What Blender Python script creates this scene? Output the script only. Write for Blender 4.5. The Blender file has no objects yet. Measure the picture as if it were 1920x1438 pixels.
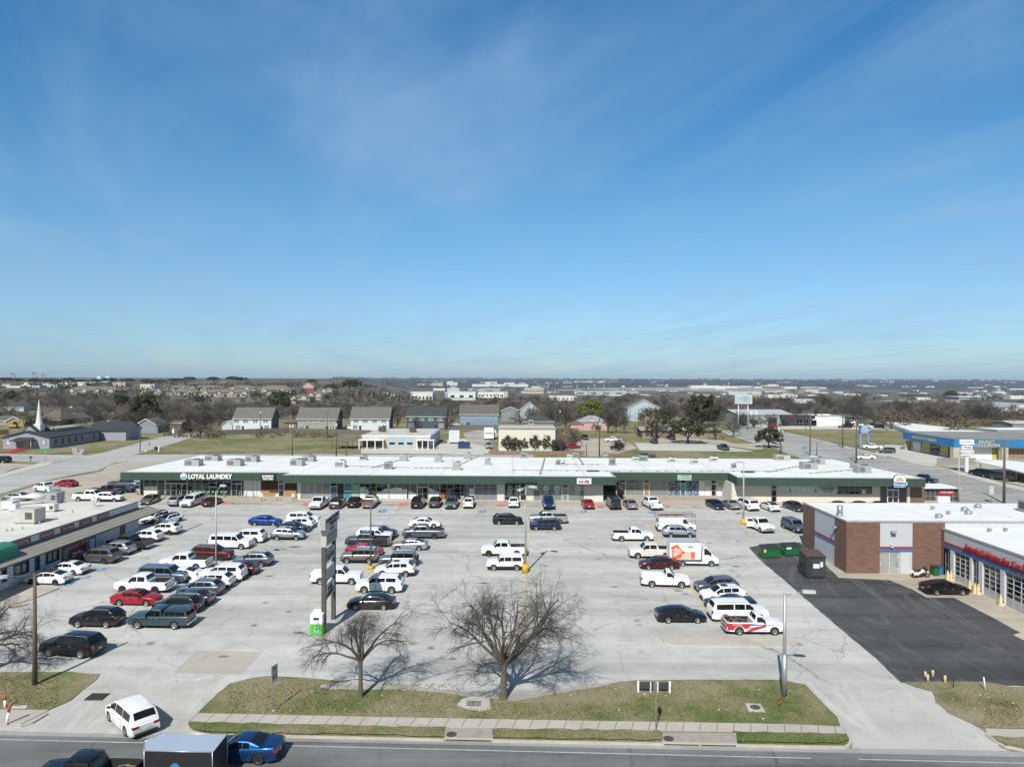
import bpy,bmesh,math,random
from mathutils import Vector,Matrix,noise as mnoise
R=math.radians
random.seed(11)
sc=bpy.context.scene
COL=sc.collection
F=1333.0
CAMZ=25.5
SL=0.026
pitch=math.atan(9.0/F);roll=R(0.18)
fw=Vector((0,math.cos(pitch),-math.sin(pitch)))
rt0=Vector((1,0,0));up0=rt0.cross(fw)
rt=rt0*math.cos(roll)+up0*math.sin(roll)
up=rt.cross(fw)
cd=bpy.data.cameras.new('camera');cam=bpy.data.objects.new('camera',cd);COL.objects.link(cam)
cd.sensor_width=36;cd.lens=36*F/1920;cd.clip_end=60000;cd.clip_start=0.5
CAM=Vector((0,0,CAMZ))
cam.matrix_world=Matrix(((rt.x,up.x,-fw.x,0),(rt.y,up.y,-fw.y,0),(rt.z,up.z,-fw.z,CAMZ),(0,0,0,1)))
sc.camera=cam
def sstep(t):
 t=max(0.0,min(1.0,t));return t*t*(3-2*t)
def gz(x,y):
 if y<135:return SL*y
 z=SL*135
 if y>350:
  t=x/y
  wl_=sstep((-t-.10)/.18)
  y0=400+(250 if t>.35 else 0)
  z+=wl_*16.5*sstep((y-350)/750)-(1-wl_)*36*sstep((y-y0)/2300)
  z+=(1-wl_)*(53.5+6*mnoise.noise((x/1500,y/3000,3.3)))*sstep((y-5200)/6500)
 return z
def ray(px,py):
 return(fw*F+rt*(px-960)-up*(py-719)).normalized()
def G(px,py,lift=0.0):
 """the point of the ground seen at a place of the photograph (1920 wide)"""
 d=ray(px,py);t0=5.0
 tprev=t0
 t=t0
 while t<40000:
  p=CAM+d*t
  if p.z<gz(p.x,p.y)+lift:
   a,b=tprev,t
   for _ in range(40):
    m=.5*(a+b);p=CAM+d*m
    if p.z<gz(p.x,p.y)+lift:b=m
    else:a=m
   return CAM+d*b
  tprev=t;t*=1.03
 return CAM+d*12000
def at(px,py,Y):
 d=ray(px,py);return CAM+d*(Y/d.y)
def atz(px,py,z):
 d=ray(px,py);return CAM+d*((z-CAMZ)/d.z)
ZM={'A':(0,900,4.7925),'B':(350,900,4.7925),'C':(700,900,4.7925),'D':(1100,900,4.7925),'E':(1470,900,4.2667),'F':(0,1138,4.7925),'G':(350,1138,4.7925),'H':(700,1138,4.7925),'I':(1100,1138,4.7925),'J':(1470,1138,4.2667),'P':(0,690,4.),'Q':(480,690,4.),'R':(960,690,4.),'S':(1440,690,4.)}
def zz(k,x,y):
 a,b,s=ZM[k];return(a+x/s,b+y/s)
def GZ(k,x,y):return G(*zz(k,x,y))
def newmat(name):
 m=bpy.data.materials.new(name);m.use_nodes=True
 nt=m.node_tree;b=nt.nodes['Principled BSDF']
 return m,nt,b
def N(nt,typ,**kw):
 n=nt.nodes.new(typ)
 for k,v in kw.items():
  if k.startswith('i_'):
   key=k[2:]
   key=int(key)if key.isdigit()else key.replace('_',' ')
   n.inputs[key].default_value=v
  else:setattr(n,k,v)
 return n
def c4(c):return(c[0],c[1],c[2],1)
def mixc(nt,fac,a,b,typ='MIX'):
 n=nt.nodes.new('ShaderNodeMix');n.data_type='RGBA';n.blend_type=typ
 for sock,v in((n.inputs[0],fac),(n.inputs[6],a),(n.inputs[7],b)):
  if hasattr(v,'is_linked')or hasattr(v,'links'):nt.links.new(v,sock)
  elif isinstance(v,(int,float)):sock.default_value=v
  else:sock.default_value=c4(v)
 return n.outputs[2]
def ramp(nt,src,stops):
 n=nt.nodes.new('ShaderNodeValToRGB');e=n.color_ramp.elements
 while len(e)<len(stops):e.new(.5)
 for el,(p,c)in zip(e,stops):
  el.position=p;el.color=c4(c)if not isinstance(c,(int,float))else(c,c,c,1)
 nt.links.new(src,n.inputs[0]);return n.outputs[0]
def math_(nt,op,a,b=None):
 n=nt.nodes.new('ShaderNodeMath');n.operation=op
 for i,v in enumerate((a,b)):
  if v is None:continue
  if hasattr(v,'links'):nt.links.new(v,n.inputs[i])
  else:n.inputs[i].default_value=v
 return n.outputs[0]
def coords(nt,world=True,scale=(1,1,1),rot=(0,0,0)):
 if world:s=N(nt,'ShaderNodeNewGeometry').outputs['Position']
 else:s=N(nt,'ShaderNodeTexCoord').outputs['Object']
 if scale!=(1,1,1)or rot!=(0,0,0):
  mp=N(nt,'ShaderNodeMapping');mp.inputs['Scale'].default_value=scale;mp.inputs['Rotation'].default_value=rot
  nt.links.new(s,mp.inputs[0]);s=mp.outputs[0]
 return s
def noise(nt,vec,scale,detail=4,rough=.55,dist=0):
 n=N(nt,'ShaderNodeTexNoise');n.inputs['Scale'].default_value=scale;n.inputs['Detail'].default_value=detail
 n.inputs['Roughness'].default_value=rough;n.inputs['Distortion'].default_value=dist
 nt.links.new(vec,n.inputs['Vector']);return n.outputs['Fac']
MATS={}
def M(name,col,rough=.7,var=.12,scale=1.5,metallic=0,coat=0,bump=0,world=False,col2=None,spec=None,emit=None):
 """a plain coloured surface with some unevenness of its own"""
 if name in MATS:return MATS[name]
 m,nt,b=newmat(name)
 v=coords(nt,world)
 f=noise(nt,v,scale,5,.6)
 c2=col2 if col2 else tuple(min(1,c*(1+var))for c in col)
 c1=col if col2 else tuple(c*(1-var)for c in col)
 out=ramp(nt,f,[(.3,c1),(.7,c2)])
 nt.links.new(out,b.inputs['Base Color'])
 b.inputs['Roughness'].default_value=rough;b.inputs['Metallic'].default_value=metallic
 if coat:
  b.inputs['Coat Weight'].default_value=coat;b.inputs['Coat Roughness'].default_value=.04
 if spec is not None:b.inputs['Specular IOR Level'].default_value=spec
 if bump:
  bn=N(nt,'ShaderNodeBump');bn.inputs['Strength'].default_value=bump;bn.inputs['Distance'].default_value=.03
  nt.links.new(noise(nt,v,scale*12,3),bn.inputs['Height']);nt.links.new(bn.outputs[0],b.inputs['Normal'])
 MATS[name]=m;return m
GRASS_G,GRASS_T=(.085,.125,.035),(.27,.215,.125)
def grass_mat():
 m,nt,b=newmat('grass')
 v=coords(nt)
 big=noise(nt,v,.07,6,.62,.8);mid=noise(nt,v,.55,6,.7);fine=noise(nt,v,7,4,.8)
 s=math_(nt,'ADD',math_(nt,'MULTIPLY',big,.6),math_(nt,'MULTIPLY',mid,.4))
 a=ramp(nt,s,[(.39,(.33,.285,.19)),(.47,(.28,.245,.145)),(.54,(.185,.20,.085)),(.62,(.105,.16,.045))])
 sh=ramp(nt,fine,[(.3,.45),(.72,1.35)])
 c=mixc(nt,1.0,a,sh,'MULTIPLY')
 far=noise(nt,coords(nt,True,(.02,.006,.02)),1.0,5,.6)
 farc=ramp(nt,far,[(.35,(.085,.075,.06)),(.5,(.125,.11,.085)),(.66,(.20,.175,.135))])
 sx=N(nt,'ShaderNodeSeparateXYZ');nt.links.new(coords(nt),sx.inputs[0])
 k=ramp(nt,math_(nt,'MULTIPLY',sx.outputs[1],.001),[(.33,0.0),(.55,1.0)])
 c=mixc(nt,k,c,farc)
 wv=coords(nt,True,(.0028,.0011,.0))
 w1=noise(nt,wv,3.0,8,.72)
 woods=ramp(nt,w1,[(.3,(.035,.04,.034)),(.55,(.06,.06,.05)),(.66,(.085,.08,.065)),(.72,(.34,.30,.25))])
 k2=ramp(nt,math_(nt,'MULTIPLY',sx.outputs[1],.0001),[(.40,0.0),(.47,1.0)])
 c=mixc(nt,k2,c,woods)
 nt.links.new(c,b.inputs['Base Color']);b.inputs['Roughness'].default_value=.95;b.inputs['Specular IOR Level'].default_value=.1
 bn=N(nt,'ShaderNodeBump');bn.inputs['Strength'].default_value=.9;bn.inputs['Distance'].default_value=.08
 nt.links.new(fine,bn.inputs['Height']);nt.links.new(bn.outputs[0],b.inputs['Normal'])
 return m
def pave_mat(name,c1,c2,stain=.25,crack=.5,streak=.2,tar=.35,wash=None,joints=None,drips=0):
 """weathered paving: mottled, cracked, stained; c1 dark to c2 light"""
 m,nt,b=newmat(name)
 v=coords(nt)
 big=noise(nt,v,.045,5,.55,.6);mid=noise(nt,v,.5,6,.65);fine=noise(nt,v,9,3,.75)
 s=math_(nt,'ADD',math_(nt,'MULTIPLY',big,.55),math_(nt,'MULTIPLY',mid,.45))
 c=ramp(nt,s,[(.36,c1),(.62,c2)])
 st=noise(nt,coords(nt,True,(.03,.33,.1),(0,0,R(2.1))),1.0,5,.6,.4)
 c=mixc(nt,1.0,c,ramp(nt,st,[(.35,1-streak),(.5,1.0),(.66,1+streak*.8)]),'MULTIPLY')
 c=mixc(nt,1.0,c,ramp(nt,fine,[(.25,.86),(.75,1.12)]),'MULTIPLY')
 o=noise(nt,v,.23,5,.7,.3)
 c=mixc(nt,ramp(nt,o,[(.60,0.0),(.72,stain)]),c,tuple(x*.35 for x in c1))
 if drips:
  vo=N(nt,'ShaderNodeTexVoronoi');vo.inputs['Scale'].default_value=.42;nt.links.new(v,vo.inputs['Vector'])
  spot=math_(nt,'ADD',vo.outputs['Distance'],math_(nt,'MULTIPLY',math_(nt,'SUBTRACT',noise(nt,v,2.2,4,.7),.5),.35))
  g=ramp(nt,noise(nt,v,.16,2),[(.50,0.0),(.60,drips)])
  c=mixc(nt,math_(nt,'MULTIPLY',ramp(nt,spot,[(.06,1.0),(.20,0.0)]),g),c,tuple(x*.3 for x in c1))
  sy=N(nt,'ShaderNodeSeparateXYZ');nt.links.new(v,sy.inputs[0])
  yy=math_(nt,'ADD',sy.outputs[1],math_(nt,'MULTIPLY',sy.outputs[0],.02))
  band=ramp(nt,math_(nt,'DIVIDE',math_(nt,'SUBTRACT',yy,117),14),[(.35,0.0),(.52,1.0),(.62,1.0),(.70,0.0)])
  bn_=ramp(nt,noise(nt,coords(nt,True,(.35,.8,1)),1.0,5,.7),[(.50,0.0),(.66,.62)])
  c=mixc(nt,math_(nt,'MULTIPLY',band,bn_),c,tuple(x*.22 for x in c1))
  fr=math_(nt,'FRACT',math_(nt,'DIVIDE',math_(nt,'ADD',yy,math_(nt,'MULTIPLY',noise(nt,v,.5,3),.25)),9.3))
  c=mixc(nt,math_(nt,'MULTIPLY',ramp(nt,fr,[(.0,.5),(.006,.5),(.010,0.0)]),ramp(nt,noise(nt,v,.2,3),[(.42,.1),(.6,1.0)])),c,tuple(x*.5 for x in c1))
 if crack:
  nd=N(nt,'ShaderNodeTexNoise');nd.inputs['Scale'].default_value=.3;nd.inputs['Detail'].default_value=6;nd.inputs['Roughness'].default_value=.65
  nt.links.new(v,nd.inputs['Vector'])
  ad=N(nt,'ShaderNodeMixRGB');ad.blend_type='LINEAR_LIGHT';ad.inputs[0].default_value=.9
  nt.links.new(v,ad.inputs[1]);nt.links.new(nd.outputs['Color'],ad.inputs[2])
  for sc_,th,k in((.05,.0022,1.0),(.16,.0042,.6)):
   vo=N(nt,'ShaderNodeTexVoronoi');vo.feature='DISTANCE_TO_EDGE';vo.inputs['Scale'].default_value=sc_
   vo.inputs['Randomness'].default_value=1;nt.links.new(ad.outputs[0],vo.inputs['Vector'])
   line=ramp(nt,vo.outputs['Distance'],[(0,1.0),(th,.7),(th*2.2,0.0)])
   gate=ramp(nt,noise(nt,v,.12,3),[(.42,.15),(.6,1.0)])
   c=mixc(nt,math_(nt,'MULTIPLY',math_(nt,'MULTIPLY',line,gate),crack*k),c,tuple(x*tar for x in c1))
 if wash:
  wn=noise(nt,coords(nt,True,(.6,.12,.1),(0,0,R(20))),.6,6,.75,1.2)
  c=mixc(nt,ramp(nt,wn,[(.52,0.0),(.66,.55)]),c,wash)
 nt.links.new(c,b.inputs['Base Color']);b.inputs['Roughness'].default_value=.9;b.inputs['Specular IOR Level'].default_value=.2
 bn=N(nt,'ShaderNodeBump');bn.inputs['Strength'].default_value=.25;bn.inputs['Distance'].default_value=.02
 nt.links.new(fine,bn.inputs['Height']);nt.links.new(bn.outputs[0],b.inputs['Normal'])
 MATS[name]=m
 return m
def brick_mat(name,ca,cb,mort,w=.22,h=.075,rough=.85):
 m,nt,b=newmat(name)
 o=N(nt,'ShaderNodeTexCoord').outputs['Object']
 sx=N(nt,'ShaderNodeSeparateXYZ');nt.links.new(o,sx.inputs[0])
 u=math_(nt,'ADD',sx.outputs[0],sx.outputs[1])
 cb_=N(nt,'ShaderNodeCombineXYZ');nt.links.new(u,cb_.inputs[0]);nt.links.new(sx.outputs[2],cb_.inputs[1])
 br=N(nt,'ShaderNodeTexBrick');br.inputs['Scale'].default_value=1;br.inputs['Brick Width'].default_value=w;br.inputs['Row Height'].default_value=h
 br.inputs['Mortar Size'].default_value=.011;br.inputs['Color1'].default_value=c4(ca);br.inputs['Color2'].default_value=c4(cb);br.inputs['Mortar'].default_value=c4(mort)
 br.inputs['Bias'].default_value=-.1
 nt.links.new(cb_.outputs[0],br.inputs['Vector'])
 mp=N(nt,'ShaderNodeMapping');mp.inputs['Scale'].default_value=(.7,5,1);nt.links.new(cb_.outputs[0],mp.inputs[0])
 nz=noise(nt,mp.outputs[0],1.2,4,.6)
 c=mixc(nt,1,br.outputs['Color'],ramp(nt,nz,[(.3,(.62,.62,.66)),(.55,(1,1,1)),(.7,(1.5,1.15,1.0))]),'MULTIPLY')
 nt.links.new(c,b.inputs['Base Color']);b.inputs['Roughness'].default_value=rough
 MATS[name]=m;return m
def stripe_mat(name,col,per=.3,dark=.7,rough=.6,axis=0,metallic=0,width=.12):
 """boards or ribs: thin darker lines every `per` metres along an axis of the object"""
 m,nt,b=newmat(name)
 o=N(nt,'ShaderNodeTexCoord').outputs['Object']
 sx=N(nt,'ShaderNodeSeparateXYZ');nt.links.new(o,sx.inputs[0])
 src=sx.outputs[2]if axis==2 else math_(nt,'ADD',sx.outputs[0],sx.outputs[1])
 fr=math_(nt,'FRACT',math_(nt,'DIVIDE',src,per))
 c=ramp(nt,fr,[(0,tuple(x*dark for x in col)),(width,tuple(x*dark for x in col)),(min(.99,width+.06),col)])
 c=mixc(nt,1,c,ramp(nt,noise(nt,o,.8,5,.65),[(.3,.88),(.7,1.08)]),'MULTIPLY')
 nt.links.new(c,b.inputs['Base Color']);b.inputs['Roughness'].default_value=rough;b.inputs['Metallic'].default_value=metallic
 MATS[name]=m;return m
class MB:
 def __init__(s):s.v=[];s.f=[];s.m=[];s.sm=[]
 def poly(s,pts,mi=0,smooth=False):
  n=len(s.v);s.v+=[tuple(p)for p in pts];s.f.append(tuple(range(n,n+len(pts))));s.m.append(mi);s.sm.append(smooth)
 def box(s,x0,x1,y0,y1,z0,z1,mi=0,top=None,mat=None):
  P=[(x0,y0,z0),(x1,y0,z0),(x1,y1,z0),(x0,y1,z0),(x0,y0,z1),(x1,y0,z1),(x1,y1,z1),(x0,y1,z1)]
  if mat is not None:P=[tuple(mat@Vector(p))for p in P]
  n=len(s.v);s.v+=P
  for i,q in enumerate(((0,3,2,1),(4,5,6,7),(0,1,5,4),(1,2,6,5),(2,3,7,6),(3,0,4,7))):
   s.f.append(tuple(n+a for a in q));s.m.append(top if(top is not None and i==1)else mi);s.sm.append(False)
  return s
 def prism(s,pts,z0,z1,mi=0,top=None,bottom=True):
  """pts: counter-clockwise (x,y) outline"""
  a=sum(pts[i][0]*pts[(i+1)%len(pts)][1]-pts[(i+1)%len(pts)][0]*pts[i][1]for i in range(len(pts)))
  if a<0:pts=pts[::-1]
  k=len(pts);n=len(s.v)
  s.v+=[(p[0],p[1],z0 if not callable(z0)else z0(p[0],p[1]))for p in pts]+[(p[0],p[1],z1 if not callable(z1)else z1(p[0],p[1]))for p in pts]
  s.f.append(tuple(range(n+k,n+2*k)));s.m.append(mi if top is None else top);s.sm.append(False)
  if bottom:s.f.append(tuple(range(n+k-1,n-1,-1)));s.m.append(mi);s.sm.append(False)
  for i in range(k):
   j=(i+1)%k
   s.f.append((n+i,n+j,n+k+j,n+k+i));s.m.append(mi);s.sm.append(False)
  return s
 def tube(s,pts,rad,seg=6,mi=0,caps=True,smooth=True):
  rings=[]
  for i,p in enumerate(pts):
   p=Vector(p)
   d=(Vector(pts[min(i+1,len(pts)-1)])-Vector(pts[max(i-1,0)]))
   d=d.normalized()if d.length>1e-9 else Vector((0,0,1))
   a=Vector((1,0,0))if abs(d.x)<.8 else Vector((0,1,0))
   u=d.cross(a).normalized();w=d.cross(u)
   r=rad[i]if isinstance(rad,(list,tuple))else rad
   n=len(s.v)
   s.v+=[tuple(p+(u*math.cos(2*math.pi*k/seg)+w*math.sin(2*math.pi*k/seg))*r)for k in range(seg)]
   rings.append(n)
  for a,b in zip(rings,rings[1:]):
   for k in range(seg):
    j=(k+1)%seg
    s.f.append((a+k,b+k,b+j,a+j));s.m.append(mi);s.sm.append(smooth)
  if caps:
   s.f.append(tuple(rings[0]+k for k in range(seg)));s.m.append(mi);s.sm.append(False)
   s.f.append(tuple(rings[-1]+k for k in range(seg-1,-1,-1)));s.m.append(mi);s.sm.append(False)
  return s
 def cyl(s,x,y,z0,z1,r,seg=12,mi=0,r2=None):
  return s.tube([(x,y,z0),(x,y,z1)],[r,r if r2 is None else r2],seg,mi)
 def dome(s,x,y,z,r,h,seg=10,mi=0):
  pts=[(x,y,z+h*math.sin(a))for a in(0,.5,1.0,1.35)]
  return s.tube(pts,[r*math.cos(a)for a in(0,.5,1.0,1.35)],seg,mi)
 def grid(s,rows,mi=0,smooth=True,flip=False):
  n=len(s.v);k=len(rows[0])
  for r in rows:s.v+=[tuple(p)for p in r]
  for i in range(len(rows)-1):
   for j in range(k-1):
    q=(n+i*k+j,n+i*k+j+1,n+(i+1)*k+j+1,n+(i+1)*k+j)
    s.f.append(q[::-1]if flip else q);s.m.append(mi);s.sm.append(smooth)
  return s
 def mesh(s,name,mats,sharp=None):
  me=bpy.data.meshes.new(name);me.from_pydata(s.v,[],s.f)
  for m in mats:me.materials.append(m)
  me.polygons.foreach_set('material_index',s.m);me.polygons.foreach_set('use_smooth',s.sm)
  if sharp:me.set_sharp_from_angle(angle=R(sharp))
  me.update();return me
 def build(s,name,mats,parent=None,sharp=None,mw=None):
  if not isinstance(mats,(list,tuple)):mats=[mats]
  return obj(name,s.mesh(name,mats,sharp),parent,mw)
def obj(name,me,parent=None,mw=None):
 o=bpy.data.objects.new(name,me);COL.objects.link(o)
 if mw is not None:o.matrix_local=mw
 if parent is not None:o.parent=parent
 return o
def tag(o,label=None,cat=None,group=None,kind=None):
 if label:o['label']=label
 if cat:o['category']=cat
 if group:o['group']=group
 if kind:o['kind']=kind
 return o
def thing(name,label,cat,loc,rz=0,group=None,tilt=False):
 o=bpy.data.objects.new(name,None);COL.objects.link(o)
 o.empty_display_size=.2
 o.matrix_world=Matrix.Translation(loc)@(Matrix.Rotation(math.atan(SL),4,'X')if tilt and loc[1]<135 else Matrix.Identity(4))@Matrix.Rotation(rz,4,'Z')
 return tag(o,label,cat,group)
def text_mesh(s,size=1.0,ext=.02,offset=0.0,align='CENTER',mat=None,squeeze=1.0,shear=0):
 """lettering standing in the x-z plane, facing -y"""
 cu=bpy.data.curves.new('lettering','FONT');cu.body=s;cu.size=size;cu.extrude=ext;cu.offset=offset
 cu.align_x=align;cu.align_y='CENTER';cu.resolution_u=2;cu.shear=shear;cu.space_line=.85
 o=bpy.data.objects.new('lettering',cu);COL.objects.link(o)
 dg=bpy.context.evaluated_depsgraph_get();me=bpy.data.meshes.new_from_object(o.evaluated_get(dg))
 bpy.data.objects.remove(o);bpy.data.curves.remove(cu)
 me.transform(Matrix.Rotation(R(90),4,'X')@Matrix.Diagonal((squeeze,1,1,1)))
 me.materials.clear()
 if mat:me.materials.append(mat)
 return me
def lettering(s,parent,loc,size,mat,rz=0,name='lettering',squeeze=1.0,offset=0.0,ext=.02,tilt=None,shear=0,align='CENTER',fit=None):
 me=text_mesh(s,size,ext,offset,align,mat,squeeze,shear)
 if fit:
  xs=[v.co.x for v in me.vertices];zs_=[v.co.z for v in me.vertices]
  kx=fit[0]/(max(xs)-min(xs));kz=fit[1]/(max(zs_)-min(zs_))if fit[1]else kx;cx_,cz_=(max(xs)+min(xs))/2,(max(zs_)+min(zs_))/2
  me.transform(Matrix.Diagonal((kx,1,kz,1))@Matrix.Translation((-cx_,0,-cz_)))
 mw=Matrix.Translation(loc)@Matrix.Rotation(rz,4,'Z')
 if tilt:mw=mw@Matrix.Rotation(tilt,4,'Y')
 return obj(name,me,parent,mw)
WHITE=M('white_paint',(.78,.79,.78),.55,.05)
OFFW=M('offwhite_paint',(.62,.6,.54),.7,.08)
BLACK=M('black_paint',(.018,.018,.02),.5,.2)
DARKM=M('dark_metal',(.05,.05,.055),.5,.2,metallic=.5)
STEEL=M('galvanised_steel',(.42,.43,.44),.45,.1,metallic=.6)
GREYP=M('grey_paint',(.30,.31,.32),.6,.1)
ALU=M('aluminium_frame',(.5,.51,.52),.4,.06,metallic=.6)
RED=M('red_paint',(.45,.03,.04),.5,.12)
BLUE=M('blue_paint',(.05,.2,.45),.5,.12)
YELL=M('yellow_paint',(.72,.47,.09),.7,.25,3)
GLASS=M('window_glass',(.012,.014,.016),.04,.3,.3,spec=.8)
WOODP=M('weathered_pole_wood',(.13,.10,.075),.9,.3,4,bump=.4)
REDW=M('reddish_pole_wood',(.14,.07,.045),.9,.25,4,bump=.4)
CURB=M('concrete_kerb',(.47,.42,.36),.9,.12,1.2,world=True,bump=.2)
WALK=M('walk_concrete',(.44,.405,.36),.9,.10,.5,world=True,bump=.2)
SKYTINT=(2.0,2.0,2.0);SKYR=[(0.0,(.285,.385,.53)),(.04,(.305,.41,.53)),(.10,(.335,.45,.54)),(.22,(.31,.50,.58)),(.47,(.17,.47,.65)),(.60,(.30,.27,.21)),(1.0,(.31,.265,.19))];CIRRUS=(3.0,4.9,6.8);SUNE=5.0;EXPO=0.02;HAZE=5e-5  # upper stops: unseen sky, toned warm and dark to cut the blue fill
SUN_EL,SUN_AZ=R(44),R(17.5)
w=bpy.data.worlds.new('World');sc.world=w;w.use_nodes=True
nt=w.node_tree;bg=nt.nodes['Background']
sky=N(nt,'ShaderNodeTexSky');sky.sky_type='NISHITA';sky.sun_disc=False
sky.sun_elevation=SUN_EL;sky.sun_rotation=math.pi+SUN_AZ
sky.altitude=200;sky.air_density=1.0;sky.dust_density=.35;sky.ozone_density=2.2
tc=N(nt,'ShaderNodeTexCoord').outputs['Generated']
sx=N(nt,'ShaderNodeSeparateXYZ');nt.links.new(tc,sx.inputs[0])
den=math_(nt,'ADD',math_(nt,'MAXIMUM',sx.outputs[2],0.0),.09)
cx=math_(nt,'DIVIDE',sx.outputs[0],den);cy=math_(nt,'DIVIDE',sx.outputs[1],den)
cc=N(nt,'ShaderNodeCombineXYZ');nt.links.new(cx,cc.inputs[0]);nt.links.new(cy,cc.inputs[1])
def wisp(rot,scl,loc,det,dist):
 q=N(nt,'ShaderNodeMapping');q.inputs['Rotation'].default_value=(0,0,R(rot));nt.links.new(cc.outputs[0],q.inputs[0])
 p=N(nt,'ShaderNodeMapping');p.inputs['Scale'].default_value=scl;p.inputs['Location'].default_value=loc;nt.links.new(q.outputs[0],p.inputs[0])
 return noise(nt,p.outputs[0],1.0,det,.58,dist)
n1=wisp(14,(.55,.17,1),(1.7,.4,0),6,.9);n2=wisp(-24,(1.5,.42,1),(.3,2.2,0),8,1.4)
cl=math_(nt,'ADD',math_(nt,'MULTIPLY',n1,.55),math_(nt,'MULTIPLY',n2,.45))
cirrus=ramp(nt,cl,[(.40,0.0),(.50,.20),(.60,.50)])
skyc=mixc(nt,1.0,sky.outputs[0],SKYTINT,'MULTIPLY')
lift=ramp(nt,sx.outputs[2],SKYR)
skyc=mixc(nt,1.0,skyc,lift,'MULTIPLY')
back=ramp(nt,math_(nt,'MULTIPLY',sx.outputs[1],-1.0),[(.0,(1,1,1)),(.45,(1.0,.80,.58))])  # unseen sky behind the camera, warmed to take blue out of the shadows
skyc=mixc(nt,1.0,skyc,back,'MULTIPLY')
skyc=mixc(nt,cirrus,skyc,CIRRUS)
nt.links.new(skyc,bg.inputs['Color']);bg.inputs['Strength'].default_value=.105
sl=bpy.data.lights.new('sun','SUN');so=bpy.data.objects.new('sun',sl);COL.objects.link(so)
sl.energy=SUNE;sl.angle=R(.5);sl.color=(1,.965,.90)
sd=Vector((-math.sin(SUN_AZ)*math.cos(SUN_EL),-math.cos(SUN_AZ)*math.cos(SUN_EL),math.sin(SUN_EL)))
so.rotation_euler=sd.to_track_quat('Z','Y').to_euler();so.location=(0,-60,120)
sc.view_settings.view_transform='Standard';sc.view_settings.look='None'
sc.view_settings.exposure=EXPO;sc.view_settings.gamma=1
sc.cycles.max_bounces=6;sc.cycles.diffuse_bounces=4;sc.cycles.glossy_bounces=3;sc.cycles.transparent_max_bounces=8
sc.cycles.volume_bounces=0;sc.cycles.caustics_reflective=False;sc.cycles.caustics_refractive=False
sc.cycles.use_denoising=True;sc.cycles.denoiser='OPENIMAGEDENOISE';sc.cycles.denoising_input_passes='RGB_ALBEDO_NORMAL';sc.cycles.sample_clamp_indirect=4
GRASS=grass_mat()
LOTC=pave_mat('parking_concrete',(.388,.383,.368),(.512,.507,.488),.34,.85,.17,drips=.75)
ROADM=pave_mat('front_road_asphalt',(.145,.148,.15),(.20,.203,.205),.2,.7,.34)
BACKRD=pave_mat('side_street_concrete',(.36,.35,.335),(.46,.45,.43),.25,.7,.12)
RROAD=pave_mat('worn_street_asphalt',(.29,.28,.27),(.40,.39,.375),.25,.9,.2)
TAN=pave_mat('tan_concrete',(.38,.33,.27),(.48,.43,.36),.3,.5,.12)
DRIVE=pave_mat('driveway_concrete',(.40,.385,.36),(.49,.475,.45),.2,.35,.08,wash=(.58,.57,.55))
SEAL=pave_mat('sealed_asphalt',(.048,.049,.053),(.085,.086,.09),.3,.5,.3,tar=2.6,wash=(.17,.165,.16))
PALE=pave_mat('pale_concrete',(.48,.46,.42),(.56,.54,.5),.2,.5,.1)
GRAVEL=pave_mat('gravel',(.30,.28,.25),(.46,.43,.39),.4,0,.15)
me=bpy.data.meshes.new('ground')
ys=[-120,-60,0]+list(range(15,136,15))+[170,200,240,280,320,350,380,420,470,530,600,690,800,930,1080,1260,1470,1720,2010,2350,2700,3050,3450,3900,4400,4950,5500,6100,6800,7500,8300,9200,10200,11200,12200,13500]
vs,fs=[],[]
NX=96
for y in ys:
 for i in range(NX+1):
  x=(2*i/NX-1)*(260+.95*abs(y))
  vs.append((x,y,gz(x,y)))
for j in range(len(ys)-1):
 for i in range(NX):
  a=j*(NX+1)+i;fs.append((a,a+1,a+NX+2,a+NX+1))
me.from_pydata(vs,[],fs);me.materials.append(GRASS)
for p in me.polygons:p.use_smooth=True
tag(obj('ground',me),kind='structure')
def sheet(name,px,lift,mat,kind='structure',world=None,side=0.0,sidemat=None):
 pts=[G(*p)for p in px]if world is None else[Vector((p[0],p[1],0))for p in world]
 if name in('grass_verge','gravel_patch','black_asphalt_lot')and world is None:
  q=[];am=.22 if name!='black_asphalt_lot' else.10
  for a,b in zip(pts,pts[1:]+pts[:1]):
   k=max(1,int((b-a).length/.7))
   for i in range(k):
    p=a.lerp(b,i/k);p=p+Vector((mnoise.noise((p.x*1.3,p.y*1.3,1)),mnoise.noise((p.x*1.3,p.y*1.3,7)),0))*am;q.append(p)
  pts=q
 bm=bmesh.new()
 vsx=[bm.verts.new((p.x,p.y,0))for p in pts]
 f=bm.faces.new(vsx)
 f.normal_update()
 if f.normal.z<0:f.normal_flip()
 if side>0:
  bot=bm.faces.new([bm.verts.new((v.co.x,v.co.y,-1))for v in vsx])if False else None
 y0,y1=min(p.y for p in pts),max(p.y for p in pts)
 for yy in(135,350,420,530,690,930,1260,1720,2350,3050,3900,4950):
  if y0<yy<y1:bmesh.ops.bisect_plane(bm,geom=bm.verts[:]+bm.edges[:]+bm.faces[:],plane_co=(0,yy,0),plane_no=(0,1,0))
 bmesh.ops.triangulate(bm,faces=bm.faces[:])
 for v in bm.verts:v.co.z=gz(v.co.x,v.co.y)+lift
 if side>0:
  ed=[e for e in bm.edges if len(e.link_faces)==1]
  r=bmesh.ops.extrude_edge_only(bm,edges=ed)
  for v in r['geom']:
   if isinstance(v,bmesh.types.BMVert):v.co.z-=side
  bmesh.ops.recalc_face_normals(bm,faces=bm.faces[:])
 m=bpy.data.meshes.new(name);bm.to_mesh(m);bm.free();m.materials.append(mat)
 return tag(obj(name,m),kind=kind)
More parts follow.
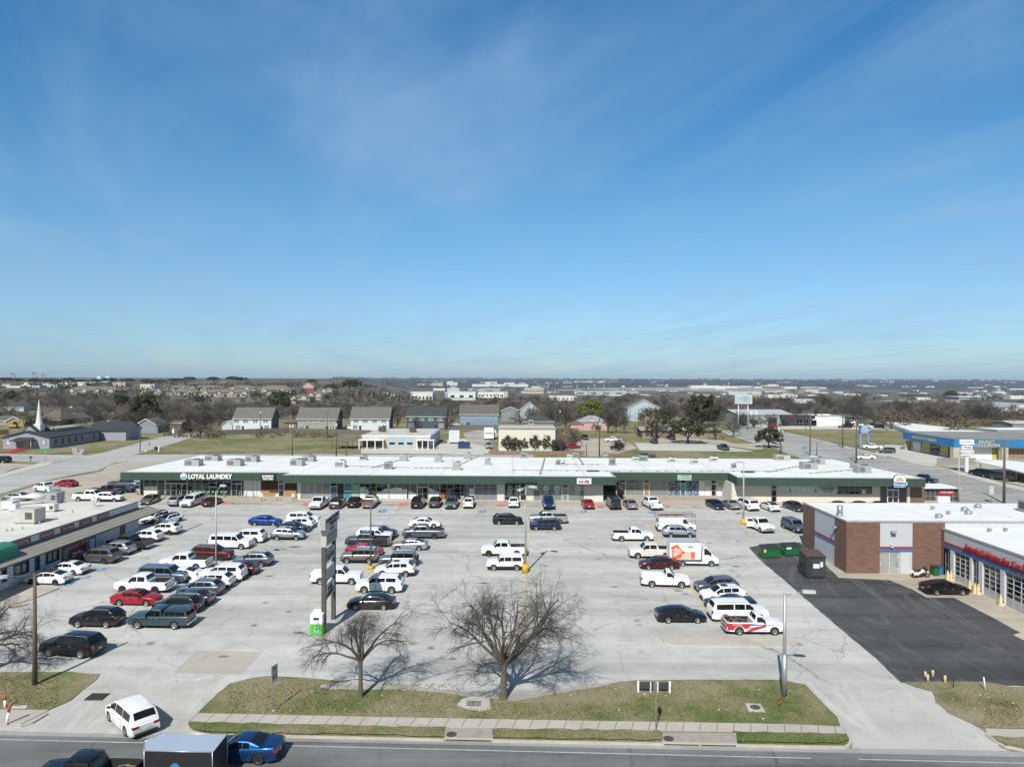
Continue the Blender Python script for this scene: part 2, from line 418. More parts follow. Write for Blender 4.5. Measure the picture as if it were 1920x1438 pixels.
sheet('parking_lot',[(-560,1262),(125,1259),(188,1264),(180,1274),(440,1280),(470,1271),(502,1266.5),(573,1270),(860,1296),(1030,1298),(1192,1275.5),(1280,1274),(1465,1274),(1506,1282),(1700,1280),(1990,1290),(2600,1300),(2200,985),(1985,925),(1800,935),(1740,921),(1400,922),(220,924),(-120,1010),(-320,1100)],.006,LOTC)
sheet('driveway',[(180,1273),(441,1279),(429,1282),(386,1320),(355,1352),(349,1364),(353,1372),(392,1381),(313,1379),(0,1371),(-80,1368),(20,1352),(92,1332),(134,1313)],.012,DRIVE)
sheet('driveway',[(1506,1279),(1690,1278.6),(1716,1288),(1749,1297),(1756,1316),(1779,1337),(1821,1356),(1858,1379),(1875,1401),(1896,1408),(1597,1402.5),(1598,1392),(1590,1376),(1576,1362),(1570,1345)],.012,DRIVE)
sheet('concrete_patch',[(368,1218.5),(491,1222.5),(453,1265),(325,1261)],.014,pave_mat('patch_concrete',(.37,.34,.30),(.44,.41,.365),.2,.5,.1))
sheet('black_asphalt_lot',[(1404,1026),(1438,1019),(1500,1017),(1534,1046),(1573,1083),(1587,1083.5),(1667,1087.5),(1711,1105),(1737,1120.5),(1789,1120.5),(1824,1138),(1914,1186),(1900,1190),(1925,1203),(2010,1250),(2010,1290),(1885,1285),(1845,1279.5),(1689,1279.5),(1650,1241),(1594,1194),(1528,1138),(1473,1090),(1422,1047)],.016,SEAL)
sheet('repair_shop_apron',[(1535,1046),(1573,1083),(1587,1083.5),(1667,1087.5),(1711,1105),(1737,1120.5),(1789,1120.5),(1824,1138),(1914,1186),(1900,1190),(1925,1203),(2010,1250),(2300,1250),(2200,1120),(1760,1060),(1500,1000)],.010,TAN)
sheet('road',[(-900,1352),(0,1371),(313,1379),(392,1381.5),(1500,1402.5),(1590,1403.5),(1896,1408.5),(2700,1430),(3600,1700),(-2200,1700)],.010,ROADM)
GUT=pave_mat('gutter_concrete',(.27,.27,.262),(.35,.345,.335),.3,.3,.2)
sheet('gutter',[(-900,1350),(0,1370),(313,1378),(392,1380.5),(1500,1401.5),(1590,1402.5),(1920,1409),(2700,1429),(2700,1440),(1920,1419),(1500,1409.5),(750,1394),(0,1378),(-900,1360)],.015,GUT)
PAINTW=M('road_paint_white',(.47,.47,.455),.8,.2,2,world=True)
PAINTY=M('road_paint_yellow',(.60,.44,.19),.85,.25,1.5,world=True)
PAINTB=M('road_paint_blue',(.06,.25,.50),.8,.2,1.5,world=True)
PAINTR=M('road_paint_red',(.55,.15,.15),.85,.25,1.2,world=True)
def ground_line(mb,a,b,wd,lift=.02,mi=0,px=True):
 p,q=(G(*a),G(*b))if px else(Vector(a),Vector(b))
 d=(q-p);d.z=0;n=Vector((-d.y,d.x,0)).normalized()*wd/2
 ps=[p-n,q-n,q+n,p+n]
 mb.poly([(v.x,v.y,gz(v.x,v.y)+lift)for v in ps],mi)
mb=MB()
for a,b in(((-200,1381.5),(292,1393)),((523,1397.5),(1520,1421.5)),((1610,1423.5),(2100,1435))):ground_line(mb,a,b,.09,.024)
tag(mb.build('road_lines',PAINTW),kind='structure')
mb=MB()
def stall_row(xa,spine,side,ys_,ln=5.3):
 for yy in ys_:
  p=Vector((spine(yy),yy,0));q=p+Vector((side*ln,0,0))
  ground_line(mb,(p.x,p.y,0),(q.x,q.y,0),.09,.02,px=False)
ysr=[68+2.9*i for i in range(16)]
stall_row(0,lambda y:-37.1,1,ysr[:13]);stall_row(0,lambda y:-37.1,-1,ysr[:13])
stall_row(0,lambda y:-17.7,1,ysr[2:14]);stall_row(0,lambda y:-17.7,-1,ysr[2:13])
stall_row(0,lambda y:0.9+.04*(y-67),1,ysr[2:15]);stall_row(0,lambda y:0.9+.04*(y-67),-1,ysr[2:15])
stall_row(0,lambda y:20+.065*(y-70),1,ysr[1:13]);stall_row(0,lambda y:20+.065*(y-70),-1,ysr[1:14])
tag(mb.build('stall_lines',M('faded_yellow_paint',(.56,.50,.38),.9,.16,.9,world=True)),kind='structure')
mb=MB()
rowl=[(415,941,392,957),(447,942,425,958),(498,943.5,470,958),(530,943.5,511,958.5),(560,944,545,959),(626,945,607,960),(656,945.5,638,961),(682,946,665,962),(713,946,699,961),(743,944,729,961),(770,945.5,760,961),(799,946,792,961),(831,946.5,824,961),(863,946.5,857,961),(894,946,888,960.5),(923,946.5,919,960.5),(954,946,951,960),(984,946,982.5,960),(1015,946.5,1014,960.5),(1046,946.5,1047,961),(1076,947,1079,961.5),(1109,958,1111,962),(1137,949,1142,962),(1168,949,1174,962),(1198,947.5,1206,963),(1260,949,1271,963),(1291,948.5,1303,963),(1322,949,1335,963),(1350,953,1368,964),(1379,952,1400,964),(1412,951,1431,964),(1450,951,1462,964),(1482,951,1497,964)]
for a in((504,1007.5,244,1178),(744,1008,640,1142),(992,994,976,1195),(1219,983,1341,1172)):ground_line(mb,a[:2],a[2:],.17)
for a in rowl:ground_line(mb,a[:2],a[2:],.12)
for a in((1466,987,1483,1000),(1461,1002.5,1484,1003.5),(1497,1005,1507,1007),(1415,1018,1404,1008)):ground_line(mb,a[:2],a[2:],.13)
for a in((1211,983,1216,989),(1229,983,1233,989)):ground_line(mb,a[:2],a[2:],.4)
for a in((40,1107,108,1106),(108,1106,60,1124),(280,1022,322,1011)):ground_line(mb,a[:2],a[2:],.13)
tag(mb.build('stall_lines',PAINTY),kind='structure')
STN_=M('oil_stain',(.20,.19,.175),.8,.4,1.5,world=True)
rn=random.Random(3)
for(px,py,w_,d_)in((553,1025,2.2,1.1),(1272,1108,1.0,.5),(1285,1113,.8,.4),(748,1036,1.2,.4),(762,1037,.9,.3),(905,1093,1.6,.5),(1020,1060,1.2,.5),(742,1190,.8,1.2),(560,1186,1.4,.7),(640,1046,1.5,.6),(505,1080,1.4,.6),(1150,1100,1.1,.5),(1380,1062,1.3,.6),(1225,1060,1.2,.6),(420,1230,1.2,.5)):
 p=G(px,py);mb=MB();n=14;mb.poly([(x,y,gz(x,y)+.0175)for x,y in((p.x+w_*.5*math.cos(a)*q,p.y+d_*.5*math.sin(a)*q)for a,q in((2*math.pi*i/n,rn.uniform(.55,1.2))for i in range(n)))])
 tag(mb.build('oil_stain',STN_),kind='structure')
def pad(pts,mat,name):return sheet(name,pts,.026,mat)
pads=[[(711,956),(725.5,955),(722,961),(708,961)],[(899.5,957),(911,956.5),(911.5,961),(897,961)],[(1087,957.5),(1100,957),(1101.5,961),(1089,961)],[(1214,959),(1227,959),(1230,963),(1218,962.5)],[(176,1065.5),(201,1065),(192,1070),(171,1071)],[(148,1082),(173,1079),(162,1085),(143,1084)],[(117,1096),(143,1092),(128,1099),(105,1099)],[(206,1128),(222,1127),(216,1133),(203,1132)]]
for p in pads:
 o=pad(p,PAINTB,'accessible_parking_pad')
 ps=[G(*q)for q in p];c=sum(ps,Vector())/4
 mb=MB()
 def fl(pts):mb.poly([(c.x+a,c.y+b*1.3,gz(c.x,c.y+b*1.3)+.032)for a,b in pts])
 for i in range(10):
  a0,a1=R(150+i*26),R(150+(i+1)*26)
  fl([(.34*math.cos(a0),.34*math.sin(a0)),(.34*math.cos(a1),.34*math.sin(a1)),(.22*math.cos(a1),.22*math.sin(a1)),(.22*math.cos(a0),.22*math.sin(a0))])
 fl([(-.16,.02),(-.02,.02),(-.02,.42),(-.16,.42)]);fl([(-.02,.02),(.3,.02),(.3,.14),(-.02,.14)]);fl([(.3,.02),(.46,-.3),(.56,-.26),(.38,.14)]);fl([(-.17,.46),(-.01,.46),(-.01,.6),(-.17,.6)])
 tag(mb.build('accessible_symbol',PAINTW),kind='structure')
for k,p in enumerate([[(416,941),(438,941),(436,945),(417,945)],[(570,943),(583,942),(580,948.5),(567,948.5)],[(748,943.5),(766,943.5),(762,948),(749,947.5)],[(930,944.5),(949,944.5),(946,950),(932,949)],[(1119,946),(1132,946),(1132.5,952),(1120,952)],[(1247,947),(1255,947),(1255,951),(1248,952)]]):
 o=pad(p,PAINTR,'no_parking_box')
 ps=[G(*q)for q in p];c=sum(ps,Vector())/4
 if k in(0,4):
  mb=MB()
  for i in range(5):
   x0=c.x-.8+i*.36;mb.poly([(x,y,gz(x,y)+.032)for x,y in((x0,c.y-.3),(x0+.1,c.y-.3),(x0+.1+(i%2)*.1,c.y+.4),(x0+(i%2)*.1,c.y+.4))])
  tag(mb.build('no_parking_writing',PAINTW),kind='structure')
sheet('shop_walkway',[(222,937),(412,940.5),(560,942.8),(700,943.2),(1096,946.6),(1122,947.5),(1500,949),(1650,953),(1760,957),(1760,930),(1500,925),(1150,922),(220,925)],.11,TAN,side=.16)
ISL=pave_mat('island_concrete',(.41,.375,.33),(.50,.465,.415),.3,.4,.1)
for name,pts,mt in(('kerbed_island',[(1238.5,1194),(1246,1190.5),(1300,1191.5),(1475,1194),(1488,1200),(1494,1208),(1485,1214),(1400,1213),(1263,1211),(1246,1206)],ISL),('kerbed_island',[(1381,984),(1397,981.5),(1406,990),(1416,1000),(1410,1003),(1402,1002)],ISL),('kerbed_island',[(338,992),(371,980.5),(378,983),(344,997)],ISL),('kerbed_island',[(-40,1122),(45,1095),(70,1100),(112,1103.5),(62,1124),(12,1137),(-60,1150)],ISL)):
 sheet(name,pts,.13,mt,side=.14)
sheet('grass_verge',[(-700,1269),(-60,1263),(125,1259.5),(187,1264.5),(180,1274),(134,1312.5),(92,1331.5),(56,1331),(-60,1329),(-800,1318)],.045,GRASS)
sheet('grass_verge',[(371,1338),(386,1320),(429,1282.5),(467,1272),(502,1267.4),(573,1271.5),(577,1290),(620,1292),(750,1292),(820,1296),(863,1300.8),(880,1306),(925,1306),(963,1312),(1030,1300),(1100,1284),(1192,1276),(1280,1275),(1465,1275),(1500,1284),(1512,1290),(1570,1345),(1576,1363),(1470,1358.5),(1300,1355.5),(1100,1352.5),(700,1345.2)],.045,GRASS)
sheet('grass_verge',[(1695,1278.6),(1845,1278.6),(1885,1284.5),(1904,1297),(1920,1310),(2300,1330),(2500,1374),(1980,1366),(1845,1365),(1821,1356),(1779,1337),(1756,1316),(1749,1297),(1716,1288)],.045,GRASS)
sheet('gravel_patch',[(604,1284),(640,1279),(700,1277),(860,1297),(880,1296),(1034,1296),(1110,1283),(1185,1277),(1030,1303),(963,1316),(925,1310),(880,1308),(830,1299),(750,1293.5),(620,1293),(600,1289)],.055,GRAVEL)
sheet('walkway',[(370,1338),(700,1345.2),(1100,1352.5),(1300,1355.5),(1470,1358.5),(1576,1363),(1588,1377.5),(1500,1374.5),(1100,1368.5),(700,1362),(355,1354.3)],.075,WALK,side=.06)
sheet('walkway',[(1848,1367),(2500,1378),(2500,1392),(1849,1381)],.075,WALK,side=.06)
sheet('walkway',[(-400,1326),(56,1331.5),(92,1332),(40,1358),(-30,1358),(-400,1348)],.07,WALK,side=.06)
mb=MB()
for i in range(40):
 x=362+i*31.4
 if x>1570:break
 t=(x-370)/1206.
 a=(x+10,1338+t*24.5+.3);b=(x-8+t*20,1354.3+t*22.5)
 ground_line(mb,a,b,.05,.079)
tag(mb.build('walkway_joints',M('joint_dark',(.16,.145,.13),.9)),kind='structure')
sheet('grass_verge',[(351,1364),(353,1356),(356,1355),(700,1362.3),(835,1365),(833,1382),(700,1379),(392,1373.5),(356,1369)],.10,GRASS)
sheet('grass_verge',[(926,1367),(1100,1369),(1236,1371.5),(1240,1389),(1100,1387),(925,1383.5)],.10,GRASS)
sheet('grass_verge',[(1372,1373),(1500,1375),(1589,1378),(1592,1388),(1585,1394),(1500,1394),(1382,1391.5)],.10,GRASS)
sheet('grass_verge',[(1852,1382),(2500,1393),(2500,1416),(1920,1404),(1890,1399)],.10,GRASS)
def kerb(px,wd=.17,h=.14,name='kerb'):
 pts=[G(*p)for p in px];mb_=MB()
 for a,b in zip(pts,pts[1:]):
  d=(b-a);d.z=0;d.normalize();n=Vector((-d.y,d.x,0))*wd
  q=[a-d*.01,b+d*.01,b+d*.01+n,a-d*.01+n]
  vv=[(v.x,v.y)for v in q]
  mb_.prism(vv,lambda x,y:gz(x,y)-.02,lambda x,y:gz(x,y)+h)
 return tag(mb_.build(name,CURB),kind='structure')
kerb([(349,1363.5),(351,1369),(358,1374),(372,1378),(392,1381),(600,1384.7),(832,1390)])
kerb([(925,1391.5),(1100,1395),(1241,1397.8)]);kerb([(1382,1400.3),(1500,1402.5),(1585,1403.8),(1594,1400),(1597,1394),(1597,1388),(1591,1377)])
kerb([(1850,1381),(1866,1393),(1885,1402),(1920,1409),(2500,1424)]);kerb([(-400,1357),(0,1365),(40,1364),(62,1357),(90,1340)],.15)
CONC2=M('drain_concrete',(.33,.30,.27),.9,.15,1.5,world=True,bump=.2)
HOLE=M('drain_void',(.004,.004,.004),.9)
IRON=M('cast_iron',(.07,.062,.055),.7,.3,5)
def drain(x0,x1,ytl,ytr,ybl,ybr,nslot,label,mhx):
 a,b,c,d=G(x0+2,ytl),G(x1-2,ytr),G(x1,ybr),G(x0,ybl)
 o=sheet('storm_drain',None,.125,CONC2,kind='thing',world=[a,b,c,d],side=.02);tag(o,label,'storm drain')
 o['kind']='thing'
 dv=(c-d);dv.z=0;L_=dv.length;dv.normalize();n=Vector((-dv.y,dv.x,0))
 ang=math.atan2(dv.y,dv.x)
 mb_=MB();mw_=Matrix.Translation((d.x,d.y,gz(d.x,d.y)))@Matrix.Rotation(ang,4,'Z')
 mb_.box(0,L_,-.20,-.02,.10,.17);mb_.box(0,.12,-.19,-.03,-.02,.10);mb_.box(L_-.12,L_,-.19,-.03,-.02,.10)
 if nslot==2:mb_.box(L_/2-.06,L_/2+.06,-.19,-.03,-.02,.1)
 mb_.build('inlet_lip',CURB,o,mw=mw_)
 MB().box(.1,L_-.1,-.05,-.025,0,.10).build('opening',HOLE,o,mw=mw_)
 p=G(*mhx);MB().cyl(0,0,0,.012,.36,20).build('manhole_cover',IRON,o,mw=Matrix.Translation((p.x,p.y,gz(p.x,p.y)+.125)))
drain(833,925,1367,1369,1385.5,1387.5,1,'kerb storm drain with one long slot and a round cover, left of the two',(846.5,1379.5))
drain(1241,1382,1375.5,1376.5,1394,1397,2,'wide kerb storm drain with two slots below the narrow grey sign post',(1253.5,1387.5))
def grate(px,label,w_,h_,pad_=None,round_=False):
 p=G(*px);t=thing('drain_cover' if not round_ else 'manhole',label,'manhole' if round_ else 'drain grate',(p.x,p.y,gz(p.x,p.y)),0,tilt=True)
 if pad_:
  MB().prism([(x-p.x,y-p.y)for x,y in[(q.x,q.y)for q in(G(*u)for u in pad_)]],.0,.075).build('concrete_collar',M('collar_concrete',(.47,.45,.41),.9,.12,world=True),t)
 mb_=MB()
 if round_:mb_.cyl(0,0,.0,.085,w_/2,20)
 else:
  for i in range(int(w_/.09)):mb_.box(-w_/2+i*.09,-w_/2+i*.09+.05,-h_/2,h_/2,.02,.085)
  mb_.box(-w_/2,w_/2,-h_/2-.05,-h_/2,.02,.087);mb_.box(-w_/2,w_/2,h_/2,h_/2+.05,.02,.087);mb_.box(-w_/2,w_/2,-h_/2,h_/2,.0,.02)
 mb_.build('cover' if round_ else 'grating',IRON,t)
grate((182,1307),'dark steel drain grate set in the left driveway',1.35,.95)
grate((889,1320),'rusty square drain grate in a round concrete collar on the grass',1.1,.62,[(856,1322),(866,1312),(880,1307),(918,1310),(920,1330),(900,1334),(873,1329)])
grate((1416,1327),'round iron manhole in a square pale concrete pad on the grass',.75,.75,[(1397,1319.5),(1426,1320.5),(1435,1336),(1404,1335)],True)
sheet('side_street',[(-700,1010),(0,926),(100,897),(187,881),(207,870),(252,852.5),(322,832.5),(370,816),(420,804),(440,800),(410,798),(365,813),(322,815),(275,826),(200,847),(160,855),(100,869),(0,895),(-700,985)],.010,BACKRD)
sheet('side_street',[(-500,846),(0,851),(165,853.5),(100,868),(0,863.5),(-500,858)],.015,BACKRD)
sheet('alley',[(205,869),(255,852.5),(375,851.5),(1000,852),(1000,860),(360,864),(235,865)],.013,BACKRD)
sheet('side_parking_lot',[(-200,1000),(20,925.5),(105,899),(190,884),(205,871.5),(232,866),(320,862),(320,932),(220,945),(0,980)],.011,TAN)
sheet('side_parking_lot',[(-300,905),(0,890),(25,878),(85,872),(0,868),(-300,868)],.011,TAN)
sheet('walkway',[(-100,898),(0,889.5),(75,868),(95,866.5),(98,870),(40,885),(0,896),(-100,905)],.05,PALE)
sheet('clinic_forecourt',[(677,840),(860,830),(915,838),(905,855),(840,851),(677,850)],.01,PALE)
sheet('clinic_drive',[(838,826),(870,822),(920,840),(914,851),(880,842),(842,843)],.014,PALE)
sheet('gravel_yard',[(868,812),(900,806),(940,812),(905,835),(878,832)],.018,GRAVEL)
sheet('tan_drive',[(1096,822),(1140,822),(1176,828),(1195,840),(1140,856),(1098,856),(1070,840),(1080,830)],.01,TAN)
sheet('rear_parking_lot',[(1190,830),(1334,833),(1415,846),(1405,846.5),(1200,844.5)],.012,PALE)
sheet('tan_drive',[(1215,828),(1245,820),(1350,824),(1380,832),(1430,832),(1430,842),(1412,843),(1338,832.5),(1240,830)],.013,TAN)
sheet('right_street',[(1352,810),(1380,800),(1410,797),(1468,811),(1520,822),(1665,857),(1762,874),(1865,904),(1960,928),(2400,1010),(2400,1090),(1960,1000),(1800,950),(1735,915),(1500,859),(1440,835),(1400,822)],.012,RROAD)
sheet('walkway',[(1465,810),(1475,811),(1664,855.5),(1660,857.5),(1520,823)],.06,PALE)
sheet('walkway',[(1700,865),(1765,874),(1745,875.5),(1700,867)],.06,PALE)
sheet('walkway',[(1770,877),(1880,905),(1990,930),(1990,938),(1880,912),(1800,890)],.05,PALE)
sheet('walkway',[(1360,812),(1372,815),(1440,836),(1434,836.5),(1366,815.5)],.06,PALE)
sheet('body_shop_lot',[(1640,850),(1660,834),(1700,835),(1780,845),(2000,850),(2000,862),(1760,863),(1764,873),(1700,864),(1668,856)],.013,PALE)
sheet('carport_lot',[(1764,873),(1760,865),(2000,862),(2000,930),(1880,902)],.013,TAN)
sheet('dealer_lot',[(1380,799),(1395,793),(1480,797),(1660,802),(1660,805),(1468,804.5),(1470,811),(1412,797)],.014,PALE)
sheet('white_membrane_yard',[(1655,798),(1700,796),(1820,808),(1860,816),(1700,812),(1655,803)],.014,PALE)
sheet('far_street',[(1600,930),(1900,930),(1760,905)],.001,RROAD)if False else None
sheet('hill_street',[(645,745),(660,728),(634,729),(634,737),(650,748)],.2,BACKRD)if False else None
FIELD=M('airfield_grass',(.30,.27,.20),.95,.15,.004,world=True)
sheet('airfield',[(1060,729.5),(1150,727),(1300,726),(1560,731),(1500,738),(1300,734),(1160,732.5)],1.0,FIELD)
sheet('airfield',[(1640,752),(1720,748),(1800,750),(1800,756),(1720,758)],.3,FIELD)
mb=MB();mb.box(-12500,12500,-200,13400,-60,95)
hz=bpy.data.materials.new('air');hz.use_nodes=True;hz.node_tree.nodes.clear()
ho=hz.node_tree.nodes.new('ShaderNodeOutputMaterial');hv=hz.node_tree.nodes.new('ShaderNodeVolumePrincipled')
hv.inputs['Density'].default_value=HAZE;hv.inputs['Color'].default_value=(.62,.78,1.0,1);hv.inputs['Anisotropy'].default_value=0.0
hz.node_tree.links.new(hv.outputs[0],ho.inputs['Volume'])
tag(mb.build('haze',hz),kind='stuff')
def paint(name,col,metallic=.0,rough=.32):
 k='car_paint_'+name
 if k in MATS:return MATS[k]
 m,nt,b=newmat(k)
 o=N(nt,'ShaderNodeTexCoord').outputs['Object']
 sx=N(nt,'ShaderNodeSeparateXYZ');nt.links.new(o,sx.inputs[0])
 d=math_(nt,'MULTIPLY',ramp(nt,sx.outputs[2],[(.2,.06),(.6,0.0)]),noise(nt,o,2.0,4))
 c=mixc(nt,d,col,(.30,.27,.22))
 nt.links.new(c,b.inputs['Base Color']);b.inputs['Metallic'].default_value=metallic;b.inputs['Roughness'].default_value=rough
 b.inputs['Coat Weight'].default_value=.75;b.inputs['Specular IOR Level'].default_value=.15;b.inputs['Coat Roughness'].default_value=.03;b.inputs['Coat IOR'].default_value=1.5
 MATS[k]=m;return m
PC=dict(white=paint('white',(.80,.81,.82)),black=paint('black',(.008,.008,.010)),silver=paint('silver',(.46,.48,.50),.7,.35),grey=paint('grey',(.14,.145,.155),.6),dgrey=paint('dark_grey',(.06,.064,.07),.5),navy=paint('navy',(.012,.02,.055),.3),blue=paint('bright_blue',(.008,.05,.24),.4),muscle=paint('metallic_blue',(.008,.055,.19),.6),red=paint('red',(.31,.012,.02),.1),maroon=paint('maroon',(.075,.012,.014),.4),brown=paint('red_brown',(.11,.022,.014),.4),tan=paint('tan',(.24,.21,.18),.6),teal=paint('slate_green',(.05,.085,.10),.5),bluegrey=paint('blue_grey',(.12,.165,.23),.5),steel=paint('steel_blue',(.16,.19,.23),.6),dusty=paint('dusty_white',(.70,.66,.58),0,.5),blackm=paint('deep_black',(.006,.006,.007)))
TRIM=M('black_plastic',(.022,.022,.024),.7,.15)
UNDER=M('underbody',(.01,.01,.01),.9)
CHROME=M('chrome',(.62,.63,.64),.18,.03,metallic=1)
TYRE=M('tyre_rubber',(.018,.018,.018),.85,.2)
ALLOY=M('alloy',(.5,.51,.52),.35,.08,metallic=.8)
DALLOY=M('dark_alloy',(.07,.07,.075),.4,.1,metallic=.6)
TINT=M('tinted_glass',(.008,.009,.011),.03,.2,spec=.6)
LAMP=M('headlamp_glass',(.62,.64,.66),.12,.05,coat=.6)
TAIL=M('tail_lamp_red',(.30,.012,.015),.2,.15,coat=.8)
PLATE=M('number_plate',(.62,.63,.64),.5,.06)
AMBER=M('amber_lamp',(.55,.18,.03),.3,.1)
BASE=dict(L=4.8,W=1.84,H=1.45,gc=.2,wr=.33,fo=.93,ro=1.02,belt=.93,taper=.12,rw=.76,clad=0,gh=(.27,.42,.70,.90),deck=[(0,.60),(.03,.72),(.14,.86),(.26,.94),(.5,.96),(.8,1.0),(.97,1.0),(1,.86)],win=[(.30,.475),(.49,.645),(.655,.72)],bed=None,rails=0)
def K(**kw):d=dict(BASE);d.update(kw);return d
KINDS_=dict(sedan=K(),sedanfast=K(H=1.42,gh=(.26,.42,.66,.945),deck=[(0,.58),(.03,.72),(.14,.85),(.26,.92),(.5,.95),(.8,1.02),(.97,1.05),(1,.88)],win=[(.30,.47),(.485,.65),(.66,.76)]),coupe=K(L=5.0,W=1.93,H=1.44,wr=.36,fo=.95,ro=1.1,rw=.70,gh=(.33,.47,.65,.83),deck=[(0,.70),(.02,.82),(.2,.93),(.33,.97),(.5,.98),(.68,1.03),(.8,1.05),(.975,1.05),(1,.9)],win=[(.37,.565),(.575,.66)]),hatch=K(L=4.0,W=1.72,H=1.5,fo=.8,ro=.75,gh=(.2,.37,.82,.97),deck=[(0,.62),(.03,.75),(.2,.95),(.5,.97),(.96,1.02),(1,.9)],win=[(.25,.44),(.455,.64),(.655,.8)]),cross=K(L=4.65,W=1.87,H=1.66,gc=.24,wr=.36,rw=.74,gh=(.24,.415,.83,.985),deck=[(0,.70),(.02,.88),(.12,1.0),(.24,1.07),(.5,1.09),(.9,1.14),(.985,1.12),(1,.95)],win=[(.29,.455),(.47,.64),(.655,.815)],clad=1,rails=1,fo=.93,ro=.98),suv=K(L=5.1,W=1.99,H=1.80,gc=.26,wr=.39,rw=.765,gh=(.235,.385,.885,.985),deck=[(0,.85),(.012,1.04),(.1,1.12),(.24,1.18),(.5,1.19),(.9,1.22),(.985,1.2),(1,1.0)],win=[(.285,.44),(.455,.635),(.655,.865)],rails=1,fo=.98,ro=1.12,taper=.12),longsuv=K(L=5.65,W=2.03,H=1.9,gc=.28,wr=.39,rw=.82,gh=(.235,.34,.935,.985),deck=[(0,.88),(.012,1.06),(.1,1.13),(.235,1.19),(.5,1.2),(.95,1.22),(.985,1.2),(1,1.0)],win=[(.275,.41),(.425,.60),(.62,.915)],rails=1,fo=1.0,ro=1.3,taper=.07),boxsuv=K(L=4.55,W=1.85,H=1.78,gc=.27,wr=.37,rw=.86,gh=(.29,.37,.95,.985),deck=[(0,.85),(.015,1.02),(.1,1.07),(.28,1.11),(.5,1.12),(.97,1.14),(1,1.0)],win=[(.325,.47),(.485,.665),(.685,.925)],clad=1,rails=1,fo=.85,ro=.9,taper=.06),minivan=K(L=5.15,W=1.99,H=1.74,gc=.2,wr=.34,rw=.77,gh=(.13,.36,.89,.985),deck=[(0,.62),(.02,.82),(.07,.93),(.13,1.02),(.2,1.05),(.5,1.06),(.95,1.1),(1,.92)],win=[(.24,.40),(.415,.64),(.655,.88)],fo=1.0,ro=1.15),crew=K(L=5.85,W=2.03,H=1.93,gc=.34,wr=.40,rw=.80,gh=(.255,.35,.592,.638),deck=[(0,.95),(.01,1.1),(.1,1.18),(.255,1.24),(.6,1.25),(1,1.25)],win=[(.29,.43),(.445,.585)],bed=(.65,.985),fo=.98,ro=1.22,taper=.06),ext=K(L=5.7,W=1.98,H=1.88,gc=.33,wr=.39,rw=.80,gh=(.27,.365,.545,.585),deck=[(0,.93),(.01,1.08),(.1,1.15),(.27,1.2),(.6,1.21),(1,1.21)],win=[(.305,.445),(.455,.54)],bed=(.60,.985),fo=.95,ro=1.2,taper=.06),reg=K(L=5.35,W=1.97,H=1.84,gc=.31,wr=.38,rw=.79,gh=(.29,.395,.475,.515),deck=[(0,.9),(.01,1.03),(.1,1.12),(.29,1.18),(.6,1.19),(1,1.19)],win=[(.33,.475)],bed=(.535,.985),fo=.92,ro=1.15,taper=.07),jeep=K(L=4.2,W=1.86,H=1.84,gc=.36,wr=.41,rw=.88,gh=(.37,.405,.95,.985),deck=[(0,1.0),(.01,1.1),(.36,1.16),(.37,1.12),(.98,1.12),(1,1.1)],win=[(.415,.58),(.595,.74),(.755,.93)],clad=1,fo=.72,ro=.72,taper=.02),gwagon=K(L=4.6,W=1.93,H=1.95,gc=.3,wr=.4,rw=.90,gh=(.29,.34,.96,.985),deck=[(0,.95),(.01,1.12),(.28,1.18),(.98,1.18),(1,1.1)],win=[(.315,.46),(.475,.65),(.675,.93)],fo=.8,ro=.85,taper=.03),van=K(L=5.7,W=2.0,H=2.08,gc=.3,wr=.37,rw=.87,gh=(.16,.285,.97,.99),deck=[(0,.85),(.012,1.0),(.16,1.2),(.5,1.22),(.98,1.22),(1,1.1)],win=[(.225,.345)],fo=.85,ro=1.35,taper=.06),vancab=K(L=6.1,W=2.06,H=2.45,gc=.32,wr=.36,rw=.84,gh=(.10,.255,.30,.335),deck=[(0,.8),(.01,.98),(.10,1.28),(.2,1.38),(.335,1.38),(.345,.62),(1,.62)],win=[(.155,.30)],fo=.95,ro=1.6,taper=.05),)
def interp(tab,s):
 for(a,za),(b,zb)in zip(tab,tab[1:]):
  if s<=b:return za+(zb-za)*((s-a)/(b-a)if b>a else 0)
 return tab[-1][1]
PROTO={}
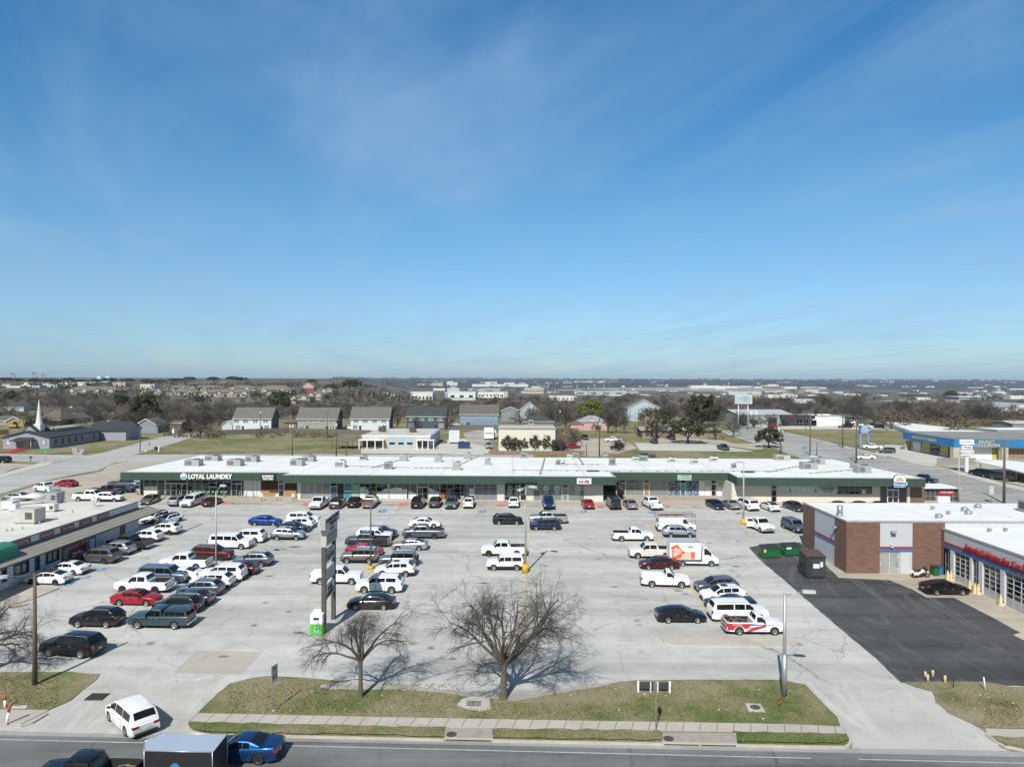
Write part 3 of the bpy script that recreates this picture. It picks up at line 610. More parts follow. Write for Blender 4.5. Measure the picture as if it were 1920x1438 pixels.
def car_meshes(kind,opt=''):
 """shared meshes of one kind of vehicle: list of (part, mesh, matrix, parent part index)"""
 key=kind+opt
 if key in PROTO:return PROTO[key]
 k=KINDS_[kind];L,W,H=k['L'],k['W'],k['H'];gc,wr=k['gc'],k['wr']
 X=lambda s:L/2-s*L
 ax=(L/2-k['fo'],-L/2+k['ro']);Ra=wr+.055
 zd=lambda s:interp(k['deck'],s)
 def hw(s):
  t=max(0,(abs(s-.5)-.34)/.16);return W/2*(1-k['taper']*t*t)
 def zb(s):
  x=X(s);b=gc+(.12 if s<.01 or s>.99 else.05 if s<.04 or s>.96 else 0)
  for a in ax:
   dx=abs(x-a)
   if dx<Ra:b=max(b,wr+math.sqrt(Ra*Ra-dx*dx))
  return b
 ss=set([0,.012,.035,.07,.99,.97,1]+[i/14 for i in range(1,14)]+[a for a,_ in k['deck']])
 for a in ax:
  for j in range(9):ss.add((L/2-(a+Ra*.999*math.cos(math.pi*j/8)))/L)
  for e in(-1,1):ss.add((L/2-(a+Ra*1.01*e))/L)
 bed=k['bed']if opt not in('topper','cover','tonneau')else None
 if bed:
  for e in bed:ss|={e-.0008,e+.0008}
 ss=sorted(s for s in ss if 0<=s<=1)
 ss=[s for i,s in enumerate(ss)if i==0 or s-ss[i-1]>.0006]
 rings=[]
 for s in ss:
  w_,z0,z1=hw(s),zb(s),zd(s);x=X(s);c=.035*(1 if s<.95 else.4)
  h=z1-.0
  z3=max(gc+.35*(h-gc),z0+.03);z4=max(gc+.72*(h-gc),z3+.03);z5=max(h-.07,z4+.02)
  r=[(0,z0),(w_*.93,z0),(w_*.975,z0+.04 if z0<gc+.1 else z0),(w_,z3),(w_*.992,z4),(w_*.965,z5)]
  if bed and bed[0]<s<bed[1]:zf=gc+.36;r+=[(w_*.95,h),(w_*.86,h),(w_*.86,zf),(0,zf)]
  else:r+=[(w_*.90,h),(w_*.74,h+.5*c),(w_*.4,h+.9*c),(0,h+c)]
  rings.append([(x,y,z)for y,z in r])
 b=MB();nr=len(rings[0])
 for sgn in(1,-1):
  n=len(b.v)
  for r in rings:b.v+=[(x,y*sgn,z)for x,y,z in r]
  for i in range(len(rings)-1):
   for j in range(nr-1):
    q=(n+i*nr+j,n+i*nr+j+1,n+(i+1)*nr+j+1,n+(i+1)*nr+j)
    b.f.append(q if sgn<0 else q[::-1])
    sm=.5*(ss[i]+ss[i+1])
    inbed=bed and bed[0]<sm<bed[1]and j>=7
    mi=2 if j==0 else 1 if(k['clad']and j in(1,2)or j==1)else 1 if inbed else 0
    b.m.append(mi);b.sm.append(True)
  for i,fl in((0,sgn>0),(len(rings)-1,sgn<0)):
   f=tuple(n+i*nr+j for j in range(nr));b.f.append(f[::-1]if not fl else f);b.m.append(0);b.sm.append(False)
 for s_ in sorted(set([k['win'][0][0]+.035]+[c for a,c in k['win'][:2]])):
  w_,z1=hw(s_),zd(s_);z3=gc+.35*(z1-gc);z4=gc+.72*(z1-gc)
  if zb(s_)>gc+.1:continue
  for sg in(1,-1):
   x=X(s_);q=[(w_*.99+.006,gc+.08),(w_+.006,z3),(w_*.992+.006,z4),(w_*.965+.008,z1-.06)]
   for(ya,za),(yb,zb2)in zip(q,q[1:]):b.poly([(x-.011,sg*ya,za),(x+.011,sg*ya,za),(x+.011,sg*yb,zb2),(x-.011,sg*yb,zb2)][::sg*-1],1)
 g0,g1,g2,g3=k['gh'];rw=k['rw']
 ghs=None
 def ghouse(g0,g1,g2,g3,H,rw):
  def zr(s):
   if s<=g1:t=(s-g0)/(g1-g0);return zd(s)+(H-.04-zd(s))*(t**.93)
   if s<=g2:t=(s-g1)/(g2-g1);return H-.04+.04*math.sin(math.pi*min(1,t*.9+.05))*(1 if g2-g1>.1 else.3)
   t=(s-g2)/(g3-g2);z2=H-.04+.04*math.sin(math.pi*.95)*(1 if g2-g1>.1 else.3)
   return z2+(zd(s)-z2)*(t**(1.25 if g3-g2>.12 else 1.05))
  def side(s,u):
   z0,z1=zd(s)-.03,zr(s);bw=hw(s)*.925;tw=W/2*rw
   k_=max(0,(z1-zd(s))/(H-zd(s)));y1=bw+(tw-bw)*k_
   return(X(s),bw+(y1-bw)*u,z0+(z1-z0)*u)
  return zr,side
 def add_gh(zr,side,g,mi=0,top=None):
  st=sorted(set([g[0],g[1],g[2],g[3]]+[g[0]+(g[1]-g[0])*t for t in(.25,.5,.75,.9)]+[g[1]+(g[2]-g[1])*t for t in(.1,.25,.5,.75,.9)]+[g[2]+(g[3]-g[2])*t for t in(.1,.3,.55,.8)]))
  rr=[]
  for s in st:
   p0,p1,p2=side(s,0),side(s,.5),side(s,.96);x,y,z=side(s,1)
   rr.append([p0,p1,p2,(x,y*.95,z+.015),(x,y*.6,z+.035),(x,0,z+.045)])
  for sgn in(1,-1):
   n=len(b.v)
   for r in rr:b.v+=[(x,y*sgn,z)for x,y,z in r]
   for i in range(len(rr)-1):
    for j in range(5):
     q=(n+i*6+j,n+i*6+j+1,n+(i+1)*6+j+1,n+(i+1)*6+j)
     b.f.append(q if sgn<0 else q[::-1]);b.m.append(top if(top is not None and j>=3 and g[1]-.01<.5*(st[i]+st[i+1])<g[2]+.01)else mi);b.sm.append(True)
 zr,side=ghouse(g0,g1,g2,g3,H-.045,rw)
 add_gh(zr,side,(g0,g1,g2,g3),0,1 if opt=='blackroof' else None)
 parts=[]
 def part(name,mb,mats,parent=0,sharp=35,mw=None):parts.append((name,mb.mesh(name,mats,sharp),mw or Matrix.Identity(4),parent));return len(parts)-1
 def patch_side(zr,side,a,c,sgn,u0=.10,u1=.86):
  cols=sorted(set([a,c]+[a+(c-a)*t for t in(.33,.66)]+[e for e in(g1,g2)if a<e<c]))
  rows=[]
  for s in cols:
   rows.append([(side(s,u)[0],sgn*(side(s,u)[1]+.012),side(s,u)[2])for u in(u0,.5*(u0+u1),u1)])
  m=MB();m.grid(rows,0,True,flip=(sgn>0));return m
 def patch_top(zr,side,s0,s1,front,v=.87):
  rows=[]
  for t in(0,.33,.66,1):
   s=s0+(s1-s0)*t;x,y,z=side(s,1);e=.012
   dx=e*(1 if front else-1)
   rows.append([(x+dx,q*y,z+e+.015+.03*(1-abs(q/v))if False else z+e+(.045 if q==0 else.035 if abs(q)<.65 else.018))for q in(-v,-.58,0,.58,v)])
  m=MB();m.grid(rows,0,True,flip=False);return m
 def zfrac(a,b_,f):return a+(b_-a)*f
 PARTS_GH=[]
 PARTS_GH.append(('windshield',patch_top(zr,side,zfrac(g0,g1,.06),zfrac(g0,g1,.93),True)))
 if kind not in('van','vancab'):PARTS_GH.append(('rear_window',patch_top(zr,side,zfrac(g2,g3,.08),zfrac(g2,g3,.80 if g3-g2>.1 else.72),False,.84)))
 elif kind=='van':
  m=MB();xr=-L/2-.004
  for q in(-1,1):m.poly([(xr+.02,q*.12,1.35),(xr+.02,q*.72,1.35),(xr+.03,q*.68,1.85),(xr+.03,q*.12,1.85)][::q])
  PARTS_GH.append(('rear_window',m))
 bodymats=[PC['white'],TRIM,UNDER,CHROME]
 body_i=None
 if opt=='topper':
  s0=k['gh'][3]+.012;zt,sdt=ghouse(s0,s0+.008,.965,.988,H-.10,.84);add_gh(zt,sdt,(s0,s0+.008,.965,.988))
 if kind=='vancab':
  b.box(-L/2+.02,X(.345),-1.02,1.02,.66,.80,2)
 fz=zd(0)
 part('body',b,bodymats,None,38)
 for nm,m in PARTS_GH:part(nm,m,[TINT])
 for a,c in k['win']:
  for sg in(1,-1):part('side_window',patch_side(zr,side,a,c,sg),[TINT])
 if opt=='topper':
  for a,c in((s0+.03,s0+.09),(s0+.10,.95)):
   for sg in(1,-1):part('side_window',patch_side(zt,sdt,a,c,sg,.25,.8),[TINT])
  m=MB();x0=-L/2+.02;m.poly([(X(.992),-.72,H-.62),(X(.975),-.64,H-.22),(X(.975),.64,H-.22),(X(.992),.72,H-.62)][::-1]);part('rear_window',m,[TINT])
 if opt=='cover':
  m=MB();s0=k['gh'][3]+.02;m.box(X(.985),X(s0),-W/2*.86,W/2*.86,zd(.8)-.05,zd(.8)+.10);m.box(X(.8),X(.79),-W/2*.87,W/2*.87,zd(.8),zd(.8)+.108);part('bed_cover',m,[WHITE])
 if opt=='tonneau':
  m=MB();s0=k['gh'][3]+.015;m.box(X(.982),X(s0),-W/2*.80,W/2*.80,zd(.8),zd(.8)+.062);part('bed_cover',m,[TRIM])
 tm=MB()
 tw=.24
 prof=[(-tw/2,wr*.66),(-tw/2,wr*.93),(-tw/2+.035,wr),(tw/2-.035,wr),(tw/2,wr*.93),(tw/2,wr*.66),(tw/2-.03,wr*.62)]
 seg=20
 rows=[[(rr_*math.cos(2*math.pi*q/seg),y,rr_*math.sin(2*math.pi*q/seg))for q in range(seg+1)]for y,rr_ in prof]
 tm.grid(rows,0,True)
 tm.poly([(wr*.62*math.cos(2*math.pi*q/seg),tw/2-.05,wr*.62*math.sin(2*math.pi*q/seg))for q in range(seg)][::-1])
 tmesh=tm.mesh('wheel',[TYRE],40)
 rm=MB();ri=wr*.64
 rm.grid([[(rr_*math.cos(2*math.pi*q/seg),tw/2-yy,rr_*math.sin(2*math.pi*q/seg))for q in range(seg+1)]for rr_,yy in((ri,.012),(ri*.84,.02),(ri*.80,.045))],0,True)
 for q in range(5):
  a=2*math.pi*q/5+.3
  u,v_=Vector((math.cos(a),0,math.sin(a))),Vector((-math.sin(a),0,math.cos(a)));y=Vector((0,tw/2-.02,0))
  P=[y+u*ri*.08-v_*ri*.2,y+u*ri*.9-v_*ri*.13,y+u*ri*.9+v_*ri*.13,y+u*ri*.08+v_*ri*.2]
  rm.poly([tuple(p)for p in P][::-1])
 rmesh=rm.mesh('rim',[ALLOY])
 for a in ax:
  for sg in(1,-1):
   mw=Matrix.Translation((a,sg*(W/2-tw/2-.012),wr))@(Matrix.Identity(4)if sg>0 else Matrix.Rotation(math.pi,4,'Z'))
   parts.append(('wheel',tmesh,mw,0));parts.append(('rim',rmesh,Matrix.Identity(4),len(parts)-1))
 tall=H>1.7
 f0=.012
 zt_=zd(.0)-.06
 lw,lh=(.34,.17)if tall else(.42,.13)
 for sg in(1,-1):
  m=MB();xw=hw(.02)
  m.box(L/2-.20,L/2+.012,min(sg*(xw-lw),sg*(xw-.03)),max(sg*(xw-lw),sg*(xw-.03)),zt_-lh,zt_);part('headlight',m,[LAMP])
  m=MB();xr=hw(.99)
  if(k['bed']or tall)and kind not in('minivan','cross'):z_=zd(.97)-.02;m.box(-L/2-.012,-L/2+.14,min(sg*(xr-.17),sg*(xr+.0)),max(sg*(xr-.17),sg*(xr+.0)),z_-.36,z_-.03)
  else:z_=zd(.97)-.06;m.box(-L/2-.012,-L/2+.20,min(sg*(xr-.42),sg*(xr+.015)),max(sg*(xr-.42),sg*(xr+.015)),z_-.20,z_-.03)
  part('taillight',m,[TAIL])
  m=MB();p=side(zfrac(g0,g1,.42),.12)
  m.tube([(p[0]-.06,sg*(p[1]+.02),p[2]+.03),(p[0]-.06,sg*(p[1]+.10),p[2]+.06),(p[0]-.05,sg*(p[1]+.24),p[2]+.07)],[.03,.09,.07],6);part('mirror',m,[TRIM])
  for a,c in k['win'][:2]:
   m=MB();q=side(c-.03,0);m.box(q[0]-.02,q[0]+.16,min(sg*q[1],sg*(hw(.5)+.012)),max(sg*q[1],sg*(hw(.5)+.012)),q[2]-.17,q[2]-.13)
   if kind!='vancab':part('door_handle',m,[CHROME])
 m=MB();gw=hw(.0)*.56;m.box(L/2-.05,L/2+.008,-gw,gw,zt_-(.30 if tall else.20),zt_-.01);part('grille',m,[CHROME if kind in('crew','ext','longsuv')else TRIM])
 m=MB();m.box(L/2-.05,L/2+.006,-gw*1.2,gw*1.2,gc+.14,gc+.30);part('air_intake',m,[TRIM])
 if k['bed']or kind in('van','jeep','vancab'):
  m=MB();m.box(L/2-.1,L/2+.07,-hw(0)*.97,hw(0)*.97,gc+.12,gc+.34);part('front_bumper',m,[CHROME if k['bed']else TRIM])
  m=MB();m.box(-L/2-.12,-L/2+.08,-hw(1)*.97,hw(1)*.97,gc+.10,gc+.28);part('rear_bumper',m,[CHROME if k['bed']else TRIM])
  xo=.125
 else:
  m=MB();m.box(-L/2-.01,-L/2+.1,-hw(1)*.86,hw(1)*.86,gc+.13,gc+.25);part('bumper_trim',m,[TRIM]);xo=.016
 m=MB();m.box(-L/2-xo-.006,-L/2-xo+.05,-.17,.17,gc+.36 if not k['bed']else gc+.13,gc+.50 if not k['bed']else gc+.26);part('number_plate',m,[PLATE])
 if k['rails']:
  for sg in(1,-1):
   m=MB();pts=[]
   for t in(.04,.12,.5,.88,.96):
    s=zfrac(g1,g2,t);p=side(s,1);pts.append((p[0],sg*p[1]*.90,p[2]+(.035 if t in(.04,.96)else.085)))
   m.tube(pts,.018,5);part('roof_rail',m,[ALU])
 if kind in('cross','sedan','sedanfast')and opt=='sunroof':
  m=MB();s0,s1=zfrac(g1,g2,.08),zfrac(g1,g2,.45);y=side(s0,1)[1]*.55
  m.poly([(X(s0),-y,zr(s0)+.055),(X(s0),y,zr(s0)+.055),(X(s1),y,zr(s1)+.055),(X(s1),-y,zr(s1)+.055)]);part('sunroof',m,[TINT])
 if kind in('jeep','gwagon')or opt=='spare':
  m=MB();m.tube([(-L/2-.24,0,1.05),(-L/2-.02,0,1.05)],[wr*.93,wr*.93],18);part('spare_wheel',m,[TYRE])
 if kind=='jeep':
  m=MB()
  for a in ax:
   for sg in(1,-1):
    pts=[(a+(wr+.07)*math.cos(q)*1.05,sg*(W/2+.03),wr+(wr+.07)*math.sin(q))for q in[R(15),R(50),R(90),R(130),R(165)]]
    m.tube(pts,.075,5)
  part('wheel_arch_flare',m,[TRIM])
 if opt=='cargo' or opt=='scrap':
  m=MB();rn=random.Random(4)
  for i in range(26):
   x=rn.uniform(X(k['bed'][1])+.3,X(k['bed'][0])-.4);y=rn.uniform(-.6,.6);a=rn.uniform(0,3.14);z=gc+.45+rn.uniform(0,.35)
   m.tube([(x-.4*math.cos(a),y-.25*math.sin(a),z-.1),(x+.4*math.cos(a),y+.25*math.sin(a),z+rn.uniform(0,.15))],.03,4)
  part('bed_load',m,[M('scrap_wood',(.22,.17,.12),.9,.4)])
 PROTO[key]=parts;return parts
CARS=[]
def make_car(kind,col,loc,th,label,opt='',group=None,cat='car',lite=False,rim=None,name=None,slope=True):
 nm=name or{'crew':'pickup_truck','ext':'pickup_truck','reg':'pickup_truck','van':'cargo_van','vancab':'box_truck','minivan':'minivan','suv':'suv','longsuv':'suv','boxsuv':'suv','cross':'crossover','jeep':'off_roader','gwagon':'off_roader','hatch':'hatchback','coupe':'coupe'}.get(kind,'sedan')
 root=bpy.data.objects.new(nm,None);COL.objects.link(root);root.empty_display_size=.3
 tl=Matrix.Rotation(math.atan(SL),4,'X')if loc[1]<135 and slope else Matrix.Identity(4)
 root.matrix_world=Matrix.Translation(loc)@tl@Matrix.Rotation(th,4,'Z')
 tag(root,label,cat,group)
 made=[]
 for(pn,me,mw,par)in car_meshes(kind,opt):
  if lite and pn in('number_plate','door_handle','mirror','roof_rail','air_intake','bumper_trim','front_bumper','rear_bumper'):made.append(None);continue
  o=bpy.data.objects.new(pn,me);COL.objects.link(o)
  o.matrix_local=mw;o.parent=root if(par is None or par==0 or pn=='body')else made[par]
  if pn=='body':o.material_slots[0].link='OBJECT';o.material_slots[0].material=PC[col]
  if pn=='rim' and rim:o.material_slots[0].link='OBJECT';o.material_slots[0].material=rim
  made.append(o)
 CARS.append(root);return root
def side_car(kind,col,f,r,face,label,opt='',free=False,dev=0.0,**kw):
 """f, r: where the near front and rear tyres touch the ground in the photograph"""
 k=KINDS_[kind];pf,pr=G(*f),G(*r)
 base={'L':math.pi,'R':0.0}[face]
 th=math.atan2(pf.y-pr.y,pf.x-pr.x)if free else base+R(dev)
 d=Vector((math.cos(th),math.sin(th),0));m=(pf+pr)/2
 n=Vector((-d.y,d.x,0));n=n if n.dot(m-CAM)>0 else-n
 xc=((k['L']/2-k['fo'])+(-k['L']/2+k['ro']))/2
 c=m+n*(k['W']/2-.06)-d*xc
 return make_car(kind,col,(c.x,c.y,gz(c.x,c.y)+.01),th,label,opt,**kw)
def end_car(kind,col,p,face,label,opt='',dev=0.0,**kw):
 """p: middle of the near end at the ground"""
 k=KINDS_[kind];P=G(*p);th={'T':-math.pi/2,'A':math.pi/2}[face]+R(dev)
 d=Vector((math.cos(th),math.sin(th),0));d=d if d.y>0 else-d
 c=P+d*(k['L']/2-.05)
 return make_car(kind,col,(c.x,c.y,gz(c.x,c.y)+.01),th,label,opt,**kw)
def zs(k,a,b):return zz(k,a,b)
GL='vehicles parked along the red-walled cafe building';GA='vehicles parked in the left double row';GB='vehicles parked in the second double row'
GM='vehicles parked nose-in along the shops';GC='vehicles parked in the middle of the lot';GD='vehicles parked in the right double row';GP='vehicles in the tan lot behind the left building'
S,E_=side_car,end_car
A=lambda a,b:zz('A',a,b);B=lambda a,b:zz('B',a,b);C=lambda a,b:zz('C',a,b);D=lambda a,b:zz('D',a,b);P_=lambda a,b:zz('P',a,b)
S('sedanfast','white',A(268,942),A(512,945),'L','white sedan with a black glass roof, nearest the tall grey street lamp pole','blackroof',dev=-4,group=GL,rim=DALLOY)
S('sedan','white',A(440,848),A(680,862),'L','white sedan parked just behind the white car with the black roof','sunroof',dev=-7,group=GL)
S('suv','grey',A(725,740),A(955,763),'L','large dark grey suv parked nose-in beside the red mural',dev=-9,group=GL,rim=DALLOY)
S('cross','silver',A(890,668),A(1112,688),'L','silver crossover between the large grey suv and the grey pickup',dev=-9,group=GL)
S('crew','dgrey',A(1000,615),A(1238,638),'L','dark grey pickup beside the white building, parked between silver and white crossovers',dev=-9,group=GL)
S('cross','white',A(1165,548),A(1385,572),'L','white crossover parked between the grey pickup and the coupe-like white crossover',dev=-9,group=GL)
S('cross','white',A(1350,485),A(1541,502),'L','white sloping-roof crossover next to the small tan kerbed island','sunroof',dev=-7,group=GL,rim=DALLOY)
E_('hatch','white',A(1430,408),'T','small white hatchback with a black roof by the porch post','blackroof',dev=-24,group=GL,rim=DALLOY)
E_('cross','white',A(1290,400),'T','white and black suv half under the shingled porch end','blackroof',dev=-26,group=GL,rim=DALLOY)
S('crew','white',A(1490,795),A(1772,822),'L','white crew cab pickup with a black bed cover beside the lamp post','tonneau',dev=-3,group=GA)
S('longsuv','bluegrey',A(1612,940),A(1290,930),'R','blue grey long suv behind the white lifted pickup',dev=-2,group=GA)
S('crew','white',A(1095,1010),A(1400,1027),'L','white crew cab pickup with open bed beside the red sedan',dev=-3,group=GA,rim=DALLOY)
S('sedan','red',A(1310,1139),A(1078,1126),'R','bright red sedan facing right in front of the white pickup','sunroof',dev=-2,group=GA)
S('cross','black',A(682,1326),A(968,1333),'L','black crossover with silver wheels, left of the slate green pickup',dev=-2,group=GA)
S('ext','teal',A(1222,1335),A(1578,1346),'L','slate green pickup with a windowed bed topper','topper',dev=-2,group=GA)
S('suv','black',zz('F',447,439),zz('F',712,474),'L','black suv with silver roof bars driving near the left grass',dev=-8,rim=ALLOY)
S('cross','black',A(1430,1200),A(1690,1212),'L','black crossover next behind the slate green topper pickup',dev=-2,group=GA)
S('sedan','dgrey',A(1545,1128),A(1795,1140),'L','dark grey sedan between the black crossover and the silver grey suv',dev=-2,group=GA)
S('cross','steel',B(-40,1042),B(225,1058),'L','steel grey crossover parked below the two white suvs of the left row',dev=-2,group=GA)
S('cross','white',B(75,970),B(322,990),'L','white crossover with tall red tail lamps, below the longer white suv',dev=-2,group=GA)
S('suv','white',B(165,905),B(420,925),'L','long white suv with dark rear glass, left of the maroon sedan',dev=-2,group=GA)
S('sedan','maroon',B(310,850),B(553,866),'L','dark maroon sedan below the silver grey crossover of the left row',dev=-2,group=GA)
S('cross','steel',B(455,772),B(690,790),'L','silver grey crossover at the right end, below the maroon suv',dev=-2,group=GA)
S('sedanfast','white',A(1480,905),A(1690,920),'L','white sedan tucked in front of the white pickup with the black bed cover',dev=-2,group=GA)
S('suv','brown',B(308,737),B(98,718),'R','large red brown suv facing right behind the thin grey lamp post',dev=-3,group=GA,rim=DALLOY)
S('longsuv','white',B(500,632),B(262,614),'R','long white suv facing right above the red brown suv',dev=-3,group=GA)
S('suv','white',B(425,560),B(608,578),'L','white suv facing left behind the long white suv',dev=-3,group=GA)
S('sedan','blue',B(775,414),B(613,410),'R','blue sedan alone at the top of the left double row',dev=-1,group=GA)
S('suv','white',B(1135,404),B(935,396),'R','white suv facing right, farthest back beside the blue sedan',dev=-2,group=GA)
S('cross','white',B(895,435),B(1085,447),'L','white suv facing left between the tall white suv and dark sedan',dev=-2,group=GA)
S('sedan','navy',B(1050,478),B(850,468),'R','dark sedan mostly hidden behind the silver crossover near the pylon sign',dev=-2,group=GA)
S('cross','silver',B(990,543),B(805,541),'R','silver crossover facing the pylon sign','sunroof',dev=-1,group=GA)
E_('sedan','tan',A(1292,229),'T','tan sedan at the left end of the row by the shops',dev=2,group=GM)
E_('cross','silver',A(1545,243),'A','silver crossover backing the lot between tan sedan and long white suv',dev=-2,group=GM)
E_('longsuv','white',A(1660,252),'T','long white suv in front of the laundry doors',dev=-3,group=GM)
E_('sedan','maroon',B(172,247),'A','maroon sedan next to the long white suv at the laundry',dev=-2,group=GM)
E_('crew','white',B(1145,274),'T','white pickup parked beside the red painted box by the shops',dev=-2,group=GM)
E_('minivan','dgrey',B(1322,268),'A','dark grey minivan next to the white pickup at the shops',dev=-2,group=GM)
E_('cross','black',B(1482,257),'A','small black suv between dark grey minivan and tan pickup',dev=-2,group=GM)
E_('crew','tan',B(1620,262),'A','tan pickup with boxes on it, behind the lamp post','cargo',dev=-1,group=GM)
E_('suv','black',C(382,265),'A','large black suv left of the small dark crossover by the glass doors',dev=-2,group=GM)
E_('cross','dgrey',C(542,257),'A','dark grey crossover between the large black suv and the silver blue suv',dev=-2,group=GM)
E_('suv','steel',C(690,269),'T','silver blue suv facing the camera by the empty shop windows',dev=-1,group=GM)
E_('cross','white',C(850,261),'A','white suv beside the silver blue suv at the shop windows',dev=-1,group=GM)
E_('cross','white',C(1260,256),'A','white crossover parked alone left of the middle lamp post',dev=0,group=GM)
E_('jeep','blue',C(1580,271),'T','bright blue off-roader with a black top','x',dev=1,group=GM,rim=DALLOY)
E_('coupe','red',(1105,956),'A','red coupe parked by the white wall panel',dev=1,group=GM)
E_('gwagon','dgrey',D(262,273),'A','boxy dark off-roader with a spare wheel by the black fence',dev=3,group=GM,rim=DALLOY)
E_('sedan','silver',D(417,272),'A','silver sedan between boxy off-roader and white pickup',dev=3,group=GM)
E_('crew','white',D(640,278),'A','big white pickup showing its tailgate, over a blue painted pad',dev=10,group=GM)
E_('sedanfast','navy',D(1205,273),'T','dark blue sedan facing the camera by the hair poster shop',dev=8,group=GM)
E_('coupe','silver',D(1345,273),'A','low silver sports car beside the white suv',dev=8,group=GM)
E_('longsuv','white',D(1510,285),'A','tall white suv behind the right lamp post',dev=9,group=GM)
E_('sedanfast','white',D(1705,291),'A','white sedan with a black roof right of the tall white suv','blackroof',dev=9,group=GM)
E_('sedan','dgrey',zz('E',145,260),'T','dark sedan facing the camera beside the brick corner',dev=10,group=GM)
for px,lb in((1556,'leftmost'),(1594,'middle'),(1631,'rightmost')):
 p=atz(px,948,3.2);make_car('sedan','black',(p.x,122.5,gz(0,122.5)+.01),R(97),lb+' of three black cars hidden behind the white flat roof',group='cars hidden behind the repair shop roof',lite=True)
S('cross','black',C(1297,404),C(1118,404),'R','black suv with bright wheels between the rows, left of the middle lamp post',dev=-1,group=GC)
S('crew','silver',C(1440,400),C(1692,394),'L','silver pickup behind the dark blue suv',dev=1,group=GC)
S('cross','navy',C(1460,452),C(1626,454),'L','dark blue suv in front of the silver pickup',dev=0,group=GC)
S('crew','white',C(1020,692),C(1305,684),'L','white heavy pickup with a loaded bed behind the white suv','cargo',dev=-1,group=GC,rim=DALLOY)
S('boxsuv','white',C(1078,815),C(1290,815),'L','boxy white suv at the yellow base of the middle lamp','sunroof',dev=0,group=GC)
S('sedan','white',C(555,432),C(362,426),'R','white sedan facing right behind the dark grey pickup',dev=-1,group=GB)
S('crew','grey',C(312,528),C(558,535),'L','dark grey pickup with black bed cover and black wheels','tonneau',dev=-1,group=GB,rim=DALLOY)
S('sedanfast','silver',C(218,634),C(413,635),'L','silver sedan below the dark grey covered pickup',dev=-1,group=GB)
S('cross','black',B(1820,530),B(1645,520),'R','black suv at the top of the second double row',dev=-2,group=GB)
S('suv','white',B(1765,563),B(1590,550),'R','white wagon mostly hidden behind the dark pickup',dev=-2,group=GB)
S('crew','dgrey',B(1490,600),B(1722,615),'L','dark pickup with open bed between white wagon and red sedan',dev=-2,group=GB,rim=DALLOY)
S('sedan','red',B(1690,690),B(1485,680),'R','deep red sedan behind the tan boxy suv',dev=-2,group=GB)
S('boxsuv','tan',B(1440,752),B(1637,750),'L','tan boxy suv by the dark lamp post with a yellow base',dev=-1,group=GB)
S('boxsuv','steel',C(95,775),C(330,790),'L','silver grey suv with a spare wheel behind the white crossovers','spare',dev=-1,group=GB)
S('cross','white',C(75,868),C(297,872),'L','white crossover with tall tail lamps, upper of two at the yellow line','sunroof',dev=-1,group=GB)
S('suv','white',B(1602,1017),C(157,1020),'L','white suv at the lower end, above the black sedan',dev=-1,group=GB)
S('sedan','black',B(1497,1174),B(1790,1168),'L','black sedan behind the smaller bare tree',dev=0,group=GB)
S('ext','white',B(1490,941),B(1190,943),'R','white pickup with tan lower trim behind the pylon sign','cover',dev=0,group=GB)
S('ext','white',D(533,551),D(320,555),'R','small white pickup with an open black bed left of the ladder van',dev=0,group=GD)
van=S('van','white',D(985,470),D(672,463),'R','white cargo van with a ladder rack on its roof',dev=1,group=GD,cat='van')
S('cross','silver',D(928,521),D(755,518),'R','small silver crossover in front of the ladder van',dev=-1,group=GD)
S('crew','dusty',D(450,712),D(722,706),'L','dusty white pickup behind the box truck',dev=1,group=GD)
box=S('vancab','white',D(1120,779),D(860,773),'R','white box truck with an orange advert on its side',dev=-2,group=GD,cat='truck')
S('sedan','maroon',D(545,810),D(770,803),'L','dark maroon sedan below the dusty white pickup',dev=1,group=GD)
S('reg','white',D(863,979),D(577,957),'R','white work pickup with a flat white bed cover','cover',dev=-5,group=GD)
S('cross','grey',D(1045,1030),D(1325,1012),'L','grey suv facing left above the white sports crossover',dev=4,group=GD)
S('cross','white',D(1115,1112),D(1375,1100),'L','white sports crossover with a black glass roof','sunroof',dev=4,group=GD,rim=DALLOY)
S('coupe','navy',D(1165,1190),D(1450,1176),'L','dark navy coupe half hidden behind the old white suv',dev=3,group=GD)
S('longsuv','white',D(1560,1274),D(1235,1283),'R','old long white suv behind the red and white pickup',dev=2,group=GD)
liv=S('reg','white',D(1680,1395),D(1378,1395),'R','white pickup with red and blue stripes by the kerbed island','scrap',dev=0,group=GD)
S('sedanfast','black',D(992,1287),D(735,1289),'R','black sedan parked alone left of the yellow line',dev=0,group=GD)
S('sedanfast','blackm',zz('E',1440,922),zz('E',1210,925),'R','black sedan on the dark asphalt by the service bays',dev=0)
opn=E_('crew','white',D(1640,484),'T','white pickup with its door open near the right lamp island',dev=10)
E_('boxsuv','bluegrey',zz('E',148,432),'T','silver blue suv facing the camera left of the brick building',dev=10)
S('crew','white',P_(262,925),P_(352,943),'L','white pickup on the tan lot beside the grass strip',dev=-30,group=GP)
S('sedan','red',P_(440,885),P_(494,898),'L','dark red sedan parked alone next to the white pickup',dev=-18,group=GP)
S('ext','maroon',P_(853,962),P_(690,955),'R','maroon pickup with a long bed facing right',dev=-4,group=GP,lite=True)
S('coupe','black',P_(930,942),P_(845,936),'R','black sports coupe left of the laundry corner',dev=-8,group=GP,lite=True)
S('crew','grey',P_(985,908),P_(850,902),'R','dark grey pickup at the corner of the laundry',dev=-3,group=GP,lite=True)
S('crew','white',P_(728,995),P_(600,1000),'R','white pickup half hidden behind the left white roof',dev=0,group=GP,lite=True)
S('cross','white',P_(845,1002),P_(755,1008),'R','white car peeking over the left white roof',dev=0,group=GP,lite=True)
S('sedan','silver',P_(45,1000),P_(140,997),'L','silver sedan near the frame edge behind the left roof',dev=0,group=GP,lite=True)
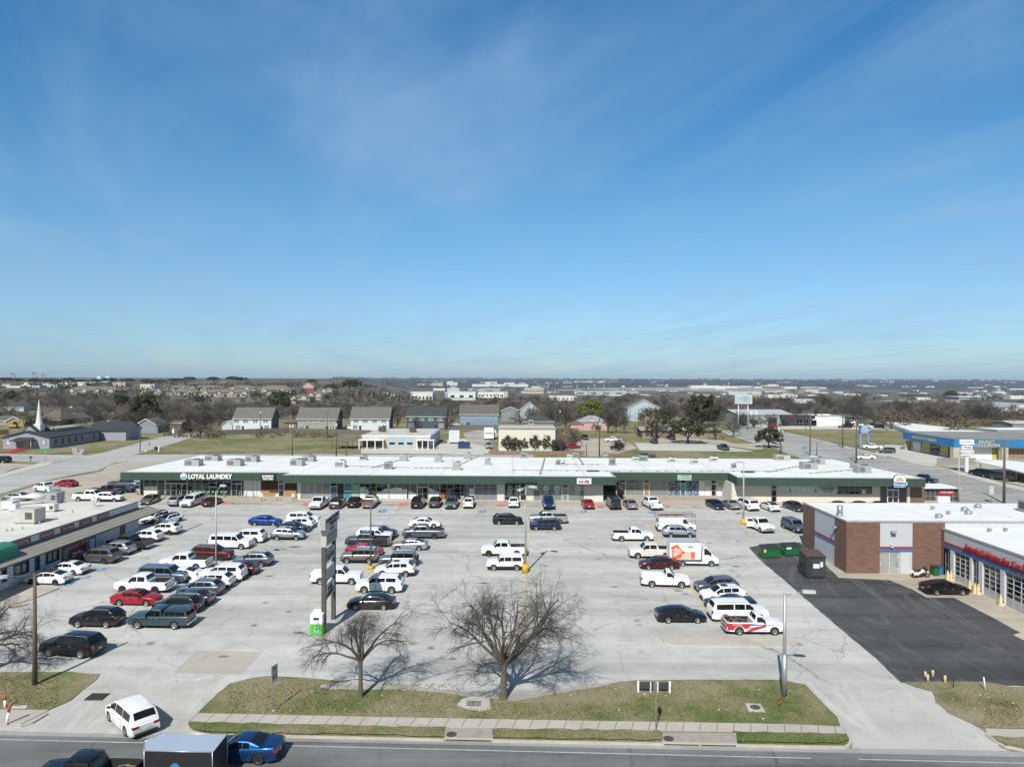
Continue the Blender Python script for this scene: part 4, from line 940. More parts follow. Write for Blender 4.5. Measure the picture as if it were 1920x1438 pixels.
S('suv','black',P_(-50,715),P_(5,712),'L','black car at the edge near the brown lawn',dev=0,lite=True)
mv=S('minivan','white',zz('F',978,1022),zz('F',1130,1164),'L','white minivan turning into the left driveway',free=True)
S('coupe','muscle',zz('G',258,1412),zz('G',610,1420),'L','metallic blue muscle coupe driving past the grey trailer',dev=-1.5,rim=DALLOY)
p=at(168,1404,42.4);tow=make_car('crew','black',(p.x,42.2,gz(0,42.2)+.01),math.pi-R(2),'black pickup towing a trailer, cut by the picture edge','scrap')
E_('crew','navy',zz('S',1262,873),'T','dark blue pickup on the side street behind the sports bar',dev=33,lite=True)
S('sedan','white',zz('S',694,684),zz('S',786,690),'L','white sedan driving up the side street',dev=-8,lite=True)
S('crew','white',zz('S',735,610),zz('S',835,610),'L','white pickup below the blue collision pole sign',dev=-6,lite=True)
S('boxsuv','grey',zz('S',866,638),zz('S',930,641),'L','grey suv leaving the collision shop lot',dev=-10,lite=True)
E_('suv','black',zz('S',1670,820),'A','black suv under the white carport, leftmost of three',dev=14,lite=True,group='vehicles under the carport')
E_('suv','blackm',zz('S',1765,838),'A','black suv in the middle under the white carport',dev=14,lite=True,group='vehicles under the carport')
E_('crew','dgrey',zz('S',1860,855),'A','dark grey pickup at the right end of the white carport',dev=14,lite=True,group='vehicles under the carport')
GX='vehicles by the dealership beyond the field'
for a,b,kd,cl,lb in((72,428,'cross','white','white crossover by the grey metal hall'),(130,436,'suv','black','black suv by the grey metal hall'),(40,448,'cross','red','red crossover behind the round live oak'),(585,452,'crew','black','black pickup at the end of the white dealership wall'),(620,420,'suv','white','white suv under the dealership canopy'),(752,452,'sedan','white','white sedan right of the dealership canopy'),(690,440,'sedan','silver','silver sedan under the dealership canopy'),(830,452,'suv','black','black suv by the trees right of the dealership'),(795,440,'crew','dgrey','dark pickup behind the white sedan by the dealership')):
 p=GZ('S',a,b);make_car(kd,cl,(p.x,p.y+1,gz(p.x,p.y)),R(180-15),lb,group=GX,lite=True)
GY='vehicles on the lots behind the shops'
for z,a,b,kd,cl,fc,lb,op in(('R',760,555,'crew','white','L','white pickup on the tan drive behind the shops',''),('R',790,612,'jeep','black','L','black vehicle behind the small bare tree',''),('R',460,606,'cross','red','R','red suv behind bare shrubs next to the cream building',''),('R',1075,570,'cross','dgrey','A','dark suv in the pale rear parking lot',''),('R',1205,540,'crew','maroon','T','dark maroon pickup beside the oak shaded house',''),('R',1602,620,'crew','navy','T','navy pickup at the right of the pale rear lot',''),('R',1000,690,'crew','grey','L','grey pickup just behind the white shop roof',''),('Q',1742,607,'crew','silver','T','silver pickup parked in front of the white camper',''),('R',550,540,'crew','black','T','dark pickup at the brick wall end of the tan drive',''),('R',1760,424,'cross','navy','L','dark car beside the billboard legs',''),('S',85,573,'cross','white','T','pale car beside the round live oak at the street',''),('Q',690,462,'crew','white','L','white vehicle between the two storey houses',''),('Q',1495,440,'crew','white','L','white pickup by the dark blue house fence','')):
 p=GZ(z,a,b);th={'L':180,'R':0,'A':90,'T':-90}[fc]
 make_car(kd,cl,(p.x,p.y+(1 if fc in 'LR' else 2.5),gz(p.x,p.y)),R(th+6),lb,op,group=GY,lite=True)
def sub(root,nm,mb_,mats):return mb_.build(nm,mats,root)
m=MB()
for sg in(.78,-.78):
 m.tube([(-2.9,sg,2.35),(2.75,sg,2.35)],.03,5);m.tube([(-2.9,sg,2.62),(2.75,sg,2.62)],.022,5)
 for x in(-2.9,-1.5,-.1,1.3,2.75):m.tube([(x,sg,2.08 if x<1.5 else 1.0),(x,sg,2.62)],.02,5)
for x in(-2.9,-1.5,-.1,1.3,2.75):m.tube([(x,-.78,2.35),(x,.78,2.35)],.02,5)
sub(van,'roof_rack',m,DARKM)
ld=thing('ladder','red and grey extension ladder lying on the van roof rack','ladder',van.matrix_world@Vector((-1.1,-.45,2.38)),van.rotation_euler.z)
ld.matrix_world=van.matrix_world@Matrix.Translation((-1.1,-.45,2.38))
m=MB()
for y in(-.2,.2):m.box(-1.7,2.0,y-.02,y+.02,.02,.1)
m.build('rails',M('ladder_red',(.35,.08,.05),.5),ld);m=MB()
for i in range(12):m.tube([(-1.6+i*.31,-.2,.06),(-1.6+i*.31,.2,.06)],.018,5)
m.build('rungs',ALU,ld)
m=MB();bx0,bx1,by,bz0,bz1=-3.05,.78,1.08,.82,3.05
m.box(bx0,bx1,-by,by,bz0,bz1,0,1);sub(box,'cargo_box',m,[M('box_panel_white',(.76,.77,.78),.45,.03),M('box_roof',(.42,.45,.5),.35,.06)])
m=MB()
for y in(-1.085,1.07):m.box(bx0,bx1,y,y+.015,bz0,bz0+.10);m.box(bx0,bx1,y,y+.015,bz1-.08,bz1+.02)
for x in(.15,.35,.55):m.box(x,x+.05,-1.07,1.07,bz1,bz1+.02)
sub(box,'box_rails',m,ALU)
ORG=M('advert_orange',(.72,.13,.03),.5,.08);m=MB();y=-1.09
m.poly([(bx0+.18,y,2.45),(bx0+.32,y,.98),(bx0+1.35,y,.98),(bx0+1.5,y,1.35),(bx0+2.05,y,1.75),(bx0+1.5,y,2.0),(bx0+.95,y,2.75)])
m.poly([(bx0+2.62,y,.97),(bx0+3.1,y,.97),(bx0+3.1,y,1.85),(bx0+2.62,y,1.85)])
sub(box,'advert_panel',m,ORG)
m=MB();y=-1.094
m.poly([(bx0+1.5,y,.97),(bx0+2.05,y,.97),(bx0+2.05,y,1.5),(bx0+1.5,y,1.6)]);m.poly([(bx0+2.07,y,.97),(bx0+2.6,y,.97),(bx0+2.6,y,1.85),(bx0+2.07,y,1.85)]);sub(box,'advert_boxes',m,M('advert_cream',(.72,.50,.36),.6,.2,4))
o=lettering('THE\nHOME\nDEPOT',box,(bx0+.82,-1.10,1.82),.36,WHITE,tilt=R(-28),offset=.012,ext=.004)
lettering('$19',box,(bx0+2.55,-1.10,2.45),.34,BLACK,ext=.004,offset=.01);lettering('RENT ME',box,(bx0+1.95,-1.10,2.5),.16,GREYP,ext=.004);lettering('PER DAY',box,(bx0+3.1,-1.10,2.3),.14,GREYP,ext=.004)
RD=M('livery_red',(.48,.02,.03),.3,.06,coat=.8);BL=M('livery_blue',(.03,.09,.32),.3,.06,coat=.8)
for sg in(-1,1):
 y=sg*.998;m=MB()
 o_=(lambda q:q)if sg<0 else(lambda q:q[::-1])
 m.poly(o_([(-2.64,y*.955,.50),(-2.02,y*.998,.52),(-2.0,y*1.0,.66),(-1.86,y*1.003,.80),(-1.52,y*1.005,.88),(-1.18,y*1.003,.80),(-1.02,y*1.0,.6),(-.7,y*1.003,.72),(-.5,y*1.003,.9),(-.5,y*.99,1.1),(-2.64,y*.945,1.13)]))
 for k in range(3):m.poly(o_([(-1.0+.1*k,y*1.008,.38+.15*k),(-.55+.1*k,y*1.008,.36+.16*k),(1.0,y*1.008,.84+.05*k),(.8,y*1.008,.87+.05*k)]))
 sub(liv,'red_stripes',m,RD);m=MB()
 m.poly(o_([(-.6,y*1.003,1.0),(-.45,y*1.003,.94),(.3,y*1.003,.97),(1.7,y*1.0,.99),(1.7,y*1.0,1.03),(.3,y*1.003,1.04),(-.6,y*.985,1.12)]));sub(liv,'blue_stripe',m,BL)
m=MB();m.poly([(-2.692,-.80,.66),(-2.692,.80,.66),(-2.692,.80,1.13),(-2.692,-.80,1.13)][::-1]);sub(liv,'red_tailgate',m,RD)
lettering('POWERED',liv,(-1.7,-1.005,1.0),.2,WHITE,ext=.003);lettering('www.',liv,(.9,-1.008,.55),.13,GREYP,ext=.003)
m=MB();m.box(0,1.05,-.035,.035,.55,1.28);m.box(.05,.98,-.03,.03,1.28,1.78)
dr=sub(opn,'open_door',m,[PC['white']]);dr.matrix_local=Matrix.Translation((.25,-1.02,0))@Matrix.Rotation(R(-112),4,'Z')@Matrix.Translation((-.0,0,0))
m=MB();m.box(.14,.9,-.037,.037,1.32,1.7);wnd=m.build('door_window',TINT,dr)
p=at(352,1392,43.0);th=math.pi-R(2)
tr=thing('cargo_trailer','enclosed black cargo trailer with a pale roof behind the black pickup','trailer',(p.x,42.9,gz(0,42.9)),th,tilt=True)
m=MB();hl,hwid,z0,z1=2.05,1.0,.5,2.35
m.prism([(-hl,-hwid),(hl,-hwid),(hl+.55,0),(hl,hwid),(-hl,hwid)],z0,z1,0,1)
m.build('box',[M('trailer_black',(.02,.02,.022),.35,.1,coat=.5),M('trailer_roof',(.36,.42,.52),.4,.05)],tr)
m=MB()
for q in((-hl,-hwid),(hl,-hwid),(hl+.55,0),(hl,hwid),(-hl,hwid)):m.tube([(q[0],q[1],z0),(q[0],q[1],z1)],.03,5)
P5=[(-hl,-hwid),(hl,-hwid),(hl+.55,0),(hl,hwid),(-hl,hwid),(-hl,-hwid)]
for a,b in zip(P5,P5[1:]):m.tube([(a[0],a[1],z1),(b[0],b[1],z1)],.03,5);m.tube([(a[0],a[1],z0),(b[0],b[1],z0)],.035,5)
m.build('corner_trim',ALU,tr)
for sg in(-1,1):
 MB().tube([(-.5,sg*1.0,.34),(-.5,sg*.82,.34)],[.34,.34],16).build('wheel',TYRE,tr);MB().box(-.95,-.05,min(sg*1.0,sg*1.05),max(sg*1.0,sg*1.05),.66,.74).build('mudguard',DARKM,tr)
 MB().box(-hl-.02,-hl,min(sg*.1,sg*.9),max(sg*.1,sg*.9),z0+.1,z1-.12).build('rear_door',M('trailer_door',(.03,.03,.032),.4),tr)
 MB().box(-hl-.03,-hl-.005,min(sg*.8,sg*.93),max(sg*.8,sg*.93),z0-.1,z0-.02).build('taillight',TAIL,tr)
for i in range(1,5):MB().box(-hl+i*.82-.012,-hl+i*.82+.012,hwid+.002,hwid+.008,z0+.06,z1-.04).build('panel_joint',DARKM,tr)
m=MB();m.tube([(.2,hwid+.002,1.35),(.2,hwid+.012,1.35)],[.3,.3],18);m.build('round_logo',BLUE,tr)
MB().tube([(hl+.5,0,.5),(hl+1.35,0,.5)],.05,6).build('tow_bar',DARKM,tr)
class Wall:
 """a vertical wall plane from a to b (left to right as seen), local x along it, -y out of it, z up from z0"""
 def __init__(s,a,b,z0):
  s.a=Vector((a[0],a[1],z0));d=Vector((b[0]-a[0],b[1]-a[1],0));s.L=d.length;s.d=d.normalized()
  s.n=Vector((s.d.y,-s.d.x,0));s.ang=math.atan2(s.d.y,s.d.x);s.z0=z0
  s.mw=Matrix.Translation(s.a)@Matrix.Rotation(s.ang,4,'Z')
 def u(s,px,py=920):
  d=ray(px,py);k=(s.a-CAM).dot(s.n)/d.dot(s.n);p=CAM+d*k;return(p-s.a).dot(s.d)
 def z(s,px,py):
  d=ray(px,py);k=(s.a-CAM).dot(s.n)/d.dot(s.n);return(CAM+d*k).z-s.z0
def frame_mb(u0,u1,z0,z1,nv,hz_=(),t=.06,y0=-.05,y1=.0):
 m=MB()
 for i in range(nv+1):
  u=u0+(u1-u0)*i/nv;m.box(u-t/2,u+t/2,y0,y1,z0,z1)
 for z in(z0,z1)+tuple(hz_):m.box(u0-t/2,u1+t/2,y0+.004,y1,z-t/2,z+t/2)
 return m
def window(root,W,u0,u1,z0,z1,nv=1,hz_=(),glass=None,fr=None,name='window',rel=None,cover=None,off=0.0):
 mw=rel@W.mw
 o=MB().box(u0,u1,-.025-off,.0,z0,z1).build(name,glass or GLASS,root,mw=mw)
 frame_mb(u0,u1,z0,z1,nv,hz_,y0=-.07-off,y1=-.026-off).build('frame',fr or ALU,o)
 return o
def door(root,W,u0,u1,z0,z1,leaves=1,glass=None,fr=None,rel=None,off=0.0,rails=(1.0,)):
 o=MB().box(u0,u1,-.03-off,.0,z0,z1).build('door',glass or GLASS,root,mw=rel@W.mw)
 m=frame_mb(u0,u1,z0,z1,leaves,tuple(z0+r for r in rails),t=.11,y0=-.08-off,y1=-.031-off);m.build('frame',fr or ALU,o)
 return o
FASC=M('green_fascia_stucco',(.030,.062,.048),.85,.2,1.2,bump=.3,spec=.2)
def membrane(name,col,dirt=.35,per=3.0):
 m,nt,b=newmat(name);v=coords(nt);sx=N(nt,'ShaderNodeSeparateXYZ');nt.links.new(v,sx.inputs[0])
 c=mixc(nt,ramp(nt,noise(nt,coords(nt,True,(.25,.5,1)),1.0,6,.7,.6),[(.50,0.0),(.72,dirt)]),col,tuple(x*.55 for x in col))
 c=mixc(nt,1,c,ramp(nt,noise(nt,v,.12,4),[(.3,.93),(.7,1.05)]),'MULTIPLY')
 for o,p in((sx.outputs[1],per),(sx.outputs[0],per*4.3)):
  c=mixc(nt,ramp(nt,math_(nt,'FRACT',math_(nt,'DIVIDE',o,p)),[(0,.35),(.025,.35),(.04,0.0)]),c,tuple(x*.6 for x in col))
 nt.links.new(c,b.inputs['Base Color']);b.inputs['Roughness'].default_value=.7;MATS[name]=m;return m
ROOFW=membrane('white_membrane_roof',(.78,.78,.765),.42)
STUC=M('white_stucco',(.62,.62,.58),.85,.05,1.5)
CREAMW=M('cream_wall',(.66,.62,.52),.85,.05,1.5)
GPAP=M('grey_papered_glass',(.22,.24,.235),.12,.2,.6,spec=.7)
PAPW=M('white_window_paper',(.76,.78,.79),.6,.1,3)
LGREY=M('pale_grey_panel',(.62,.65,.64),.6,.05)  # even pale grey for panels, frames and plates
PLY=M('plywood',(.36,.21,.09),.8,.35,5)
MAROON=M('maroon_boards',(.055,.012,.014),.7,.2)
CURT=stripe_mat('grey_curtain',(.22,.23,.24),.22,.6,.8)
REFG=M('reflecting_glass',(.20,.23,.22),.06,.2,.3,spec=.8)
TEALP=M('teal_poster',(.04,.26,.33),.4,.4,1.2);MINTP=M('mint_poster',(.32,.52,.36),.5,.25,2)
RZ=8.2;SOF=6.72
pA,pB,pC,pD,pE,pF,pG,pH=[atz(x,y,RZ).xy for x,y in((226,885),(547,886),(531,890),(1154,893.7),(1147.5,885),(1365,886.3),(1382.5,895),(1735,897))]
pBL=atz(372,853.75,RZ).xy;pBR=atz(1562,861,RZ).xy
pB=Vector((pC.x+.05,pB.y));pE=Vector((pD.x-.05,pE.y))
mall_loc=Vector((0,140,3.5))
mall=thing('strip_mall','long single storey shop row with green fascia and white flat roof','building',mall_loc)
rel=Matrix.Translation(-mall_loc)
front=[pA,pB,pC,pD,pE,pF,pG,pH]
outline=[(p.x,p.y)for p in front]+[(pBR.x,pBR.y),(pBL.x,pBL.y)]
MB().prism(outline,RZ-.45,RZ).build('roof',ROOFW,mall,mw=rel)
m=MB()
def skin(m,pts,z0,z1,t,out=.03):
 for i,(a,b)in enumerate(zip(pts,pts[1:])):
  a=Vector(a);b=Vector(b);d=(b-a).normalized();n=Vector((d.y,-d.x))
  e0=out-.002 if i else 0;
  q=[a+n*out-d*(out if i==0 else 0),b+n*out+d*out,b-n*t,a-n*t]
  m.prism([(p.x,p.y)for p in q],z0,z1)
skin(m,[pBL,pA]+front[1:]+[pBR],SOF,RZ-.06,.3)
m.build('fascia',stripe_mat('green_fascia_panels',(.038,.070,.056),1.83,.72,.85,0,width=.02),mall,mw=rel)
m=MB();skin(m,[pBL,pA]+front[1:]+[pBR],RZ-.058,RZ+.05,.25,.06);m.build('roof_edge',M('edge_metal',(.30,.33,.32),.5,.1),mall,mw=rel)
MB().prism(outline,SOF-.005,SOF+.08).build('soffit',M('soffit',(.45,.44,.4),.8),mall,mw=rel)if False else None
OV=2.2
xl=atz(262,900,5).x
wl=Wall((at(262,929,pA.y+OV).x,pA.y+OV),(pC.x+2.6,pB.y+OV),3.5)
wc=Wall((at(557.5,936,pC.y+OV).x,pC.y+OV),(at(1131,938,pD.y+OV).x,pD.y+OV),3.5)
wr_=Wall((at(1158,930,pE.y+OV).x,pE.y+OV),(at(1371,930,pF.y+OV).x,pF.y+OV),3.5)
we=Wall((at(1372,935,pG.y+OV).x,pG.y+OV),(at(1706,944,pH.y+OV).x,pH.y+OV),3.5)
HT=SOF-3.5
def wallpart(W,mat,name='wall',th=.3,u0=0,u1=None,z0=-.4,z1=HT+.1):return MB().box(u0,W.L if u1 is None else u1,0,th,z0,z1).build(name,mat,mall,mw=rel@W.mw)
wallpart(wl,LGREY);wallpart(wc,STUC);wallpart(wr_,STUC);wallpart(we,CREAMW)
m=MB()
for a,b in(((wl.a.x,wl.a.y+.3),(wl.a.x+.3,pBL.y-.5)),((wc.a.x,wc.a.y+.3),(wc.a.x+.3,wl.a.y+2)),((wr_.a.x-.3,wr_.a.y+.02),(wr_.a.x,wr_.a.y+9)),((we.a.x,we.a.y+.3),(we.a.x+.3,wr_.a.y+1))):m.box(a[0],b[0],a[1],b[1],3.0,SOF+.1)
e=we.a+we.d*we.L;m.box(e.x-.3,e.x,e.y+.3,pBR.y-.5,3.0,SOF+.1)
m.box(pBL.x+.5,pBR.x-.5,pBL.y-.9,pBL.y-.6,3.0,RZ-.5)if False else None
bk=[(pBL.x+.4,pBL.y-.3),(pBR.x-.4,pBR.y-.3)]
m.prism([bk[0],bk[1],(bk[1][0],bk[1][1]-.3),(bk[0][0],bk[0][1]-.3)],3.0,RZ-.46)
m.build('side_walls',STUC,mall,mw=rel)
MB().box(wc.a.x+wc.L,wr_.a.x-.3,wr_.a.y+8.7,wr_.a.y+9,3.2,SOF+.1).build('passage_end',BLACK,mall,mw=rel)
def win(W,a,b,z0=.12,z1=HT-.05,nv=1,hz_=(),glass=None,fr=None,py=925):return window(mall,W,W.u(a,py),W.u(b,py),z0,z1,nv,hz_,glass,fr,'shop_window',rel)
def dr_(W,a,b,leaves=1,z1=2.3,glass=None,fr=None,rails=(1.05,),trans=True):
 if trans:win(W,a,b,z1+.08,HT-.05,1,(),None,fr)
 return door(mall,W,W.u(a,925),W.u(b,925),.05,z1,leaves,glass,fr,rel,rails=rails)
def cover(W,a,b,z0,z1,mat,name='window_covering',out=.03,jag=0,seed=1):
 u0,u1=W.u(a,925),W.u(b,925);m=MB()
 if not jag:m.box(u0,u1,-out,-.027,z0,z1)
 else:
  rn=random.Random(seed);u=u0
  pts=[(u0,z0),(u1,z0)];tops=[]
  while u<u1-.1:
   w_=min(rn.uniform(.35,.9),u1-u);h=z1+rn.uniform(-jag,jag);tops+=[(u,h),(u+w_,h)];u+=w_
  pts=pts+tops[::-1];m.poly([(p[0],-out,p[1])for p in pts])
 return m.build(name,mat,mall,mw=rel@W.mw)
win(wl,263.2,269.5,nv=1,hz_=(1.1,));win(wl,270,295,1.75,HT-.05,2);win(wl,295.5,309,.12,HT-.05,1,(1.1,));cover(wl,270,295,.0,1.7,STUC,'low_panel')
dr_(wl,311,350.5,4);win(wl,352,433,.12,HT-.05,6,(1.05,));dr_(wl,434.5,452.5,2);win(wl,453.5,457,.12,HT-.05)
m=MB();rn=random.Random(2)
for i in range(9):
 u=wl.u(356+i*8.2,925);m.box(u,u+.42,-.045,-.03,.62,.95)
m.build('green_washers',M('bright_green_panel',(.08,.42,.10),.5),mall,mw=rel@wl.mw)
m=MB()
for i in range(8):
 u=wl.u(374+i*7.2,925);m.tube([(u+.3,-.03,1.62),(u+.3,-.045,1.62)],[.27,.27],12)
m.build('washer_doors',M('washer_grey',(.12,.13,.13),.3),mall,mw=rel@wl.mw)
for px in(474,481.5):MB().box(wl.u(px)-.04,wl.u(px)+.04,-.02,0,.0,HT).build('panel_joint',GREYP,mall,mw=rel@wl.mw)
cover(wl,489.5,521.5,1.25,HT,MAROON,'maroon_boards',.06);cover(wl,534,557,1.25,HT,MAROON,'maroon_boards',.06)
cover(wl,489.5,521.5,.02,1.25,PLY,'plywood_boards',.07);cover(wl,534,557,.02,1.25,PLY,'plywood_boards',.07)
for px in(508.4,547):MB().tube([(wl.u(px),-.075,2.0),(wl.u(px),-.062,2.0)],[.36,.36],16).build('round_disc',BLACK,mall,mw=rel@wl.mw)
dr_(wl,523,532.5,1);cover(wl,522,533,2.95,HT-.06,PLY,'shop_plaque',.09)
for a,b in((565,577.5),(578,591),(591.5,604),(604.5,618)):win(wc,a,b,.12,HT-.05,1,(),GPAP)
dr_(wc,620,632,1,glass=M('blue_door_glass',(.07,.16,.26),.1,.4,2));win(wc,632.5,645,.05,HT-.05,1,(),BLACK)  # last pane is plain black, painting in the dark of the open doorway
win(wc,646,659,.12,HT-.05,1,());win(wc,659.5,673,.12,HT-.05);cover(wc,646.5,658.5,.2,2.9,TEALP,'blue_poster');cover(wc,660,672.5,.2,2.8,MINTP,'green_poster')
cover(wc,646.5,658.5,1.35,1.6,PAPW,'poster_band',.034)
win(wc,674.5,727,.12,HT-.05,5,(1.35,));win(wc,730.5,781.5,.12,HT-.05,4,(1.35,));dr_(wc,783,802,2);win(wc,804,824,.12,HT-.05,2,(1.35,));win(wc,825,889,.12,HT-.05,5,(1.3,));win(wc,890.5,931.5,.12,HT-.05,3,(1.3,2.35))
cover(wc,675,691,.15,2.2,PAPW,jag=.35,seed=3);cover(wc,705,726.5,.15,1.75,PAPW,jag=.4,seed=4);cover(wc,731,763,.15,1.8,PAPW,jag=.45,seed=5);cover(wc,766,781,.15,1.35,PAPW,jag=.3,seed=6);cover(wc,804.5,823,.15,1.8,PAPW,jag=.4,seed=8)
cover(wc,697.5,704,.15,1.7,PLY,'cardboard');cover(wc,824.5,834.5,.15,1.35,M('orange_board',(.35,.12,.03),.8),'cardboard');cover(wc,880,888.5,.9,2.1,PAPW,'white_fridge')
cover(wc,891,931,.15,1.95,CURT,'curtains')
for a in(872.5,):cover(wc,a-8,a-2,.15,.8,M('teal_crate',(.3,.36,.26),.7),'crate')
win(wc,946.5,973.5,.12,HT-.05,2,(.75,));dr_(wc,975.5,985,1,fr=WHITE);win(wc,1001,1012.5,.12,HT-.05,1,(),CURT)
m=MB();rn=random.Random(9)
for k in range(14):
 u=wc.u(952+(k%2)*13)+rn.uniform(-.1,.1);z=1.0+(k//2)*.26;m.box(u,u+rn.uniform(.5,1.0),-.034,-.028,z,z+.10)
m.build('window_lettering',PAPW,mall,mw=rel@wc.mw)
lettering('4000',mall,rel@(wc.mw@Vector((wc.u(980.3),-.05,2.75))),.42,BLACK,rz=wc.ang,ext=.02)
cover(wc,986.5,1000,.05,HT,CREAMW,'beige_panel',.05)
cover(wc,1003,1009,1.9,2.5,PAPW,'notice',.034);cover(wc,1003,1009,1.5,1.88,RED,'notice',.034)
win(wc,1013.5,1053,.1,HT-.05,2,(),REFG);dr_(wc,1054.5,1064.5,1,glass=REFG,fr=LGREY);win(wc,1066,1094.5,.1,HT-.05,1,(),REFG)
m=MB()
for px in(1024,1044,1083.5):m.tube([(wc.u(px),-.032,2.25),(wc.u(px),-.026,2.25)],[.55,.55],18);m.box(wc.u(px)-.45,wc.u(px)+.45,-.032,-.027,1.3,1.5)
m.build('round_logos',M('frosted_white',(.62,.66,.66),.5),mall,mw=rel@wc.mw);m=MB()
for px in(1024,1044,1083.5):m.box(wc.u(px)-.09,wc.u(px)+.09,-.037,-.033,1.95,2.6);m.box(wc.u(px)-.3,wc.u(px)+.3,-.036,-.033,2.1,2.2)
m.build('logo_figures',GREYP,mall,mw=rel@wc.mw)
dr_(wr_,1162,1172,1,fr=WHITE);win(wr_,1173,1206,.1,HT-.05,2,(1.0,),REFG);dr_(wr_,1207.5,1217,1,glass=PLY,fr=WHITE);win(wr_,1218,1251.5,.1,HT-.05,2,(1.0,),GPAP)
POST=M('hair_poster',(.06,.30,.42),.35,.6,.9)
win(wr_,1252.5,1275,.1,HT-.05,2,(),POST);dr_(wr_,1276,1285.5,1,glass=POST,fr=LGREY);win(wr_,1286.5,1309.5,.1,HT-.05,2,(),POST)
rn=random.Random(7);SK=[M('poster_skin_light',(.55,.36,.27),.6),M('poster_skin_dark',(.26,.14,.09),.6)];HR=M('poster_hair',(.025,.018,.016),.6);CL=M('poster_clothes',(.22,.20,.42),.6,.5,2)
spots=[(1256,2.75),(1268,2.75),(1256.5,1.85),(1265,1.8),(1261,1.25),(1271.5,1.3),(1256,.6),(1268,.6),(1290,2.8),(1302,2.8),(1294.5,2.2),(1306.5,2.2),(1289.5,1.3),(1301,1.4),(1294,.6),(1305,.65),(1281,.7)]
for k,(px,z)in enumerate(spots):
 u=wr_.u(px);t=MB().poly([(u+.30*math.cos(a),-.096,z+.42*math.sin(a)+.05)for a in[i*math.pi/6 for i in range(12)]])
 m=MB()
 def el(cx,cz,rx,rz_,y,mi):m.poly([(cx+rx*math.cos(i*math.pi/6),y,cz+rz_*math.sin(i*math.pi/6))for i in range(12)],mi)
 el(u,z-.42,.40,.2,-.098,2);el(u,z+.05,.29,.42,-.100,1);el(u+rn.uniform(-.06,.08),z+.02,.17,.25,-.102,0)
 m.build('hair_portrait',[SK[k%3==1],HR,CL],mall,mw=rel@wr_.mw)
win(wr_,1310.5,1332,.1,HT-.05,2,(1.0,),PAPW);dr_(wr_,1333.5,1342.5,1,fr=WHITE);win(wr_,1344,1355,.1,HT-.05,1,(1.0,),PAPW);dr_(wr_,1358.5,1367.5,1,fr=WHITE)
m=MB()
for a,b in((1322,1331),(1345,1353)):
 for k in range(5):m.box(wr_.u(a),wr_.u(b),-.036,-.028,1.85+k*.2,1.95+k*.2)
m.build('window_lettering',GREYP,mall,mw=rel@wr_.mw)
dr_(we,1446.5,1455.5,1);cover(we,1447,1455,2.9,3.1,M('open_sign_red',(.6,.03,.03),.4),'open_sign',.1)
win(we,1459,1534,1.75,HT-.1,7,(),LGREY);win(we,1570,1635,1.55,HT-.1,6,());win(we,1650,1663,.1,HT-.05,1);dr_(we,1664,1684,2,fr=WHITE);win(we,1685,1700,.1,HT-.05,1)
for px in(1481.5,1529):cover(we,px-1.5,px+1.5,1.9,2.35,BLUE,'blue_notice',.09)
cover(we,1372,1706,-.3,.05,CURB,'plinth',.045);cover(we,1616,1622,1.6,2.4,PAPW,'notice',.09)
e=we.a+we.d*we.L
MB().box(e.x+.0,e.x+2.6,e.y+.05,e.y+.35,3.1,SOF).build('brick_end',brick_mat('brown_brick',(.17,.08,.05),(.11,.055,.04),(.25,.22,.2)),mall,mw=rel)
for W,pxs in((wc,(727.2,729.8)),(wc,(558,564)),(wc,(932.5,945.5)),(we,(1701,1705.5))):
 cover(W,pxs[0],pxs[1],-.1,HT,STUC,'column',.12)
W=Wall((wc.a.x+wc.d.x*wc.L,wc.a.y+wc.d.y*wc.L+.6),(wr_.a.x-.3,wc.a.y+wc.d.y*wc.L+.6),3.4);m=MB()
n=22
for i in range(n+1):m.tube([(W.L*i/n,0,0),(W.L*i/n,0,2.9)],.02,4)
for z in(.2,1.5,2.8):m.box(0,W.L,-.03,.03,z,z+.06)
g=thing('iron_gate','black iron gate closing the dark passage between two shops','gate',W.a,W.ang);m.build('bars',BLACK,g)
p=GZ('D',325,185);q=Vector((wr_.a.x-.1,wr_.a.y-.1));W=Wall((p.x,p.y),(q.x,q.y),3.45);m=MB();n=26
for i in range(n+1):m.tube([(W.L*i/n,0,0),(W.L*i/n,0,2.7)],.028,4)
for z in(.15,1.4,2.6):m.box(0,W.L,-.03,.03,z,z+.06)
g=thing('iron_fence','black iron fence panel standing out from the passage corner','fence',W.a,W.ang);m.build('bars',BLACK,g)
p=at(1727,943,pH.y+5.0);q=at(1795,944,pH.y+5.0);W=Wall((p.x,p.y),(q.x,q.y),3.3)
t=thing('screened_patio','screened patio with white sheet roof at the right end of the shops','patio',W.a,W.ang)
MB().box(-.6,W.L+.3,-.6,5.2,2.45,2.55).build('roof',WHITE,t);m=MB()
for i in range(9):m.box(W.L*i/8-.05,W.L*i/8+.05,-.05,.05,0,2.45)
for z in(.0,.95,2.35):m.box(0,W.L,-.045,.045,z,z+.1)
for i in range(5):m.box(W.L-.05,W.L+.05,i*1.2,i*1.2+.1,0,2.45)
m.build('frame',M('grey_timber',(.24,.23,.22),.8,.2),t);MB().box(.02,W.L-.02,.05,.08,.02,2.4).build('screen',M('dark_screen',(.06,.06,.06),.8,.3,3),t);MB().box(W.L-.08,W.L-.05,.1,5,.02,2.4).build('screen',MATS['dark_screen'],t)
bn=MB().box(W.L*.47,W.L*.92,-.09,-.06,1.35,2.05).build('banner',RED);bn.matrix_world=W.mw;tag(bn,'red banner with white writing tied to the patio screen','banner')
lettering('COLD BEER',bn,(W.L*.7,-.10,1.7),.42,WHITE,ext=.004)
